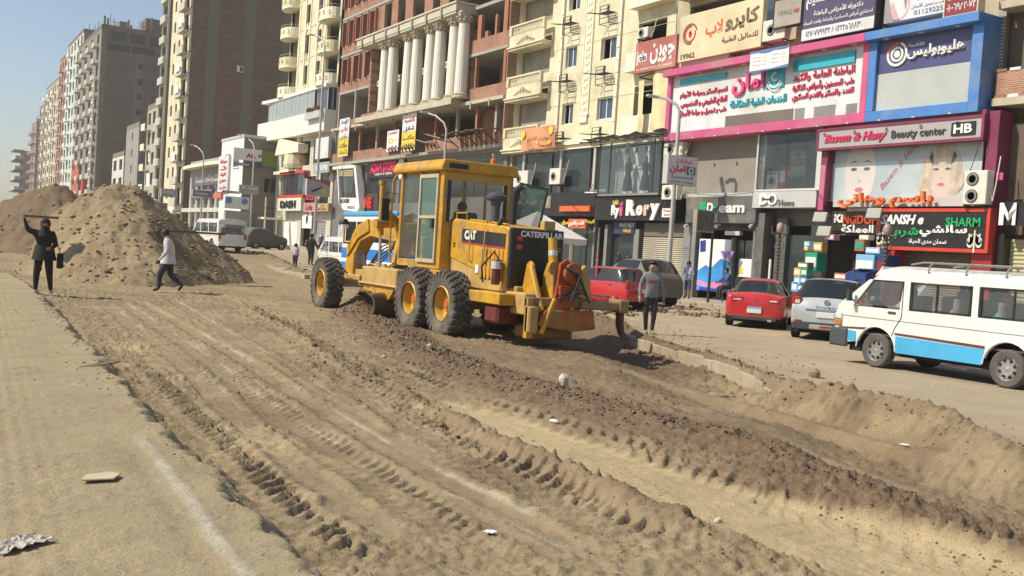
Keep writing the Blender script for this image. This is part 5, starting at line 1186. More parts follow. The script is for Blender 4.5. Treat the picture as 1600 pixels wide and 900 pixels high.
q0, q1 = spanX(1004, 1072, 400, 31.6); s3 = thing('shop_entrance', 'closed beige roller shutter under the Rory sign', 'shop front', (31.6, q0, .15)); shutter(s3, q0, q1, .9, 2.95, 31.6, SHUT, .10); shutter(s3, q0, q1, .2, .88, 31.55, mat('steps_shutter', (.40, .35, .25), .7), .10); G().box(31.6, 31.9, q0, q1, 2.95, 3.6).build('shutter_box', mat('shutter_box', (.16, .14, .11), .6), s3)
g = G(); yq = onX(1083, 400, 31.6)[0]; 
for k in range(3): bit('pillar_panel', s3, mat('mid_grey_cladding', (.22, .225, .22), .5), 31.35, 31.9, yq, q0-.02, .15+k*1.15, .15+(k+1)*1.15-.03)
# ================================================================== unfinished brick building
Y4a, Y4b = 54.3, 84.5
B4 = bld('unfinished_building', 'unfinished red brick building with open floors and paired white columns', Y4a, Y4b)
LV = [5.0, 8.3, 11.55, 14.75, 18.0, 21.25, 24.5, 27.75]
IM = mat('bare_room', (.155, .125, .10), .95, .25, .7)
shell(B4, 32, Y4a, Y4b, .1, 31, LV, m=mat('bare_brick_room', (.20, .10, .07), .95, .3, .8), room=4.5)
for z in LV[1:]: bit('slab_edge', B4, CONC, 31.88, 32.3, Y4a, Y4b, z-.22, z)
BR2 = mat('brick_reveal', (.36, .15, .09), .9, .15, 3, .3, 30)
yC0, yC1 = 60.6, 76.0
# left bay: brick with tall openings
def slots(n, a, b, z0, z1, w=1.0): return [((a+(b-a)*(i+.5)/n)-w/2, (a+(b-a)*(i+.5)/n)+w/2, z0, z1) for i in range(n)]
g = G()
for k, (n, w) in ((3, (3, 1.15)), (4, (5, .95)), (5, (5, .9)), (6, (4, 1.0))):
    zz = LV[k]; a, b = (76.4, 84.4) if k < 6 else (76.4, 84.4)
    wall_cells(g, 31.95, 32.2, a, b, zz, LV[k+1]-.22, slots(n, a+.2, b-.2, zz+.85, zz+2.75, w))
    for (p, q, r, s) in slots(n, a+.2, b-.2, zz+.85, zz+2.75, w):
        for yy in (p-.14, q): bit('brick_jamb', B4, BR2, 31.7, 31.95, yy, yy+.14, zz+.7, zz+2.85)
        bit('lintel', B4, CONC, 31.72, 31.95, p, q, zz+2.75, zz+2.85)
g.build('brick_wall', BRICK, B4)
# other storeys above
g = G()
for k in (4, 5, 6): wall_cells(g, 31.95, 32.2, Y4a, 76.3, LV[k] if k > 4 else 18.9, LV[k+1]-.22, [(56, 57.2, LV[k]+.8, LV[k]+2.8), (58.6, 60.2, LV[k]+.7, LV[k]+2.9), (62.2, 64.0, LV[k]+.8, LV[k]+2.7), (65.4, 66.6, LV[k]+.2, LV[k]+2.9), (68.0, 70.0, LV[k]+.9, LV[k]+2.9), (71.4, 72.8, LV[k]+.2, LV[k]+2.9), (74.0, 75.4, LV[k]+.9, LV[k]+2.9)])
g.build('brick_wall', BRICK, B4)
# open storey 11.55-14.75, left bay with low parapet
g = G(); g.box(31.95, 32.12, 79.0, 84.4, 11.55, 11.9); g.box(31.95, 32.12, 76.4, 79.0, 11.55, 12.2); g.box(31.95, 32.12, 80.2, 81.6, 11.9, 12.2); g.build('brick_parapet', BRICK, B4)
for y_ in (84.35, 80.6, 76.9): bit('concrete_post', B4, CONC, 31.9, 32.15, y_-.12, y_+.12, 11.55, 14.53)
# column portico
EN = G(); EN.box(30.5, 32.2, yC0-.6, 77.4, 17.55, 18.05); EN.box(30.42, 32.2, yC0-.7, 77.5, 18.05, 18.2); EN.box(30.55, 32.0, yC0-.5, 77.3, 17.40, 17.55)
EN.build('entablature', mat('render_grey_cream', (.52, .49, .38), .9, .1, 1, .2, 12), B4, bevel=.02)
for k in range(7): bit('bracket', B4, CONC, 30.40, 30.5, 62+k*2.35, 62.2+k*2.35, 17.3, 18.1)
cy = [onX(x, 140, 31.2)[0] for x in (600, 612, 636, 649, 670, 684, 706, 720)]
cg = G(); R0, R1, n_ = .44, .38, 20; V = []; F = []
prof = [(.0, 1.0), (.35, 1.0), (2.4, .97), (4.65, .86)]
for h, s in prof:
    for i in range(2*n_):
        t = pi*i/n_; r_ = R0*s*(1 if i % 2 else .97); V.append((r_*cos(t), r_*sin(t), h))
m2 = 2*n_
for k in range(3): F += [(k*m2+i, k*m2+(i+1) % m2, (k+1)*m2+(i+1) % m2, (k+1)*m2+i) for i in range(m2)]
cg.add(V, F); colm = cg.mesh('shaft', mat('column_white', (.78, .75, .66), .8, .07, 1.2, .15, 10, col2=(.62, .57, .44), mix=.25, streak=.15))
cap = G(); cap.lathe([(.36, 0), (.42, .05), (.36, .12), (.38, .3), (.52, .6), (.52, .68)], (0, 0, 0), 'z', 12)
for i in range(8):
    t = i*pi/4
    for h, rr, q in ((.22, .44, .10), (.42, .52, .11)): cap.ell((rr*cos(t+h), rr*sin(t+h), h), (q, q, .10), 6, 4)
cap.box(-.52, .52, -.52, .52, .68, .78); capm = cap.mesh('capital', mat('capital_stone', (.50, .45, .33), .9, .15, 3, .3, 20))
bs = G(); bs.lathe([(.60, 0), (.60, .12), (.50, .2), (.56, .28), (.46, .38), (.44, .42)], (0, 0, 0), 'z', 14); bsm = bs.mesh('base', mat('capital_stone', (.50, .45, .33), .9))
for i, y_ in enumerate(cy):
    t = thing('column', ['leftmost', 'second', 'third', 'fourth', 'fifth', 'sixth', 'seventh', 'rightmost'][i]+' of the eight tall white fluted columns on the brick building', 'column', (31.2, y_, 11.75), 0, 'white fluted columns'); local(t)
    link_mesh('shaft', colm, t, loc=(0, 0, .36)); link_mesh('capital', capm, t, loc=(0, 0, 4.98)); link_mesh('base', bsm, t)
G().box(30.55, 32, yC0-.6, 77.0, 11.35, 11.75).build('portico_floor', mat('slab_cream', (.48, .44, .34), .9, .12, 1, .2, 14), B4)
g = G(); 
for a, b in ((73.6, 76.6), (67.5, 71.3)): g.box(30.9, 31.0, a, b, 11.75, 12.05)
g.build('low_brick_course', BRICK, B4)
for (a, b) in ((76.2, 76.5), (60.2, 60.6)): bit('pier', B4, BRICK, 31.4, 32, a, b, 11.7, 17.4)
bit('mid_beam', B4, CREAM2, 31.9, 32.3, 61, 76, 14.4, 14.85)
for y_ in (63.2, 67.0, 70.8, 74.6): bit('concrete_post', B4, CONC, 32.0, 32.3, y_-.14, y_+.14, 11.7, 17.4)
g = G(); g.box(33.5, 33.7, 62, 66, 11.8, 17.2); g.box(34.5, 34.7, 69, 73, 11.8, 17.2); g.build('brick_panel', BRICK, B4)
# right bay bands
for k, z in ((2, 11.5), (3, 14.72)):
    g = G(); g.box(31.6, 31.78, Y4a+.05, 60.55, z-.0, z+.88); g.build('brick_parapet', BRICK, B4); bit('slab_edge', B4, CONC, 31.55, 32.0, Y4a+.05, 60.6, z-.20, z-.002)
for (y_, w, z0, z1) in ((60.0, .3, 15.6, 17.4), (58.6, .5, 15.6, 17.2), (56.4, .25, 15.6, 16.9), (57.6, .4, 15.6, 16.0), (55.2, .5, 15.6, 17.6), (58.8, .16, 12.4, 14.5), (55.0, .3, 12.4, 14.5)): bit('brick_pier', B4, BR2, 31.62, 31.85, y_-w/2, y_+w/2, z0, z1)
bit('brick_pier', B4, BR2, 31.62, 31.85, 54.3, 54.55, 8.5, 24)
g = G(); g.box(33.2, 33.3, 55, 60, 8.4, 11.2); g.box(33.6, 33.7, 55.5, 59, 11.6, 14.5); g.build('brick_panel', BRICK, B4)
# first upper storey and its parapet
bit('slab_edge', B4, mat('slab_cream', (.48, .44, .34), .9), 31.3, 32.3, Y4a+.05, 84.4, 11.28, 11.5)
for k in range(12): bit('bracket', B4, CONC, 31.25, 31.32, 56+k*2.5, 56.15+k*2.5, 10.95, 11.4)
g = G(); wall_cells(g, 31.6, 31.78, Y4a+.05, 84.4, 8.45, 9.30, [(80, 80.7, 9.0, 9.4), (72, 73.5, 9.15, 9.4), (66, 66.4, 9.0, 9.4)]); g.build('brick_parapet', BRICK, B4)
bit('slab_edge', B4, CONC, 31.2, 32.3, Y4a+.05, 84.4, 8.22, 8.44)
for j, y_ in enumerate((56.1, 58.7, 61.5, 64.8, 68.3, 71.9, 75.4, 79, 82.4)): bit('brick_pier' if j % 2 else 'concrete_post', B4, BR2 if j % 2 else CONC, 31.85, 32.05, y_-.13, y_+.13, 9.3, 11.3)
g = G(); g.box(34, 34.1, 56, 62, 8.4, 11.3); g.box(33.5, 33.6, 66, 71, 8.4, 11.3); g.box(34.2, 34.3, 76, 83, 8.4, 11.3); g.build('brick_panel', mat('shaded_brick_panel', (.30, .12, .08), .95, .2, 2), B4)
# timber canopy on the right and ironwork on the left
tc = thing('canopy', 'sagging timber canopy on the brick building above the grader cab', 'canopy', (31, 58, 8.9))
for k in range(9):
    g = G(); g.cbox((30.9, 54.9+k*.66, 9.35+random.uniform(-.05, .1)), (.7, .28, .02), random.uniform(-.1, .1), 0, -.12); g.build('plank', mat('old_plank', (.20, .15, .10), .9, .25, 4), tc)
g = G(); 
for k in range(5): g.tube((31.6, 55+k*1.3, 8.4), (30.4, 55+k*1.3, 9.2), .04)
g.build('strut', DKMET, tc)
iw = thing('iron_bracketry', 'row of twisted iron brackets below the brick parapet', 'ironwork', (31, 68, 8.3)); g = G()
y_ = onX(612, 240, 31)[0]; y_e = onX(690, 232, 31)[0]
for k in range(14):
    a = y_+(y_e-y_)*k/14; b = y_+(y_e-y_)*(k+1)/14
    g.path([(30.9, a, 8.5), (30.6, (a*2+b)/3, 8.9), (30.7, (a+b)/2, 8.55), (30.6, (a+2*b)/3, 9.0), (30.9, b, 8.5)], .035, 4)
g.build('iron_bars', DKMET, iw)
pb = thing('billboard_frame', 'tilted old boards propped on the ledge beside the lamp pole', 'board', (30.5, 62, 9.5)); 
for a, b in ((655, 225), (675, 218)):
    yy, zz = onX(a, b, 30.5); g = G(); g.cbox((30.5, yy-1.0, zz), (.5, 1.3, .03), 0, .18, .25); g.build('old_board', mat('grey_board', (.22, .2, .16), .8, .2, 2), pb)
def vbanner(lab, x0, y0, x1, y1, X, rows, tilt=0, low=None):
    yl, yh, zl, zh = rectX(x0, y0, x1, y1, X); t = thing('banner', lab, 'banner', (X, yl, zl)); g = G(); g.box(X-.02, X, yl, yh, zl, zh); g.build('sheet', WHITE, t); rc = (yl, yh, zl, zh)
    if low: g = G(); q = frac(rc, 0, 1, low, .97); g.box(X-.026, X-.021, *q); g.build('yellow_field', YELL, t)
    for i, (s, m_) in enumerate(rows): c = i/len(rows); lf(t, s, rc, .1, .9, c+.03, c+.85/len(rows), X-.03, m_, .02, .01)
    return t, rc
NV = mat('navy_print', (.03, .05, .30), .4); 
vbanner('white and yellow hanging banner at the left end of the brick building', 530, 187, 545, 243, 31.2, [('للإيجار', NV), ('إداري', LR), ('تجاري', NV), ('محلات', BLACK), ('٠١٠٠١', BLACK)], low=.5)
vbanner('tilted white and yellow banner hanging beside the white columns', 629, 170, 650, 234, 30.9, [('للبيع', NV), ('بالتقسيط', LR), ('شقق', NV), ('مكتب', BLACK), ('٠١١٤٤', BLACK)], low=.55)
vbanner('small white poster with pink lettering on the brick parapet', 605, 205, 623, 235, 31.4, [('خصم', PINK), ('٥٠', YELL), ('عرض', PINK)])
# shops below
shf = thing('shop_floor_front', 'dark two storey glazed shop fronts under the brick parapet', 'shop front', (31.9, 70, .15))
g = G(); wall_cells(g, 31.9, 32.1, Y4a+.05, 84.4, .14, 8.2, [(54.8, 62.5, 5.2, 7.6), (63, 70.5, 4.9, 7.7), (71, 77, 4.9, 7.7), (54.8, 60, .2, 3.3), (61, 67, .2, 3.3), (68, 72.5, .2, 3.4), (74, 77, .2, 3.4), (79, 83, .2, 3.2)]); g.build('front_wall', mat('shop_wall_grey', (.17, .16, .15), .6, .2, 1), shf)
for a, b, c, d in ((54.8, 58.5, 5.2, 7.6), (58.6, 62.5, 5.2, 7.6), (63, 66.6, 4.9, 7.7), (66.7, 70.5, 4.9, 7.7), (71, 77, 4.9, 7.7), (61, 67, .2, 3.3), (68, 72.5, .2, 3.4), (54.8, 60, .2, 3.3)): G().box(31.92, 31.935, a, b, c, d).build('pane', SHOPGL, shf)
shutter(shf, 79, 83, .2, 3.1, 31.95, GREYL, .14); shutter(shf, 74, 77, .2, 3.3, 31.95, mat('light_shutter', (.5, .48, .42), .6), .14)
for j, y_ in enumerate((64.5, 66.5, 68.2, 69.6)): mannequin(32.5, y_, 5.0, 1.8, [DRK, MAR, DRK, WHITE][j], ['dark', 'maroon', 'second dark', 'white'][j]+' dressed dummy behind the upstairs glass beside the pink store sign')
aS = thing('shop_sign', 'pink ADAM STORE lettering on a dark band with a round white emblem', 'sign', (31.6, 72, 7)); q = rectX(575, 250, 632, 275, 31.7); G().box(31.7, 31.9, *q).build('panel', BLACK, aS)
tx(aS, 'ADAM STORE', 580, 255, 619, 268, 31.7, mat('hot_pink', (.72, .03, .14), .4), .05, .08); tx(aS, 'Lingerie & Pyjama', 586, 270, 613, 273, 31.7, WHITE, .01, .03); yc, zc = onX(627, 261, 31.7); g = G(); disc(g, 31.7, yc, zc, .45, .95, 18, .05); g.build('emblem_disc', WHITE, aS); g = G(); ring(g, 31.64, yc, zc, .18, .25, 0, 5, 12, .02); g.box(31.62, 31.64, yc-.04, yc+.04, zc-.4, zc+.4); g.build('emblem_mark', BLACK, aS)
oS = thing('shop_sign', 'raised red ONE lettering on a dark wall left of the grader mast', 'sign', (31.6, 77, 4)); q = rectX(560, 303, 590, 335, 31.75); G().box(31.75, 31.9, *q).build('panel', mat('dark_cocoa', (.06, .05, .05), .5), oS); tx(oS, 'ONE', 565, 308, 583, 326, 31.75, RED, .06, .15)
# white curved shop frame
wf = thing('shop_window', 'white curved frame show window tapering downward with striped blind', 'shop window', (31, 81, 4)); q = [onX(a, b, 31.2) for a, b in ((526, 262), (554, 262), (561, 330), (532, 324), (530, 318), (527, 290))]
o_ = [onX(a, b, 31.2) for a, b in ((530, 266), (551, 266), (556, 306), (533, 306))]
g = G()
def strip(g, A, B, w, X=31.1, d=.5):
    A = Vector((A[0], A[1])); B = Vector((B[0], B[1])); n = (B-A).normalized(); n = Vector((-n.y, n.x))*w
    g.prism([(A.x-n.x, A.y-n.y), (B.x-n.x, B.y-n.y), (B.x+n.x, B.y+n.y), (A.x+n.x, A.y+n.y)], 'x', X, X+d)
a_, b_, c_, d_ = (onX(527, 262, 31.1), onX(554, 260, 31.1), onX(560, 326, 31.1), onX(530, 322, 31.1))
strip(g, a_, b_, .12); strip(g, a_, d_, .10); strip(g, b_, c_, .22); g.prism([onX(530, 309, 31.1), onX(557, 309, 31.1), onX(561, 326, 31.1), onX(558, 331, 31.1), onX(537, 328, 31.1), onX(530, 320, 31.1)], 'x', 31.08, 31.6); g.build('white_frame', WHITE, wf)
G().prism([onX(529, 264, 31.3), onX(553, 264, 31.3), onX(557, 309, 31.3), onX(531, 309, 31.3)], 'x', 31.3, 31.32).build('pane', SHOPGL, wf)
g = G()
for k in range(5): aa = onX(529, 264+k*2.6, 31.25); bb = onX(552, 264+k*2.6, 31.25); strip(g, aa, bb, .05, 31.22, .03)
g.build('striped_blind', mat('yellow_blind', (.45, .40, .2), .6), wf)
tx(wf, 'BLOUSER', 532, 311, 546, 317, 31.07, BLACK, .02, .02); tx(wf, 'KIDS', 543, 322, 554, 326, 31.07, mat('kids_violet', (.35, .1, .5), .5), .02, .02)
BK_ = Matrix(((1, 0, 0, 0), (0, 0, -1, 0), (0, 1, 0, 0), (0, 0, 0, 1)))
# ================================================================== ornate cream building with rounded balconies
Y5a, Y5b = 85.2, 99.3
B5 = bld('ornate_building', 'tall cream building with rounded carved balconies and a white enclosed bay', Y5a, Y5b)
YG = mat('yellowish_render', (.66, .63, .40), .85, .08, .8, .1, 12)
RS5 = 2.93; zb5 = 15.75
hol = []
cw = [(onX(a, 60)[0], onX(b, 60)[0]) for a, b in ((480, 476), (500, 496))]
cw = [(90.0, 91.1), (93.4, 94.5)]
for k in range(0, 6):
    for a, b in cw: hol.append((a, b, 16.6+k*RS5, 18.4+k*RS5))
    hol.append((85.6, 88.7, 15.9+k*RS5+.1, 18.5+k*RS5)); hol.append((96.9, 99.1, 15.9+k*RS5+.1, 18.4+k*RS5))
g = G(); wall_cells(g, 32, 32.3, Y5a, Y5b, 15.4, 33.5, hol); g.build('facade', CREAM, B5)
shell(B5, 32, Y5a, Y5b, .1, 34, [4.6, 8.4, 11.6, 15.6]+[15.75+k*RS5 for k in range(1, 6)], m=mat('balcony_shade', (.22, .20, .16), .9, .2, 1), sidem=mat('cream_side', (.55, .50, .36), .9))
for k in range(6):
    for a, b in cw:
        z = 16.6+k*RS5; window(B5, a, b, z, z+1.8, 32, DKMET, DGLASS, 1, .15)
        bit('window_surround', B5, CREAM2, 31.92, 32.0, a-.22, a-.04, z-1.0, z+2.0); bit('window_surround', B5, CREAM2, 31.92, 32.0, b+.04, b+.22, z-1.0, z+2.0)
        if k % 2: g = G(); ring(g, 32.0, (a+b)/2, z+1.85, .50, .72, 0, pi, 10, .1); g.build('arch', CREAM2, B5)
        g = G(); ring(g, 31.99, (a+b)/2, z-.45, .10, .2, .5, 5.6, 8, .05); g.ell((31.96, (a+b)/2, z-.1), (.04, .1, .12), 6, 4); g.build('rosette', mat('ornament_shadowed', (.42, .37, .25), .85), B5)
    for j, (a, b) in enumerate(((85.3, 88.9), (96.7, 99.9))):
        z = 15.75+k*RS5; yc = (a+b)/2; r_ = (b-a)/2; n = 12
        P = [(32.0, b), *[(32-.2-1.0*sin(pi*i/n)**.8, yc+r_*cos(pi*i/n)) for i in range(n+1)], (32.0, a)]
        g = G(); g.prism([(x, y) for x, y in P], 'z', z-.18, z); g.build('balcony_slab', CREAM2, B5)
        Q = [(x+.1*(yc-y)*0, y) for x, y in P[1:-1]]; g = G()
        for (p, q) in zip(Q[:-1], Q[1:]):
            c = ((p[0]+q[0])/2, (p[1]+q[1])/2); L = math.hypot(p[0]-q[0], p[1]-q[1]); g.cbox((c[0]+.05, c[1], z+.42), (L/2+.02, .05, .42), math.atan2(q[1]-p[1], q[0]-p[0]))
        g.build('balcony_front', YG if k % 2 else CREAM2, B5, kind=None, smooth=False)
        g = G()
        for i in range(1, len(Q)-2, 2):
            p = Q[i]; ringpts = [(p[0]-.02, p[1]+.16*cos(t), z+.42+.2*sin(t)) for t in (0, 1.2, 2.4, 3.6, 4.8, 6.0)]; g.path(ringpts, .03, 4)
        g.path([(x, y, z+1.08) for x, y in Q], .025, 4)
        for i in range(0, len(Q), 2): g.tube((Q[i][0], Q[i][1], z+.84), (Q[i][0], Q[i][1], z+1.08), .015, n=4)
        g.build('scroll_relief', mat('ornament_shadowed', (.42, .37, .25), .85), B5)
bit('corner_pilaster', B5, CREAM2, 31.94, 32, 89.0, 89.3, 15.5, 33); bit('corner_pilaster', B5, CREAM2, 31.94, 32, 96.3, 96.6, 15.5, 33)
for k in range(7): bit('string_course', B5, YG, 31.96, 32, 89.3, 96.3, 16.1+k*RS5, 16.2+k*RS5)
# enclosed bay
g = G(); g.prism([(31.0, 85.4), (31.0, 100), (30.7, 103.5), (33, 103.5), (33, 85.4)], 'z', 15.35, 15.65); g.build('bay_cornice', WHITE, B5)
g = G(); g.prism([(31.0, 85.4), (31.0, 96), (30.7, 104.5), (33, 104.5), (33, 85.4)], 'z', 11.45, 13.35); g.build('bay_parapet', mat('bay_white', (.72, .72, .64), .7, .06, 1), B5)
G().box(31.7, 31.8, 85.4, 103.4, 13.3, 15.4).build('bay_back', mat('bay_shade', (.3, .32, .30), .8), B5)
for j in range(6): window(B5, 88.6+j*2.3, 90.8+j*2.3, 13.35, 15.35, 31.05, WHITE, glassmat('curtained_glass', (.35, .40, .38), .8, .1), 2, .05)
window(B5, 85.5, 88.2, 13.35, 15.35, 31.2, WHITE, GLASSB, 2, .05)
fl = thing('flower_box', 'red flowers in a box on the enclosed white bay', 'flower box', (30.8, 87, 13)); g = G(); g.box(30.6, 31.0, 85.6, 89.6, 12.6, 13.25); g.build('box', GREYL, fl); g = G(); 
for k in range(40): g.ell((30.75+random.uniform(-.15, .15), 85.8+random.random()*3.6, 13.3+random.random()*.35), (.1, .1, .09), 5, 3)
g.build('flowers', mat('red_flowers', (.4, .05, .05), .8), fl, kind='stuff'); g = G()
for k in range(40): g.ell((30.75+random.uniform(-.2, .2), 85.8+random.random()*3.6, 13.25+random.random()*.25), (.13, .13, .07), 5, 3)
g.build('foliage', mat('foliage', (.06, .10, .03), .8), fl, kind='stuff')
# lower storeys 
low = thing('shop_block', 'cluttered pale two storey shop block below the ornate building', 'building', (32, 92, 0))
M5 = mat('pale_dirty_render', (.55, .52, .43), .85, .12, .8, .1, 10, col2=(.4, .37, .3), mix=.3)
hol5 = [(86, 90.5, 8.7, 11.0), (91.5, 95, 8.7, 11.0), (96, 100, 8.8, 11.0), (86, 88.3, 4.9, 7.8), (89.4, 92.6, 4.9, 7.6), (93.6, 99.4, 5.8, 8.0), (86.2, 89.4, .2, 3.4), (90.2, 92.9, .2, 3.4), (94, 99, .2, 3.4)]
g = G(); wall_cells(g, 32, 32.3, 85.0, 101.5, .14, 11.45, hol5); g.build('front_wall', M5, low)
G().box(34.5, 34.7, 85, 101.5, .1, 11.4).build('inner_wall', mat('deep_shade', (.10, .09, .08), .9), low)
g = G(); g.box(32.3, 34.5, 85.1, 101.4, 8.2, 8.4); g.box(32.3, 34.5, 85.1, 101.4, 4.4, 4.6); g.build('floor_slab', CONC, low)
for a, b, c, d in ((86, 88.3, 4.9, 7.8), (89.4, 92.6, 4.9, 7.6)): G().box(32.1, 32.12, a, b, c, d).build('pane', SHOPGL, low)
shutter(low, 86.2, 89.4, .2, 3.4, 32.1, mat('grey_shutter', (.28, .27, .25), .6), .14); g = G(); g.box(32.1, 32.12, 94.1, 98.9, .2, 3.4); g.build('white_shutters', WHITE, low)
q = rectX(440, 274, 476, 304, 31.6); rw = thing('shop_window', 'red framed upstairs show window with bright clothes above the DASH sign', 'shop window', (31.6, q[0], q[2])); g = G(); g.box(31.4, 32, q[0]-.2, q[1]+.2, q[3], q[3]+.25); g.box(31.4, 32, q[0]-.2, q[1]+.2, q[2]-.25, q[2]); g.build('red_frame', mat('red_frame', (.6, .05, .03), .4), rw); G().box(31.5, 31.51, q[0], q[1], q[2], q[3]).build('pane', SHOPGL, rw); G().box(32.6, 32.7, q[0], q[1], q[2], q[3]).build('backdrop', DARK, rw)
for k in range(5):
    m_ = [WHITE, TEAL, MAR, mat('purple_cloth', (.25, .08, .3), .9), mat('tan_cloth', (.5, .35, .2), .9)][k]; mannequin(31.9, q[0]+.6+k*(q[1]-q[0]-1.2)/4, q[2]+.05, 1.8, m_, ['white', 'turquoise', 'maroon', 'purple', 'tan'][k]+' dressed dummy in the red framed show window')
dS, rc = fascia('white sign reading DASH in black capitals', 434, 310, 470, 329, mat('sign_cream', (.72, .69, .58), .5), 31.2, .4); lf(dS, 'DASH', rc, .14, .80, .20, .80, 31.2, BLACK, .05, .10)
for lab, a, b, c, d, m_ in (('small pink fascia beside the DASH sign', 474, 317, 492, 331, mat('pink_fascia', (.55, .25, .28), .5)), ('tan wooden fascia right of the pink one', 492, 318, 513, 330, mat('tan_fascia', (.45, .28, .12), .6)), ('small red sign above the pink fascia', 478, 303, 490, 312, RED), ('long white light box across the ornate building foot', 520, 256, 548, 262, WHITE), ('grey slanting sign between the white box and the red window', 490, 255, 514, 269, mat('grey_sign', (.35, .36, .36), .5)), ('white panel sign on the wall above the grey sign', 493, 217, 513, 246, WHITE2)):
    t_, rc = fascia(lab, a, b, c, d, m_, 31.3, .3)
    if 'pink' in lab: lf(t_, 'Lola', rc, .2, .8, .2, .8, 31.3, MAR, .02, .03)
    if 'tan' in lab: lf(t_, 'Queen', rc, .15, .85, .25, .8, 31.3, WHITE, .02, .03)
    if 'slanting' in lab: lf(t_, 'STEPS', rc, .15, .9, .3, .75, 31.3, WHITE, .02, .03)
q = rectX(472, 335, 487, 357, 31.6); t_ = thing('poster', 'white poster with a dark head shape beside the doorway', 'poster', (31.6, q[0], q[2])); G().box(31.6, 31.65, *q).build('sheet', WHITE, t_); g = G(); yc, zc = (q[0]+q[1])/2, (q[2]+q[3])/2; disc(g, 31.6, yc, zc+.25, .3, .32, 10, .01); poly(g, 31.6, [(.4, .55), (.62, .5), (.5, .72)], .01, q); g.build('head_print', BLACK, t_)
g = G(); q = rectX(440, 215, 466, 237, 31.0); pt = thing('parapet_gable', 'small plastered gable and drum on the shop roof left of the pole', 'gable', (31, q[0], q[2]))
G().prism([(q[1]+2, q[2]), (q[0], q[2]), (q[0], q[2]+.8), (q[1]+1, q[3])], 'x', 31, 32).build('gable', CREAM2, pt); yc, zc = onX(450, 248, 31.0); g.lathe([(1.3, 0), (1.4, .4), (1.3, 1.3)], (32, yc, zc-.9), 'z', 14); g.build('drum', CREAM, pt)
g = G(); g.box(31.4, 32, 93.5, 100.5, 8.0, 8.3); g.build('ledge', CREAM2, low)
for j, (a, b) in enumerate(((96.6, 98.2), (93.9, 95.6))): bit('post', low, CREAM2, 31.6, 31.9, a, a+.3, 8.3, 11.4)
# ================================================================== low shops with the AR board
XF, YS = 28.6, 101.7
B6 = thing('shop_building', 'grey brown shop building jutting out with the AR board on its side wall', 'building', (XF, YS, 0))
GW = mat('grey_brown_wall', (.21, .185, .16), .85, .15, .6); G().box(XF, 44, YS, 110.2, .1, 11.6).build('walls', GW, B6); g = G(); g.box(XF-.1, 44, YS-.1, 110.3, 11.6, 11.9); g.build('roof_edge', GREYL, B6)
G().box(XF-.04, XF-.002, YS, 110.2, .14, 11.6).build('pale_front', WHITE, B6)
for k in range(2): window(B6, 103+k*3.4, 105.2+k*3.4, 8.6, 10.2, XF-.2, WHITE, DGLASS, 2, .1)
def sideboard(lab, x0, y0, x1, y1, m, Y=YS, d=.25, nm='shop_sign'):
    xa, za = onY(x0, y0, Y-d); xb, zb = onY(x1, y1, Y-d); z0, z1 = zb, za; t = thing(nm, lab, 'sign', (xa, Y-d, z0)); G().box(xa, xb, Y-d, Y-.003, z0, z1).build('panel', m, t); return t, (xa, xb, z0, z1, Y-d)
def sl_(t, s, rc, a, b, c, d, m, bold=.02, dep=.03):
    xa, xb, z0, z1, Y = rc; o = lettersF(t, s, Matrix.Translation((xa+(xb-xa)*a, Y, z1-(z1-z0)*d)) @ BK_, (xb-xa)*(b-a), (z1-z0)*(d-c), m, bold, dep)
    if t in ORG:
        for v in o.data.vertices: v.co -= ORG[t]
aR, rc = sideboard('white AR board with blue ELMASRY strip below', 366, 230, 410, 253, WHITE2); sl_(aR, 'AR', rc, .42, .78, .38, .78, mat('red_brown', (.45, .05, .04), .5), .05); sl_(aR, 'c', rc, .84, .96, .42, .66, NV, .05)
t_, rc = sideboard('dark blue strip sign reading ELMASRY under the AR board', 366, 253, 410, 262, mat('navy_strip', (.04, .06, .22), .5)); sl_(t_, 'ELMASRY', rc, .06, .55, .25, .8, WHITE)
sideboard('plain olive green board right of the AR board', 410, 235, 432, 262, mat('olive_board', (.16, .23, .03), .7, .15, 1))
t_, rc = sideboard('blue and white strip sign with Arabic above the white globe sign', 348, 297, 375, 303, mat('mid_blue_strip', (.08, .12, .40), .5), YS-.3); sl_(t_, 'اجهزة منزلية', rc, .1, .9, .15, .85, WHITE)
t_, rc = sideboard('white shop front sign with two blue globes', 352, 306, 389, 328, WHITE2, YS-.5)
for a in (.16, .80): g = G(); g.lathe([(.32, -.04), (.32, 0), (0, 0)], (rc[0]+(rc[1]-rc[0])*a, rc[4]+.0, rc[3]-.42), 'y', 14); g.build('globe', mat('globe_blue', (.06, .2, .55), .5), t_)
xa, za = onY(352, 328, YS-.5); xb, zb = onY(389, 352, YS-.5); fr_ = thing('shop_entrance', 'grey glazed ground floor under the globe sign', 'shop front', (xa, YS, .1)); G().box(xa, xb, YS-.6, YS-.01, .14, za-.02).build('grey_front', mat('blue_grey_front', (.30, .33, .35), .6, .1, 1), fr_)
for k in range(2): G().box(xa+.25+k*1.2, xa+1.05+k*1.2, YS-.63, YS-.6, .3, 2.3).build('door', DGLASS, fr_)
xa, za = onY(396, 262, YS); G().box(xa, 33, YS-.06, YS-.01, 4.6, za-.2).build('brown_shutter', SHUTD, B6); G().box(xa+1.2, xa+2.6, YS-.1, YS-.06, 6.2, 7.6).build('dark_window', DGLASS, B6); G().box(30.2, 33, YS-.08, YS-.012, .14, 3.4).build('ground_shutter', PLASTG, B6)
t_, rc = fascia('tall white sign with red Arabic lettering down its face', 341, 245, 356, 299, WHITE2, 28.3, .25)
for i, s in enumerate(('صيدلية', 'د', 'عيد', 'حسن', 'طب')): lf(t_, s, rc, .18, .85, .10+.18*i, .22+.18*i, 28.3, RED, .03, .04)
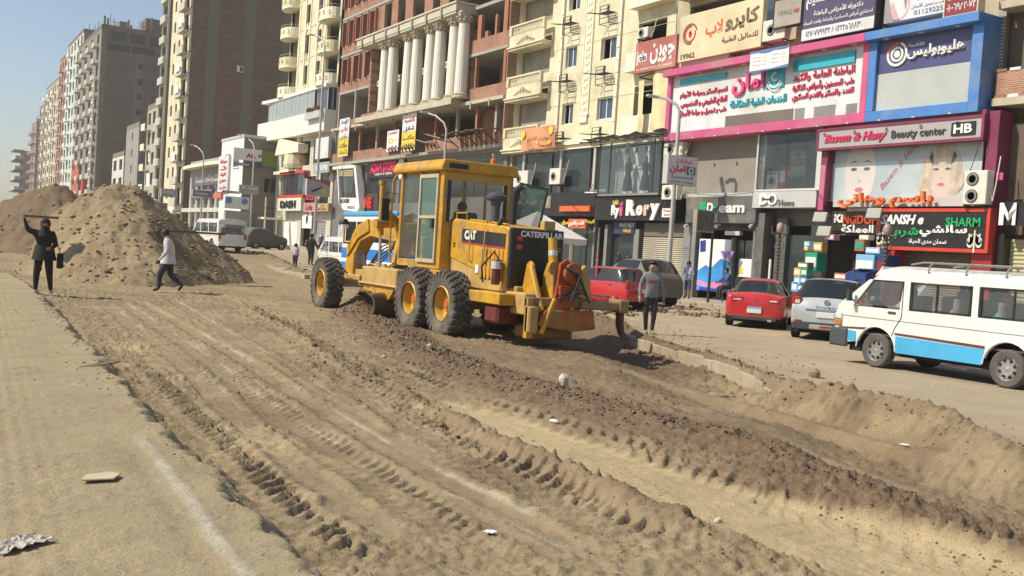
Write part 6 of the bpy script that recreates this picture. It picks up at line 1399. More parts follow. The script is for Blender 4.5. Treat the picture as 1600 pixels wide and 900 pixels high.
t_, rc = fascia('small red sign with black mark beside the columns', 333, 302, 345, 309, mat('salmon_sign', (.6, .15, .1), .5), 28.3, .4)
cf = thing('terrace', 'first floor terrace with railing and pale posts right of the globe shop', 'terrace', (30, 100, 3)); G().box(30.2, 33, 99, YS-.7, 3.4, 3.6).build('deck', CREAM2, cf)
for k in range(3):
    for z0, z1 in ((.14, 3.4), (3.6, 5.6)): bit('pale_post', cf, CREAM2, 30.3+k*1.2, 30.42+k*1.2, 99.1, 99.2, z0, z1)
g = G(); g.box(30.2, 33, 99.1, 99.14, 4.5, 4.56)
for k in range(18): g.box(30.3+k*.15, 30.32+k*.15, 99.11, 99.13, 3.6, 4.5)
g.build('railing', DKMET, cf, kind='stuff')
# columned branch building
B6b = bld('columned_building', 'pale columned building with curved fascia left of the tall red and white sign', 118.6, 139)
PC = mat('pale_grey_render', (.55, .54, .48), .8, .1, .8); g = G(); wall_cells(g, 32, 32.3, 118.6, 139, .14, 9.9, [(119.5+k*3.2, 121.6+k*3.2, 5.2, 8.3) for k in range(6)]+[(119.5+k*3.2, 121.6+k*3.2, .3, 3.7) for k in range(6)]); g.build('front_wall', mat('slate_wall', (.30, .30, .29), .8), B6b); shell(B6b, 32, 118.6, 139, .1, 10.2, [4.6])
for k in range(6):
    for z0, z1 in ((5.2, 8.3), (.3, 3.7)): window(B6b, 119.5+k*3.2, 121.6+k*3.2, z0, z1, 32, PC, DGLASS, 2, .1)
    for z0, z1 in ((.14, 4.2), (4.7, 8.7)):
        g = G(); g.lathe([(.35, 0), (.30, .2), (.26, z1-z0-.4), (.36, z1-z0)], (31.4, 118.9+k*3.2, z0), 'z', 10); g.build('column', PC, B6b, smooth=True)
g = G(); g.prism([(31.0, 118.6), (30.6, 124), (30.6, 134), (31.0, 139.2), (32.3, 139.2), (32.3, 118.6)], 'z', 9.9, 10.3); g.build('canopy_roof', CREAM2, B6b)
G().box(31.0, 32, 119, 138.8, 4.2, 4.7).build('string_band', PC, B6b)
t_, rc = fascia('curved dark fascia with white lettering over the columns', 303, 278, 349, 287, mat('plum_grey_fascia', (.12, .10, .11), .5), 30.5, .4); lf(t_, 'Center Of Optics', rc, .08, .9, .25, .8, 30.5, mat('dull_white_letters', (.6, .57, .55), .5), .02, .04)
t_, rc = fascia('grey violet lower fascia across the columned building', 300, 297, 330, 308, mat('violet_grey', (.18, .18, .27), .5), 30.9, .4)
bh = bld('brick_shed', 'plain pale wall rising behind the columned building', 118.8, 128); G().box(34, 44, 118.8, 130, .1, 13.2).build('wall', mat('plain_tan_wall', (.42, .39, .32), .9, .1, .5), bh)
# ================================================================== tower with the big brown side wall
Y7a, Y7b = 144, 159.6
B7 = bld('brown_tower', 'tall apartment tower with a huge brown brick side wall and cream front', Y7a, Y7b)
G().box(32.3, 52, Y7a+.03, Y7a+.4, .1, 52).build('brick_infill', BROWNX, B7)
CF_ = mat('side_concrete', (.165, .14, .09), .9, .12, .8, .2, 10)
for k in range(17): bit('floor_beam', B7, mat('side_beam', (.17, .13, .10), .9, .1, 1), 32.05, 52, Y7a-.005, Y7a+.1, 2.2+k*3.05, 2.42+k*3.05)
for a, w in ((34.5, 1.5), (39.7, 1.5), (45.2, 1.2), (50, 1.2)): bit('concrete_column', B7, CF_, a, a+w, Y7a-.03, Y7a+.1, .1, 52)
g = G(); zq = onY(375, 108, Y7a); g.box(zq[0]-.45, zq[0]+.45, Y7a-.08, Y7a+.05, zq[1]-.45, zq[1]+.45); g.build('small_window_frame', CREAM2, B7); g = G(); g.box(zq[0]-.05, zq[0]+.38, Y7a-.1, Y7a-.08, zq[1]-.36, zq[1]+.36); g.build('small_window_pane', DGLASS, B7)
hol = []; 
for k in range(16):
    z = 5.2+k*3.05; hol += [(152.6, 153.7, z+1.0, z+2.5), (149.4, 150.5, z+1.0, z+2.5), (144.8, 147.4, z+.1, z+2.5)]
g = G(); wall_cells(g, 32, 32.3, Y7a, 155.6, .14, 52, hol); g.build('cream_front', CREAM, B7)
hol = [(156, 159, 5.3+k*3.05, 7.8+k*3.05) for k in range(15)]
g = G(); wall_cells(g, 31.4, 31.7, 155.6, Y7b, .14, 52, hol); g.box(31.4, 33, Y7b-.2, Y7b, .14, 52); g.build('grey_front', mat('grey_balcony_front', (.36, .34, .29), .85, .1, .8), B7)
G().box(33.2, 52, Y7a+.45, Y7b-.3, .1, 51.9).build('tower_core', mat('dim_core', (.10, .085, .07), .9, .2, .8), B7)
for k in range(16):
    z = 5.2+k*3.05
    for a, b in ((152.6, 153.7), (149.4, 150.5)): window(B7, a, b, z+1.0, z+2.5, 32, DKMET, DGLASS, 1, .15)
    m_ = mat('pale_balcony', (.52, .49, .42), .85)
    g = G(); g.box(31.2, 32.2, 144.3, 148, z-.1, z+.05); g.box(31.2, 31.3, 144.3, 148, z+.05, z+.95); g.build('balcony_front', m_, B7)
    bit('balcony_rail', B7, mat('pale_balcony', (.52, .49, .42), .85), 31.0, 31.4, 155.9, 159.3, z-.1, z+.95)
for k, z in ((2, 12), (5, 21.5), (6, 24.5), (8, 30.7)):
    t_ = thing('laundry', ['white', 'pale', 'mixed', 'light'][[2, 5, 6, 8].index(k)]+' washing hung on a balcony of the brown tower, level '+['one', 'two', 'three', 'four'][[2, 5, 6, 8].index(k)], 'laundry', (31, 146, z)); cloth(t_, (144.6, 147.2, z-.6, z+.7), 31.05, WHITE, .08, 12, 4)
g = G(); g.box(31.0, 31.6, Y7a+.3, 155, 3.9, 4.5); g.build('white_awning', WHITE, B7); G().box(31.6, 32, Y7a, 159, .14, 4).build('ground_floor', DARK, B7)
# ================================================================== row of buildings running into the distance
def block(name, label, Ya, Yb, top, fm, sm, floors, nwin, depth=14, X0=32.0, z0=4.5, wh=1.5, ww=1.2, balc=0, bm_=None, gm=DGLASS, win_m=DKMET, ground=DARK, recess=.2, first=1):
    B = bld(name, label, Ya, Yb, X0); st = (top-z0)/floors; hol = []
    for k in range(floors):
        for j in range(nwin):
            c = Ya+(Yb-Ya)*(j+.5)/nwin; hol.append((c-ww/2, c+ww/2, z0+k*st+.9, z0+k*st+.9+wh))
    g = G(); wall_cells(g, X0, X0+.3, Ya, Yb, z0-.3, top, hol); g.build('facade', fm, B)
    G().box(X0+.6, X0+depth, Ya+.25, Yb-.25, .1, top-.15).build('core', mat('dim_core', (.10, .085, .07), .9), B)
    g = G(); g.box(X0+.31, X0+depth+.05, Ya, Ya+.2, .1, top); g.box(X0+.31, X0+depth+.05, Yb-.2, Yb, .1, top); g.build('end_wall', sm, B)
    g = G(); g.box(X0+.2, X0+depth, Ya+.2, Yb-.2, top-.1, top+.05); g.box(X0, X0+.2, Ya, Yb, top, top+.9); g.box(X0+.2, X0+depth, Ya, Ya+.2, top, top+.9); g.build('roof', sm, B)
    G().box(X0+.1, X0+.5, Ya+.1, Yb-.1, .1, z0-.3).build('ground_floor', ground, B)
    for k in range(floors):
        for j in range(nwin):
            c = Ya+(Yb-Ya)*(j+.5)/nwin; window(B, c-ww/2, c+ww/2, z0+k*st+.9, z0+k*st+.9+wh, X0, win_m, gm, 2 if ww > 1.5 else 1, recess)
            if balc and j % balc == balc-1:
                b = G(); b.box(X0-1.0, X0, c-ww/2-.5, c+ww/2+.5, z0+k*st-.1, z0+k*st+.05); b.box(X0-1.0, X0-.9, c-ww/2-.5, c+ww/2+.5, z0+k*st+.05, z0+k*st+.95); b.build('balcony_front', bm_ or fm, B)
    return B
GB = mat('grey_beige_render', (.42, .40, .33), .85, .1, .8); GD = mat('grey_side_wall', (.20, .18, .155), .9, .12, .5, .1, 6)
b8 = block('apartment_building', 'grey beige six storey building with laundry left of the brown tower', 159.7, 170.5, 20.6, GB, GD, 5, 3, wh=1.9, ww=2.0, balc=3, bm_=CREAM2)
t_ = thing('laundry', 'long row of white washing on the grey beige building', 'laundry', (31, 162, 9)); cloth(t_, (160.4, 163.4, 8.2, 10.2), 30.9, WHITE, .1, 16, 4); cloth(t_, (161.2, 162.6, 12.0, 13.3), 30.9, WHITE, .1, 8, 4)
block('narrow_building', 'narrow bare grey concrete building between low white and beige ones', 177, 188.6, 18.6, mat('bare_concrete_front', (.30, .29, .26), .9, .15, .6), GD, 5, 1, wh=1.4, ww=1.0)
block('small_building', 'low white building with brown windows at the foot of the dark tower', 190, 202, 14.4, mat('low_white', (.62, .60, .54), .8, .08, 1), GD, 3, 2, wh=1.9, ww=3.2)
# dark tower still being built
DT = mat('dark_concrete_side', (.105, .095, .078), .9, .2, .35, .2, 4, col2=(.15, .13, .10), mix=.3)
T10 = block('tower', 'tall dark tower with an unfinished scaffolded top', 216, 249, 41.0, mat('tower_front', (.24, .22, .19), .9, .2, .5), brickmat('tower_brick_side', (.16, .10, .065), (.14, .09, .06), (.16, .12, .09), .3, .1, 'XZ'), 11, 4, depth=12.5, X0=31.0, wh=1.9, ww=2.6, balc=1, bm_=mat('pale_balcony', (.52, .49, .42), .85), recess=.3)
for k in range(13): bit('floor_beam', T10, CF_, 31.3, 43.5, 215.93, 216.05, 4.2+k*3.1, 4.4+k*3.1)
bit('concrete_column', T10, CF_, 31.2, 32.0, 215.9, 216.1, .1, 41); bit('concrete_column', T10, mat('side_concrete_b', (.16, .145, .11), .9), 37.6, 39.2, 215.9, 216.05, .1, 37)
for k in range(10):
    for a in (38.2, 41.2): bit('side_window', T10, DGLASS, a, a+.9, 215.84, 215.95, 6+k*3.1, 7.2+k*3.1)
g = G(); zz0, zz1 = 37.2, 40.6
for a in (32.2, 37.0): g.box(a, a+4.2, 215.8, 216.0, 37.0, 38.3)
g.build('open_floor_void', mat('void_black', (.012, .011, .010), .95), T10); 
for k in range(12):
    if k % 4: bit('unglazed_opening', T10, mat('void_black', (.012, .011, .010), .95), 31.8+k*.95, 32.5+k*.95, 215.8, 216.0, 39.0, 40.7)
for k in range(9):
    a = 31.3+k*1.5; bit('stub_column', T10, mat('site_timber', (.22, .18, .13), .9), a, a+.4, 216+k % 3*6, 216.4+k % 3*6, 41, 43.2+random.random()*1.6)
g = G()
for k in range(34):
    a = 31+random.random()*12.5; y_ = 216+random.random()*20; L = 1+random.random()*2.4; g.tube((a, y_, 41), (a+random.uniform(-.3, .3), y_, 41+L+1), .07, n=4)
    if k % 2: g.tube((a, y_, 42.5+random.random()), (a+random.uniform(1.5, 4), y_, 42.8+random.random()*1.2), .06, n=4)
g.build('scaffolding', mat('site_timber', (.22, .18, .13), .9), T10, kind='stuff'); g = G(); g.box(39.4, 42.6, 216.5, 222, 42.2, 44.6); g.build('roof_hut', mat('hut_brick', (.18, .10, .075), .9), T10); g = G(); g.box(34.5, 36, 217, 221, 41.5, 43.2); g.build('roof_hut', mat('site_timber', (.22, .18, .13), .9), T10)
for k in range(8): g = G(); g.box(30.1, 30.3, 217, 219.4, 6+k*3.35, 6.4+k*3.35); g.box(30.1, 30.3, 217, 217.5, 6.4+k*3.35, 7.8+k*3.35); g.box(30.1, 30.3, 217, 219, 7.8+k*3.35, 8.1+k*3.35); g.build('c_shaped_screen', CREAM2, T10)
g = G(); g.box(30.6, 31.0, 236, 248, 3.2, 15.5); g.build('red_front_panel', mat('brick_red_render', (.42, .12, .08), .85, .12, .7), T10); bit('red_cladding', T10, mat('bright_red_cladding', (.45, .04, .03), .6), 30.2, 31.0, 226, 229, .2, 11); bit('red_cladding', T10, mat('bright_red_cladding', (.45, .04, .03), .6), 30.1, 31.0, 219, 234, 6.8, 7.8)
block('tower', 'pale greenish white tower with rows of brown windows', 249.5, 277, 45.5, mat('pale_green_render', (.56, .62, .56), .8, .1, .5), mat('brown_tower_side', (.17, .115, .09), .9, .12, .4), 13, 5, wh=2.0, ww=2.6, balc=4, bm_=WHITE)
block('tower', 'reddish brown tower beyond the pale green one', 278, 291.5, 43.8, mat('reddish_render', (.40, .24, .17), .85, .12, .5), mat('brown_tower_side', (.17, .115, .09), .9), 12, 3, wh=1.9, ww=2.2, balc=2, bm_=mat('pale_red_balcony', (.5, .33, .25), .85))
block('tower', 'cream tower with many white balconies far down the street', 292, 322, 39.6, mat('far_cream', (.55, .48, .36), .85, .1, .5), GD, 11, 6, wh=1.9, ww=2.4, balc=2, bm_=WHITE)
block('tower', 'brown grey block near the end of the street', 323, 338, 35.5, mat('far_brown', (.30, .24, .19), .85, .1, .5), GD, 10, 3, wh=1.8, ww=2.2, balc=3)
block('tower', 'last narrow tower at the end of the row with jutting balconies', 339, 355, 31.5, mat('far_brown2', (.34, .27, .22), .85, .1, .5), GD, 9, 3, wh=1.8, ww=2.0, balc=1, X0=31.5)
B16 = bld('apartment_building', 'small far building with stacked jutting balconies at the row end', 358, 372, 30); G().box(30, 44, 358, 372, .1, 24).build('wall', mat('far_brown2', (.34, .27, .22), .85), B16)
for k in range(5): bit('balcony', B16, mat('pale_balcony', (.52, .49, .42), .85), 27.5, 30, 358.5, 371, 8+k*3.3, 9.1+k*3.3); bit('balcony_roof', B16, GD, 27, 30, 358, 371.5, 10.7+k*3.3, 11+k*3.3)
# hazy low blocks at the far end and the left side of the street
FAR = mat('far_block_render', (.30, .22, .18), .9, .15, .2)
for i, (x, y, w, d, h) in enumerate(((14, 420, 14, 20, 9), (-2, 400, 13, 20, 12), (-20, 380, 15, 22, 15), (-40, 360, 15, 24, 17), (-8, 470, 30, 20, 17), (-62, 330, 18, 26, 18), (-44, 250, 12, 24, 13), (-50, 200, 14, 28, 15))):
    b_ = thing('distant_building', ['low', 'squat', 'broad', 'plain', 'long', 'tall', 'flat roofed', 'bulky'][i]+' brownish block far off at the left, number of storeys '+['two', 'three', 'four', 'five', 'five', 'six', 'four', 'five'][i], 'building', (x, y, 0), 0, 'hazy blocks at the left end of the street'); local(b_)
    nf = int(h/3); hol = []
    G().box(-w/2, w/2, .3, d, 0, h).build('wall', FAR, b_, world=False)
    for k in range(nf):
        for j in range(int(w/3)): link_mesh('window', unit_box(DGLASS, 'window'), b_, loc=(-w/2+1.5+j*3, .26, 1.7+k*3), scale=(1.3, .12, 1.4))
    G().box(-w/2-.1, w/2+.1, .2, d, h, h+.6).build('parapet', FAR, b_, world=False)
# ================================================================== motor grader (own frame: x right, y forward, origin on the ground under the tandem)
CY = mat('grader_yellow', (.55, .29, .018), .48, .18, 4, .12, 30, col2=(.32, .20, .075), mix=.42)
CYD = mat('grader_yellow_dusty', (.46, .30, .10), .75, .15, 3, .2, 30)
GBK = mat('grader_black', (.02, .02, .02), .5, .3, 4); RUST = mat('rusty_red_paint', (.33, .055, .015), .6, .25, 6, .2, 30, col2=(.45, .14, .02), mix=.5); GRN = mat('old_orange_paint', (.42, .10, .015), .65, .3, 6, .2, 20, col2=(.30, .17, .05), mix=.6)
TYRE = mat('dusty_rubber', (.095, .085, .072), .9, .25, 6, .2, 40, col2=(.17, .145, .11), mix=.45); HOSE = mat('hose_rubber', (.03, .028, .027), .6)
RIMY = mat('rim_yellow', (.58, .34, .04), .45, .15, 5, col2=(.36, .24, .10), mix=.35); CHROME = mat('cylinder_rod', (.5, .5, .5), .2, .1, 5, metal=.9); CABGL = glassmat('cab_glass', (.10, .20, .17), .45, .05); CABCL = glassmat('cab_clear_glass', (.2, .25, .22), .13, .04); SEATM = mat('seat_vinyl', (.03, .03, .03), .7)
gr = thing('motor_grader', 'big yellow motor grader with six lugged tyres, glazed cab and rear ripper', 'grader', (10.25, 18.36, -.02)); local(gr)
def gb(name, g, m, smooth=False, bevel=0, par=None, **k): return g.build(name, m, par or gr, smooth=smooth, bevel=bevel, **k)
R = .66
ty = G(); ty.lathe([(.34, -.15), (.40, -.165), (.52, -.185), (.60, -.175), (.635, -.13), (.645, 0), (.635, .13), (.60, .175), (.52, .185), (.40, .165), (.34, .15), (.34, -.15)], (0, 0, 0), 'x', 44, cap=False)
nl = 26
for i in range(nl):
    for s in (-1, 1):
        t = 2*pi*(i+(.5 if s > 0 else 0))/nl
        for q in range(3):
            tt = t+q*.055; xx = s*(.035+q*.055); r_ = .652-.006*q
            ty.M = Matrix.Rotation(tt, 4, 'X'); ty.cbox((xx, 0, r_-(.012 if q == 2 else 0)), (.034, .044, .028), 0); 
        ty.M = Matrix.Rotation(t+.12, 4, 'X'); ty.cbox((s*.178, 0, .585), (.014, .036, .045))
ty.M = None; ty.v = [(a*1.18, b, c) for a, b, c in ty.v]; tym = ty.mesh('tyre', TYRE, True, None, 35)
rm_ = G(); rm_.lathe([(.345, -.17), (.365, -.155), (.335, -.13), (.32, -.05), (.30, .0), (.17, .03), (.13, -.02), (.0, -.02)], (0, 0, 0), 'x', 28, cap=False); rm_.lathe([(.335, .15), (.30, .1), (.30, 0)], (0, 0, 0), 'x', 20, cap=False); rm_.v = [(a*1.18, b, c) for a, b, c in rm_.v]
rimm = rm_.mesh('rim', RIMY, True); hb = G(); hb.lathe([(0, -.08), (.08, -.08), (.10, -.04), (.12, 0)], (0, 0, 0), 'x', 14)
for k in range(10): hb.cbox((-.02, .145*cos(k*.628), .145*sin(k*.628)), (.02, .018, .018))
hbm = hb.mesh('hub', mat('hub_orange', (.55, .12, .02), .5)) 
for x, y in ((-1.05, -.76), (-1.05, .76), (-1.05, 6.09), (1.05, -.76), (1.05, .76), (1.05, 6.09)):
    w = link_mesh('wheel', rimm, gr, loc=(x, y, .64), rot=(random.random()*.24, 0, 0 if x < 0 else pi)); link_mesh('tyre', tym, w); link_mesh('hub', hbm, w)
for s in (-1, 1): g = G(); g.prism([(-1.0, .45), (1.0, .45), (1.1, .62), (1.0, .86), (-1.0, .86), (-1.1, .62)], 'x', s*.68, s*.86); gb('tandem_case', g, CYD, bevel=.03)
g = G(); g.tube((-.9, -.0, .66), (.9, 0, .66), .16, n=10); gb('rear_axle', g, CYD)
g = G(); g.box(-.48, .48, -2.35, 1.6, .80, 1.12); gb('rear_frame', g, CYD, bevel=.02)
# hood
g = G(); g.prism([(-2.15, 1.12), (.22, 1.55), (.22, 2.30), (.12, 2.38), (-2.05, 2.24), (-2.15, 2.18)], 'x', -.60, .60); gb('engine_hood', g, CY, bevel=.03)
g = G(); g.prism([(-2.12, 1.0), (-.2, 1.0), (.24, 1.3), (.24, 1.56), (-2.12, 1.14)], 'x', -.58, .58); gb('lower_hood', g, CYD)
def sl(y): return 2.30+(y-.2)*.055
for s in (-1, 1):
    g = G(); g.prism([(-2.05, sl(-2.05)-.34), (-.30, sl(-.3)-.36), (-.30, sl(-.3)-.10), (-2.05, sl(-2.05)-.08)], 'x', s*.600, s*.612); gb('black_band', g, GBK)
    g = G(); g.prism([(-2.05, sl(-2.05)-.37), (-.30, sl(-.3)-.39), (-.30, sl(-.3)-.365), (-2.05, sl(-2.05)-.345)], 'x', s*.60, s*.613); gb('red_line', g, RED)
    for k in range(6): g = G(); g.box(s*.60, s*.618, -2.0+k*.16, -1.90+k*.16, 1.22, 1.78); gb('louvre_rib', g, CY)
    for yy in (-1.35, -.75): g = G(); g.path([(s*.61, yy, 1.5), (s*.67, yy, 1.55), (s*.67, yy, 2.1), (s*.61, yy, 2.15)], .014, 5); gb('grab_rail', g, CYD)
L_ = Matrix(((0, 0, -1, 0), (-1, 0, 0, 0), (0, 1, 0, 0), (0, 0, 0, 1)))
lettersF(gr, 'CAT', Matrix.Translation((-.612, -.42, sl(-.5)-.31)) @ L_, .48, .19, WHITE, .05, .006)
lettersF(gr, '12G Power', Matrix.Translation((-.86, 1.65, 1.22)) @ L_, .5, .09, WHITE, .02, .004)
lettersF(gr, '35', Matrix.Translation((-.603, .08, 1.78)) @ L_, .10, .10, BLACK, .02, .004)
g = G(); g.box(-.606, -.60, -1.05, -.93, 1.30, 1.46); gb('service_label', g, WHITE)
g = G(); g.box(-.60, .60, -2.24, -2.15, 1.08, 2.22); gb('radiator_frame', g, GBK, bevel=.02); g = G()
for k in range(18): g.box(-.50, .50, -2.255, -2.24, 1.16+k*.05, 1.175+k*.05)
gb('radiator_slat', g, GBK, kind='stuff')
lettersF(gr, 'CATERPILLAR', Matrix.Translation((-.40, -2.25, 2.06)) @ BK_, .96, .115, WHITE, .03, .006)
for x, z in ((-.48, 1.82), (-.48, 1.98), (.40, 1.80)): g = G(); g.box(x, x+.13, -2.262, -2.25, z, z+.09); gb('reflector', g, mat('red_reflector', (.45, .05, .02), .4))
for a, b in ((-1.95, -1.35), (-1.15, -.45)): g = G(); g.path([(-.52, a, sl(a)-.05), (-.52, a, sl(a)+.10), (-.52, b, sl(b)+.10), (-.52, b, sl(b)-.05)], .018, 6); gb('hood_rail', g, CY)
g = G(); g.path([(-.52, -.3, sl(0)), (-.52, -.3, 2.5), (-.52, .15, 2.5), (-.52, .15, sl(0))], .018, 6); gb('hood_rail', g, CY)
g = G(); g.lathe([(.09, 0), (.09, .42), (.11, .44), (.11, .5), (.22, .56), (.22, .62), (.12, .70), (0, .72)], (.0, -.55, sl(-.5)), 'z', 14); gb('air_cleaner', g, mat('dark_blue_grey', (.06, .07, .09), .5), smooth=True)
g = G(); g.path([(.22, -.9, sl(-.9)), (.22, -.9, 2.85), (.24, -.95, 3.02), (.30, -1.05, 3.10)], .075, 10); gb('exhaust_pipe', g, GBK, smooth=True)
g = G(); g.lathe([(.10, -.04), (.11, 0), (.10, .04), (0, .05)], (-.50, -1.72, 2.30), 'y', 12); gb('work_lamp', g, GBK); g = G(); g.box(.25, .5, -2.05, -1.9, sl(-2), sl(-2)+.22); gb('light', g, CYD)
# cab
cx0, cx1, cy0, cy1, cz0, cz1 = -.82, .82, .25, 2.38, 1.45, 3.36
g = G(); g.box(cx0, cx1, cy0, cy1, 1.30, 1.46); gb('cab_floor', g, CY, bevel=.01)
for x, y, w, d in ((cx0, cy1-.09, .08, .09), (cx0, cy0, .10, .20), (cx1-.08, cy1-.09, .08, .09), (cx1-.10, cy0, .10, .14), (cx0, 1.30, .05, .05), (cx1-.05, 1.30, .05, .05)): g = G(); g.box(x, x+w, y, y+d, cz0, cz1); gb('cab_post', g, CY, bevel=.01)
g = G(); g.prism([(cx0-.10, 3.36), (cx1+.10, 3.36), (cx1+.12, 3.44), (cx1+.05, 3.60), (cx0-.05, 3.60), (cx0-.12, 3.44)], 'y', cy0-.10, cy1+.22); gb('cab_roof', g, CY, bevel=.02)
g = G(); g.box(cx0+.1, cx1-.1, cy0+.004, cy0+.05, cz0, 2.30); g.box(cx0+.1, cx1-.1, cy0+.004, cy0+.05, 3.17, cz1); gb('rear_panel', g, mat('cab_rear_yellow', (.46, .29, .05), .5, .12, 2))
g = G(); g.box(cx0+.10, cx0+.18, cy0+.002, cy0+.052, 2.30, 3.17); g.box(cx1-.16, cx1-.1, cy0+.002, cy0+.052, 2.30, 3.17); gb('rear_seal', g, GBK)
g = G(); g.box(cx0+.18, cx1-.16, cy0+.02, cy0+.03, 2.30, 3.17); gb('rear_window', g, CABCL)
g = G(); g.box(cx0+.05, cx0+.5, cy0-.112, cy0-.1, 3.42, 3.52); gb('air_vent', g, GBK)
g = G(); g.box(cx0+.08, cx1-.08, cy1-.05, cy1-.04, 1.6, 3.3); gb('windscreen', g, CABCL)
g = G(); g.box(cx0+.02, cx0+.03, 1.36, cy1-.09, 1.5, 3.3); gb('side_window', g, CABCL); g = G(); g.box(cx1-.03, cx1-.02, .4, cy1-.09, 1.5, 3.3); gb('side_window', g, CABCL)
DFR = mat('door_frame_tan', (.50, .40, .26), .5, .1, 3)
dr_ = G(); 
for a, b, c, d in ((.42, .48, 1.42, 3.30), (1.24, 1.30, 1.42, 3.30), (.48, 1.24, 1.42, 1.50), (.48, 1.24, 3.22, 3.30), (.48, 1.24, 2.36, 2.42)): dr_.box(cx0-.05, cx0-.005, a, b, c, d)
dd = gb('door', dr_, DFR); g = G(); g.box(cx0-.03, cx0-.02, .48, 1.24, 2.42, 3.22); g.build('upper_pane', CABGL, dd); g = G(); g.box(cx0-.03, cx0-.02, .48, 1.24, 1.50, 2.36); g.build('lower_pane', CABGL, dd); g = G(); g.box(cx0-.10, cx0-.04, .50, .60, 2.15, 2.35); g.build('handle', GBK, dd)
g = G(); 
for a, b, c, d in ((0, .05, 0, 1.0), (.60, .65, 0, 1.0), (.05, .60, 0, .05), (.05, .60, .95, 1.0)): g.box(a, b, -.02, .02, c, d)
o = gb('open_door', g, GBK); o.location = (cx1+.0, cy0-.05, 2.28); o.rotation_euler = (0, .16, -.75); g = G(); g.box(.05, .6, -.005, .005, .05, .95); g.build('pane', CABGL, o)
g = G(); g.lathe([(.05, 0), (.055, .03), (.05, .11), (.0, .14)], (.35, cy0+.05, 3.60), 'z', 12); gb('beacon', g, mat('amber_lens', (.75, .17, .02), .3), smooth=True); g = G(); g.lathe([(.02, 0), (.02, .05), (.035, .05), (.035, .09), (0, .09)], (.35, cy0+.05, 3.74), 'z', 8); gb('beacon_top', g, STEEL)
g = G(); g.path([(cx0-.12, 2.45, 1.35), (cx0-.13, 2.52, 1.6), (cx0-.13, 2.52, 3.2), (cx0-.05, 2.45, 3.36)], .022, 6); gb('grab_rail', g, CY)
g = G(); g.path([(cx0-.05, 2.40, 2.9), (cx0-.25, 2.55, 2.92), (cx0-.27, 2.56, 2.75)], .014, 5); g.box(cx0-.36, cx0-.18, 2.54, 2.58, 2.28, 2.78); gb('mirror', g, GBK, bevel=.005)
st = G(); st.box(-.28, .28, .75, 1.25, 1.75, 1.9); st.box(-.28, .28, .68, .82, 1.85, 2.55); gb('seat', st, SEATM, bevel=.04); g = G(); g.box(-.2, .2, 1.95, 2.2, 1.46, 2.2); gb('console', g, GBK, bevel=.03)
g = G(); g.lathe([(.20, 0), (.215, .015), (.20, .03)], (0, 0, 0), 'z', 18); o = gb('steering_wheel', g, GBK); o.location = (0, 1.85, 2.28); o.rotation_euler = (.5, 0, 0)
g = G(); g.box(-.86, -.52, -.05, .70, 1.02, 1.28); gb('step_box', g, CY, bevel=.02); g = G(); g.box(-.84, -.5, .8, 1.7, 1.0, 1.26); gb('battery_box', g, CYD, bevel=.02)
# front frame
pr = [(7.1, .72), (7.1, 1.15), (6.95, 1.62), (6.3, 2.18), (5.7, 2.36), (4.2, 2.28), (2.38, 1.95), (2.38, 1.40), (4.1, 1.82), (5.5, 1.92), (6.1, 1.78), (6.5, 1.40), (6.55, .72)]
g = G(); g.prism(pr, 'x', -.19, .19); gb('front_frame', g, CY, bevel=.02)
g = G(); g.prism([(5.6, 2.37), (6.3, 2.19), (6.95, 1.63), (6.9, 1.35), (6.2, 1.85), (5.5, 2.05)], 'x', -.24, -.19); gb('frame_cheek', g, CY, bevel=.01)
g = G(); g.box(-.86, .86, 5.98, 6.2, .60, .80); g.box(-.25, .25, 5.9, 6.9, .62, .90); gb('front_axle', g, CYD, bevel=.03)
g = G(); g.tube((-.8, 5.8, .62), (.8, 5.8, .62), .03, n=6); gb('tie_rod', g, STEEL)
for s in (-1, 1): g = G(); g.tube((s*.25, 6.35, .78), (s*.8, 6.15, .72), .045, n=8); gb('steering_cylinder', g, CYD)
for s in (-1, 1): g = G(); g.tube((s*.4, 6.75, 1.7), (s*.4, 6.75, 2.12), .025, n=6); g.tube((s*.12, 6.75, 1.72), (s*.4, 6.75, 1.72), .03, n=6); o = gb('lamp_arm', g, CY); g = G(); g.lathe([(.09, -.08), (.12, 0), (.12, .10), (.0, .10)], (s*.4, 6.75, 2.24), 'y', 12); gb('headlight', g, GBK); g = G(); g.lathe([(.10, .0), (.11, .1), (0, .1)], (s*.4, 6.75, 2.10), 'z', 10); gb('lamp_base', g, WHITE)
g = G(); g.prism([(-.10, 6.6), (.10, 6.6), (.62, 3.9), (.62, 3.2), (.45, 3.2), (.42, 3.9), (0, 5.9), (-.42, 3.9), (-.45, 3.2), (-.62, 3.2), (-.62, 3.9)], 'z', .88, 1.04); gb('drawbar', g, CYD, bevel=.015)
g = G(); g.lathe([(.62, -.05), (.78, -.05), (.78, .05), (.62, .05), (.62, -.05)], (0, 3.35, .82), 'z', 32, cap=False); gb('circle', g, CYD)
g = G()
for k in range(8): g.box(-.80, -.78, 3.9+k*.3-.05, 4.1+k*.3, .86, .9)
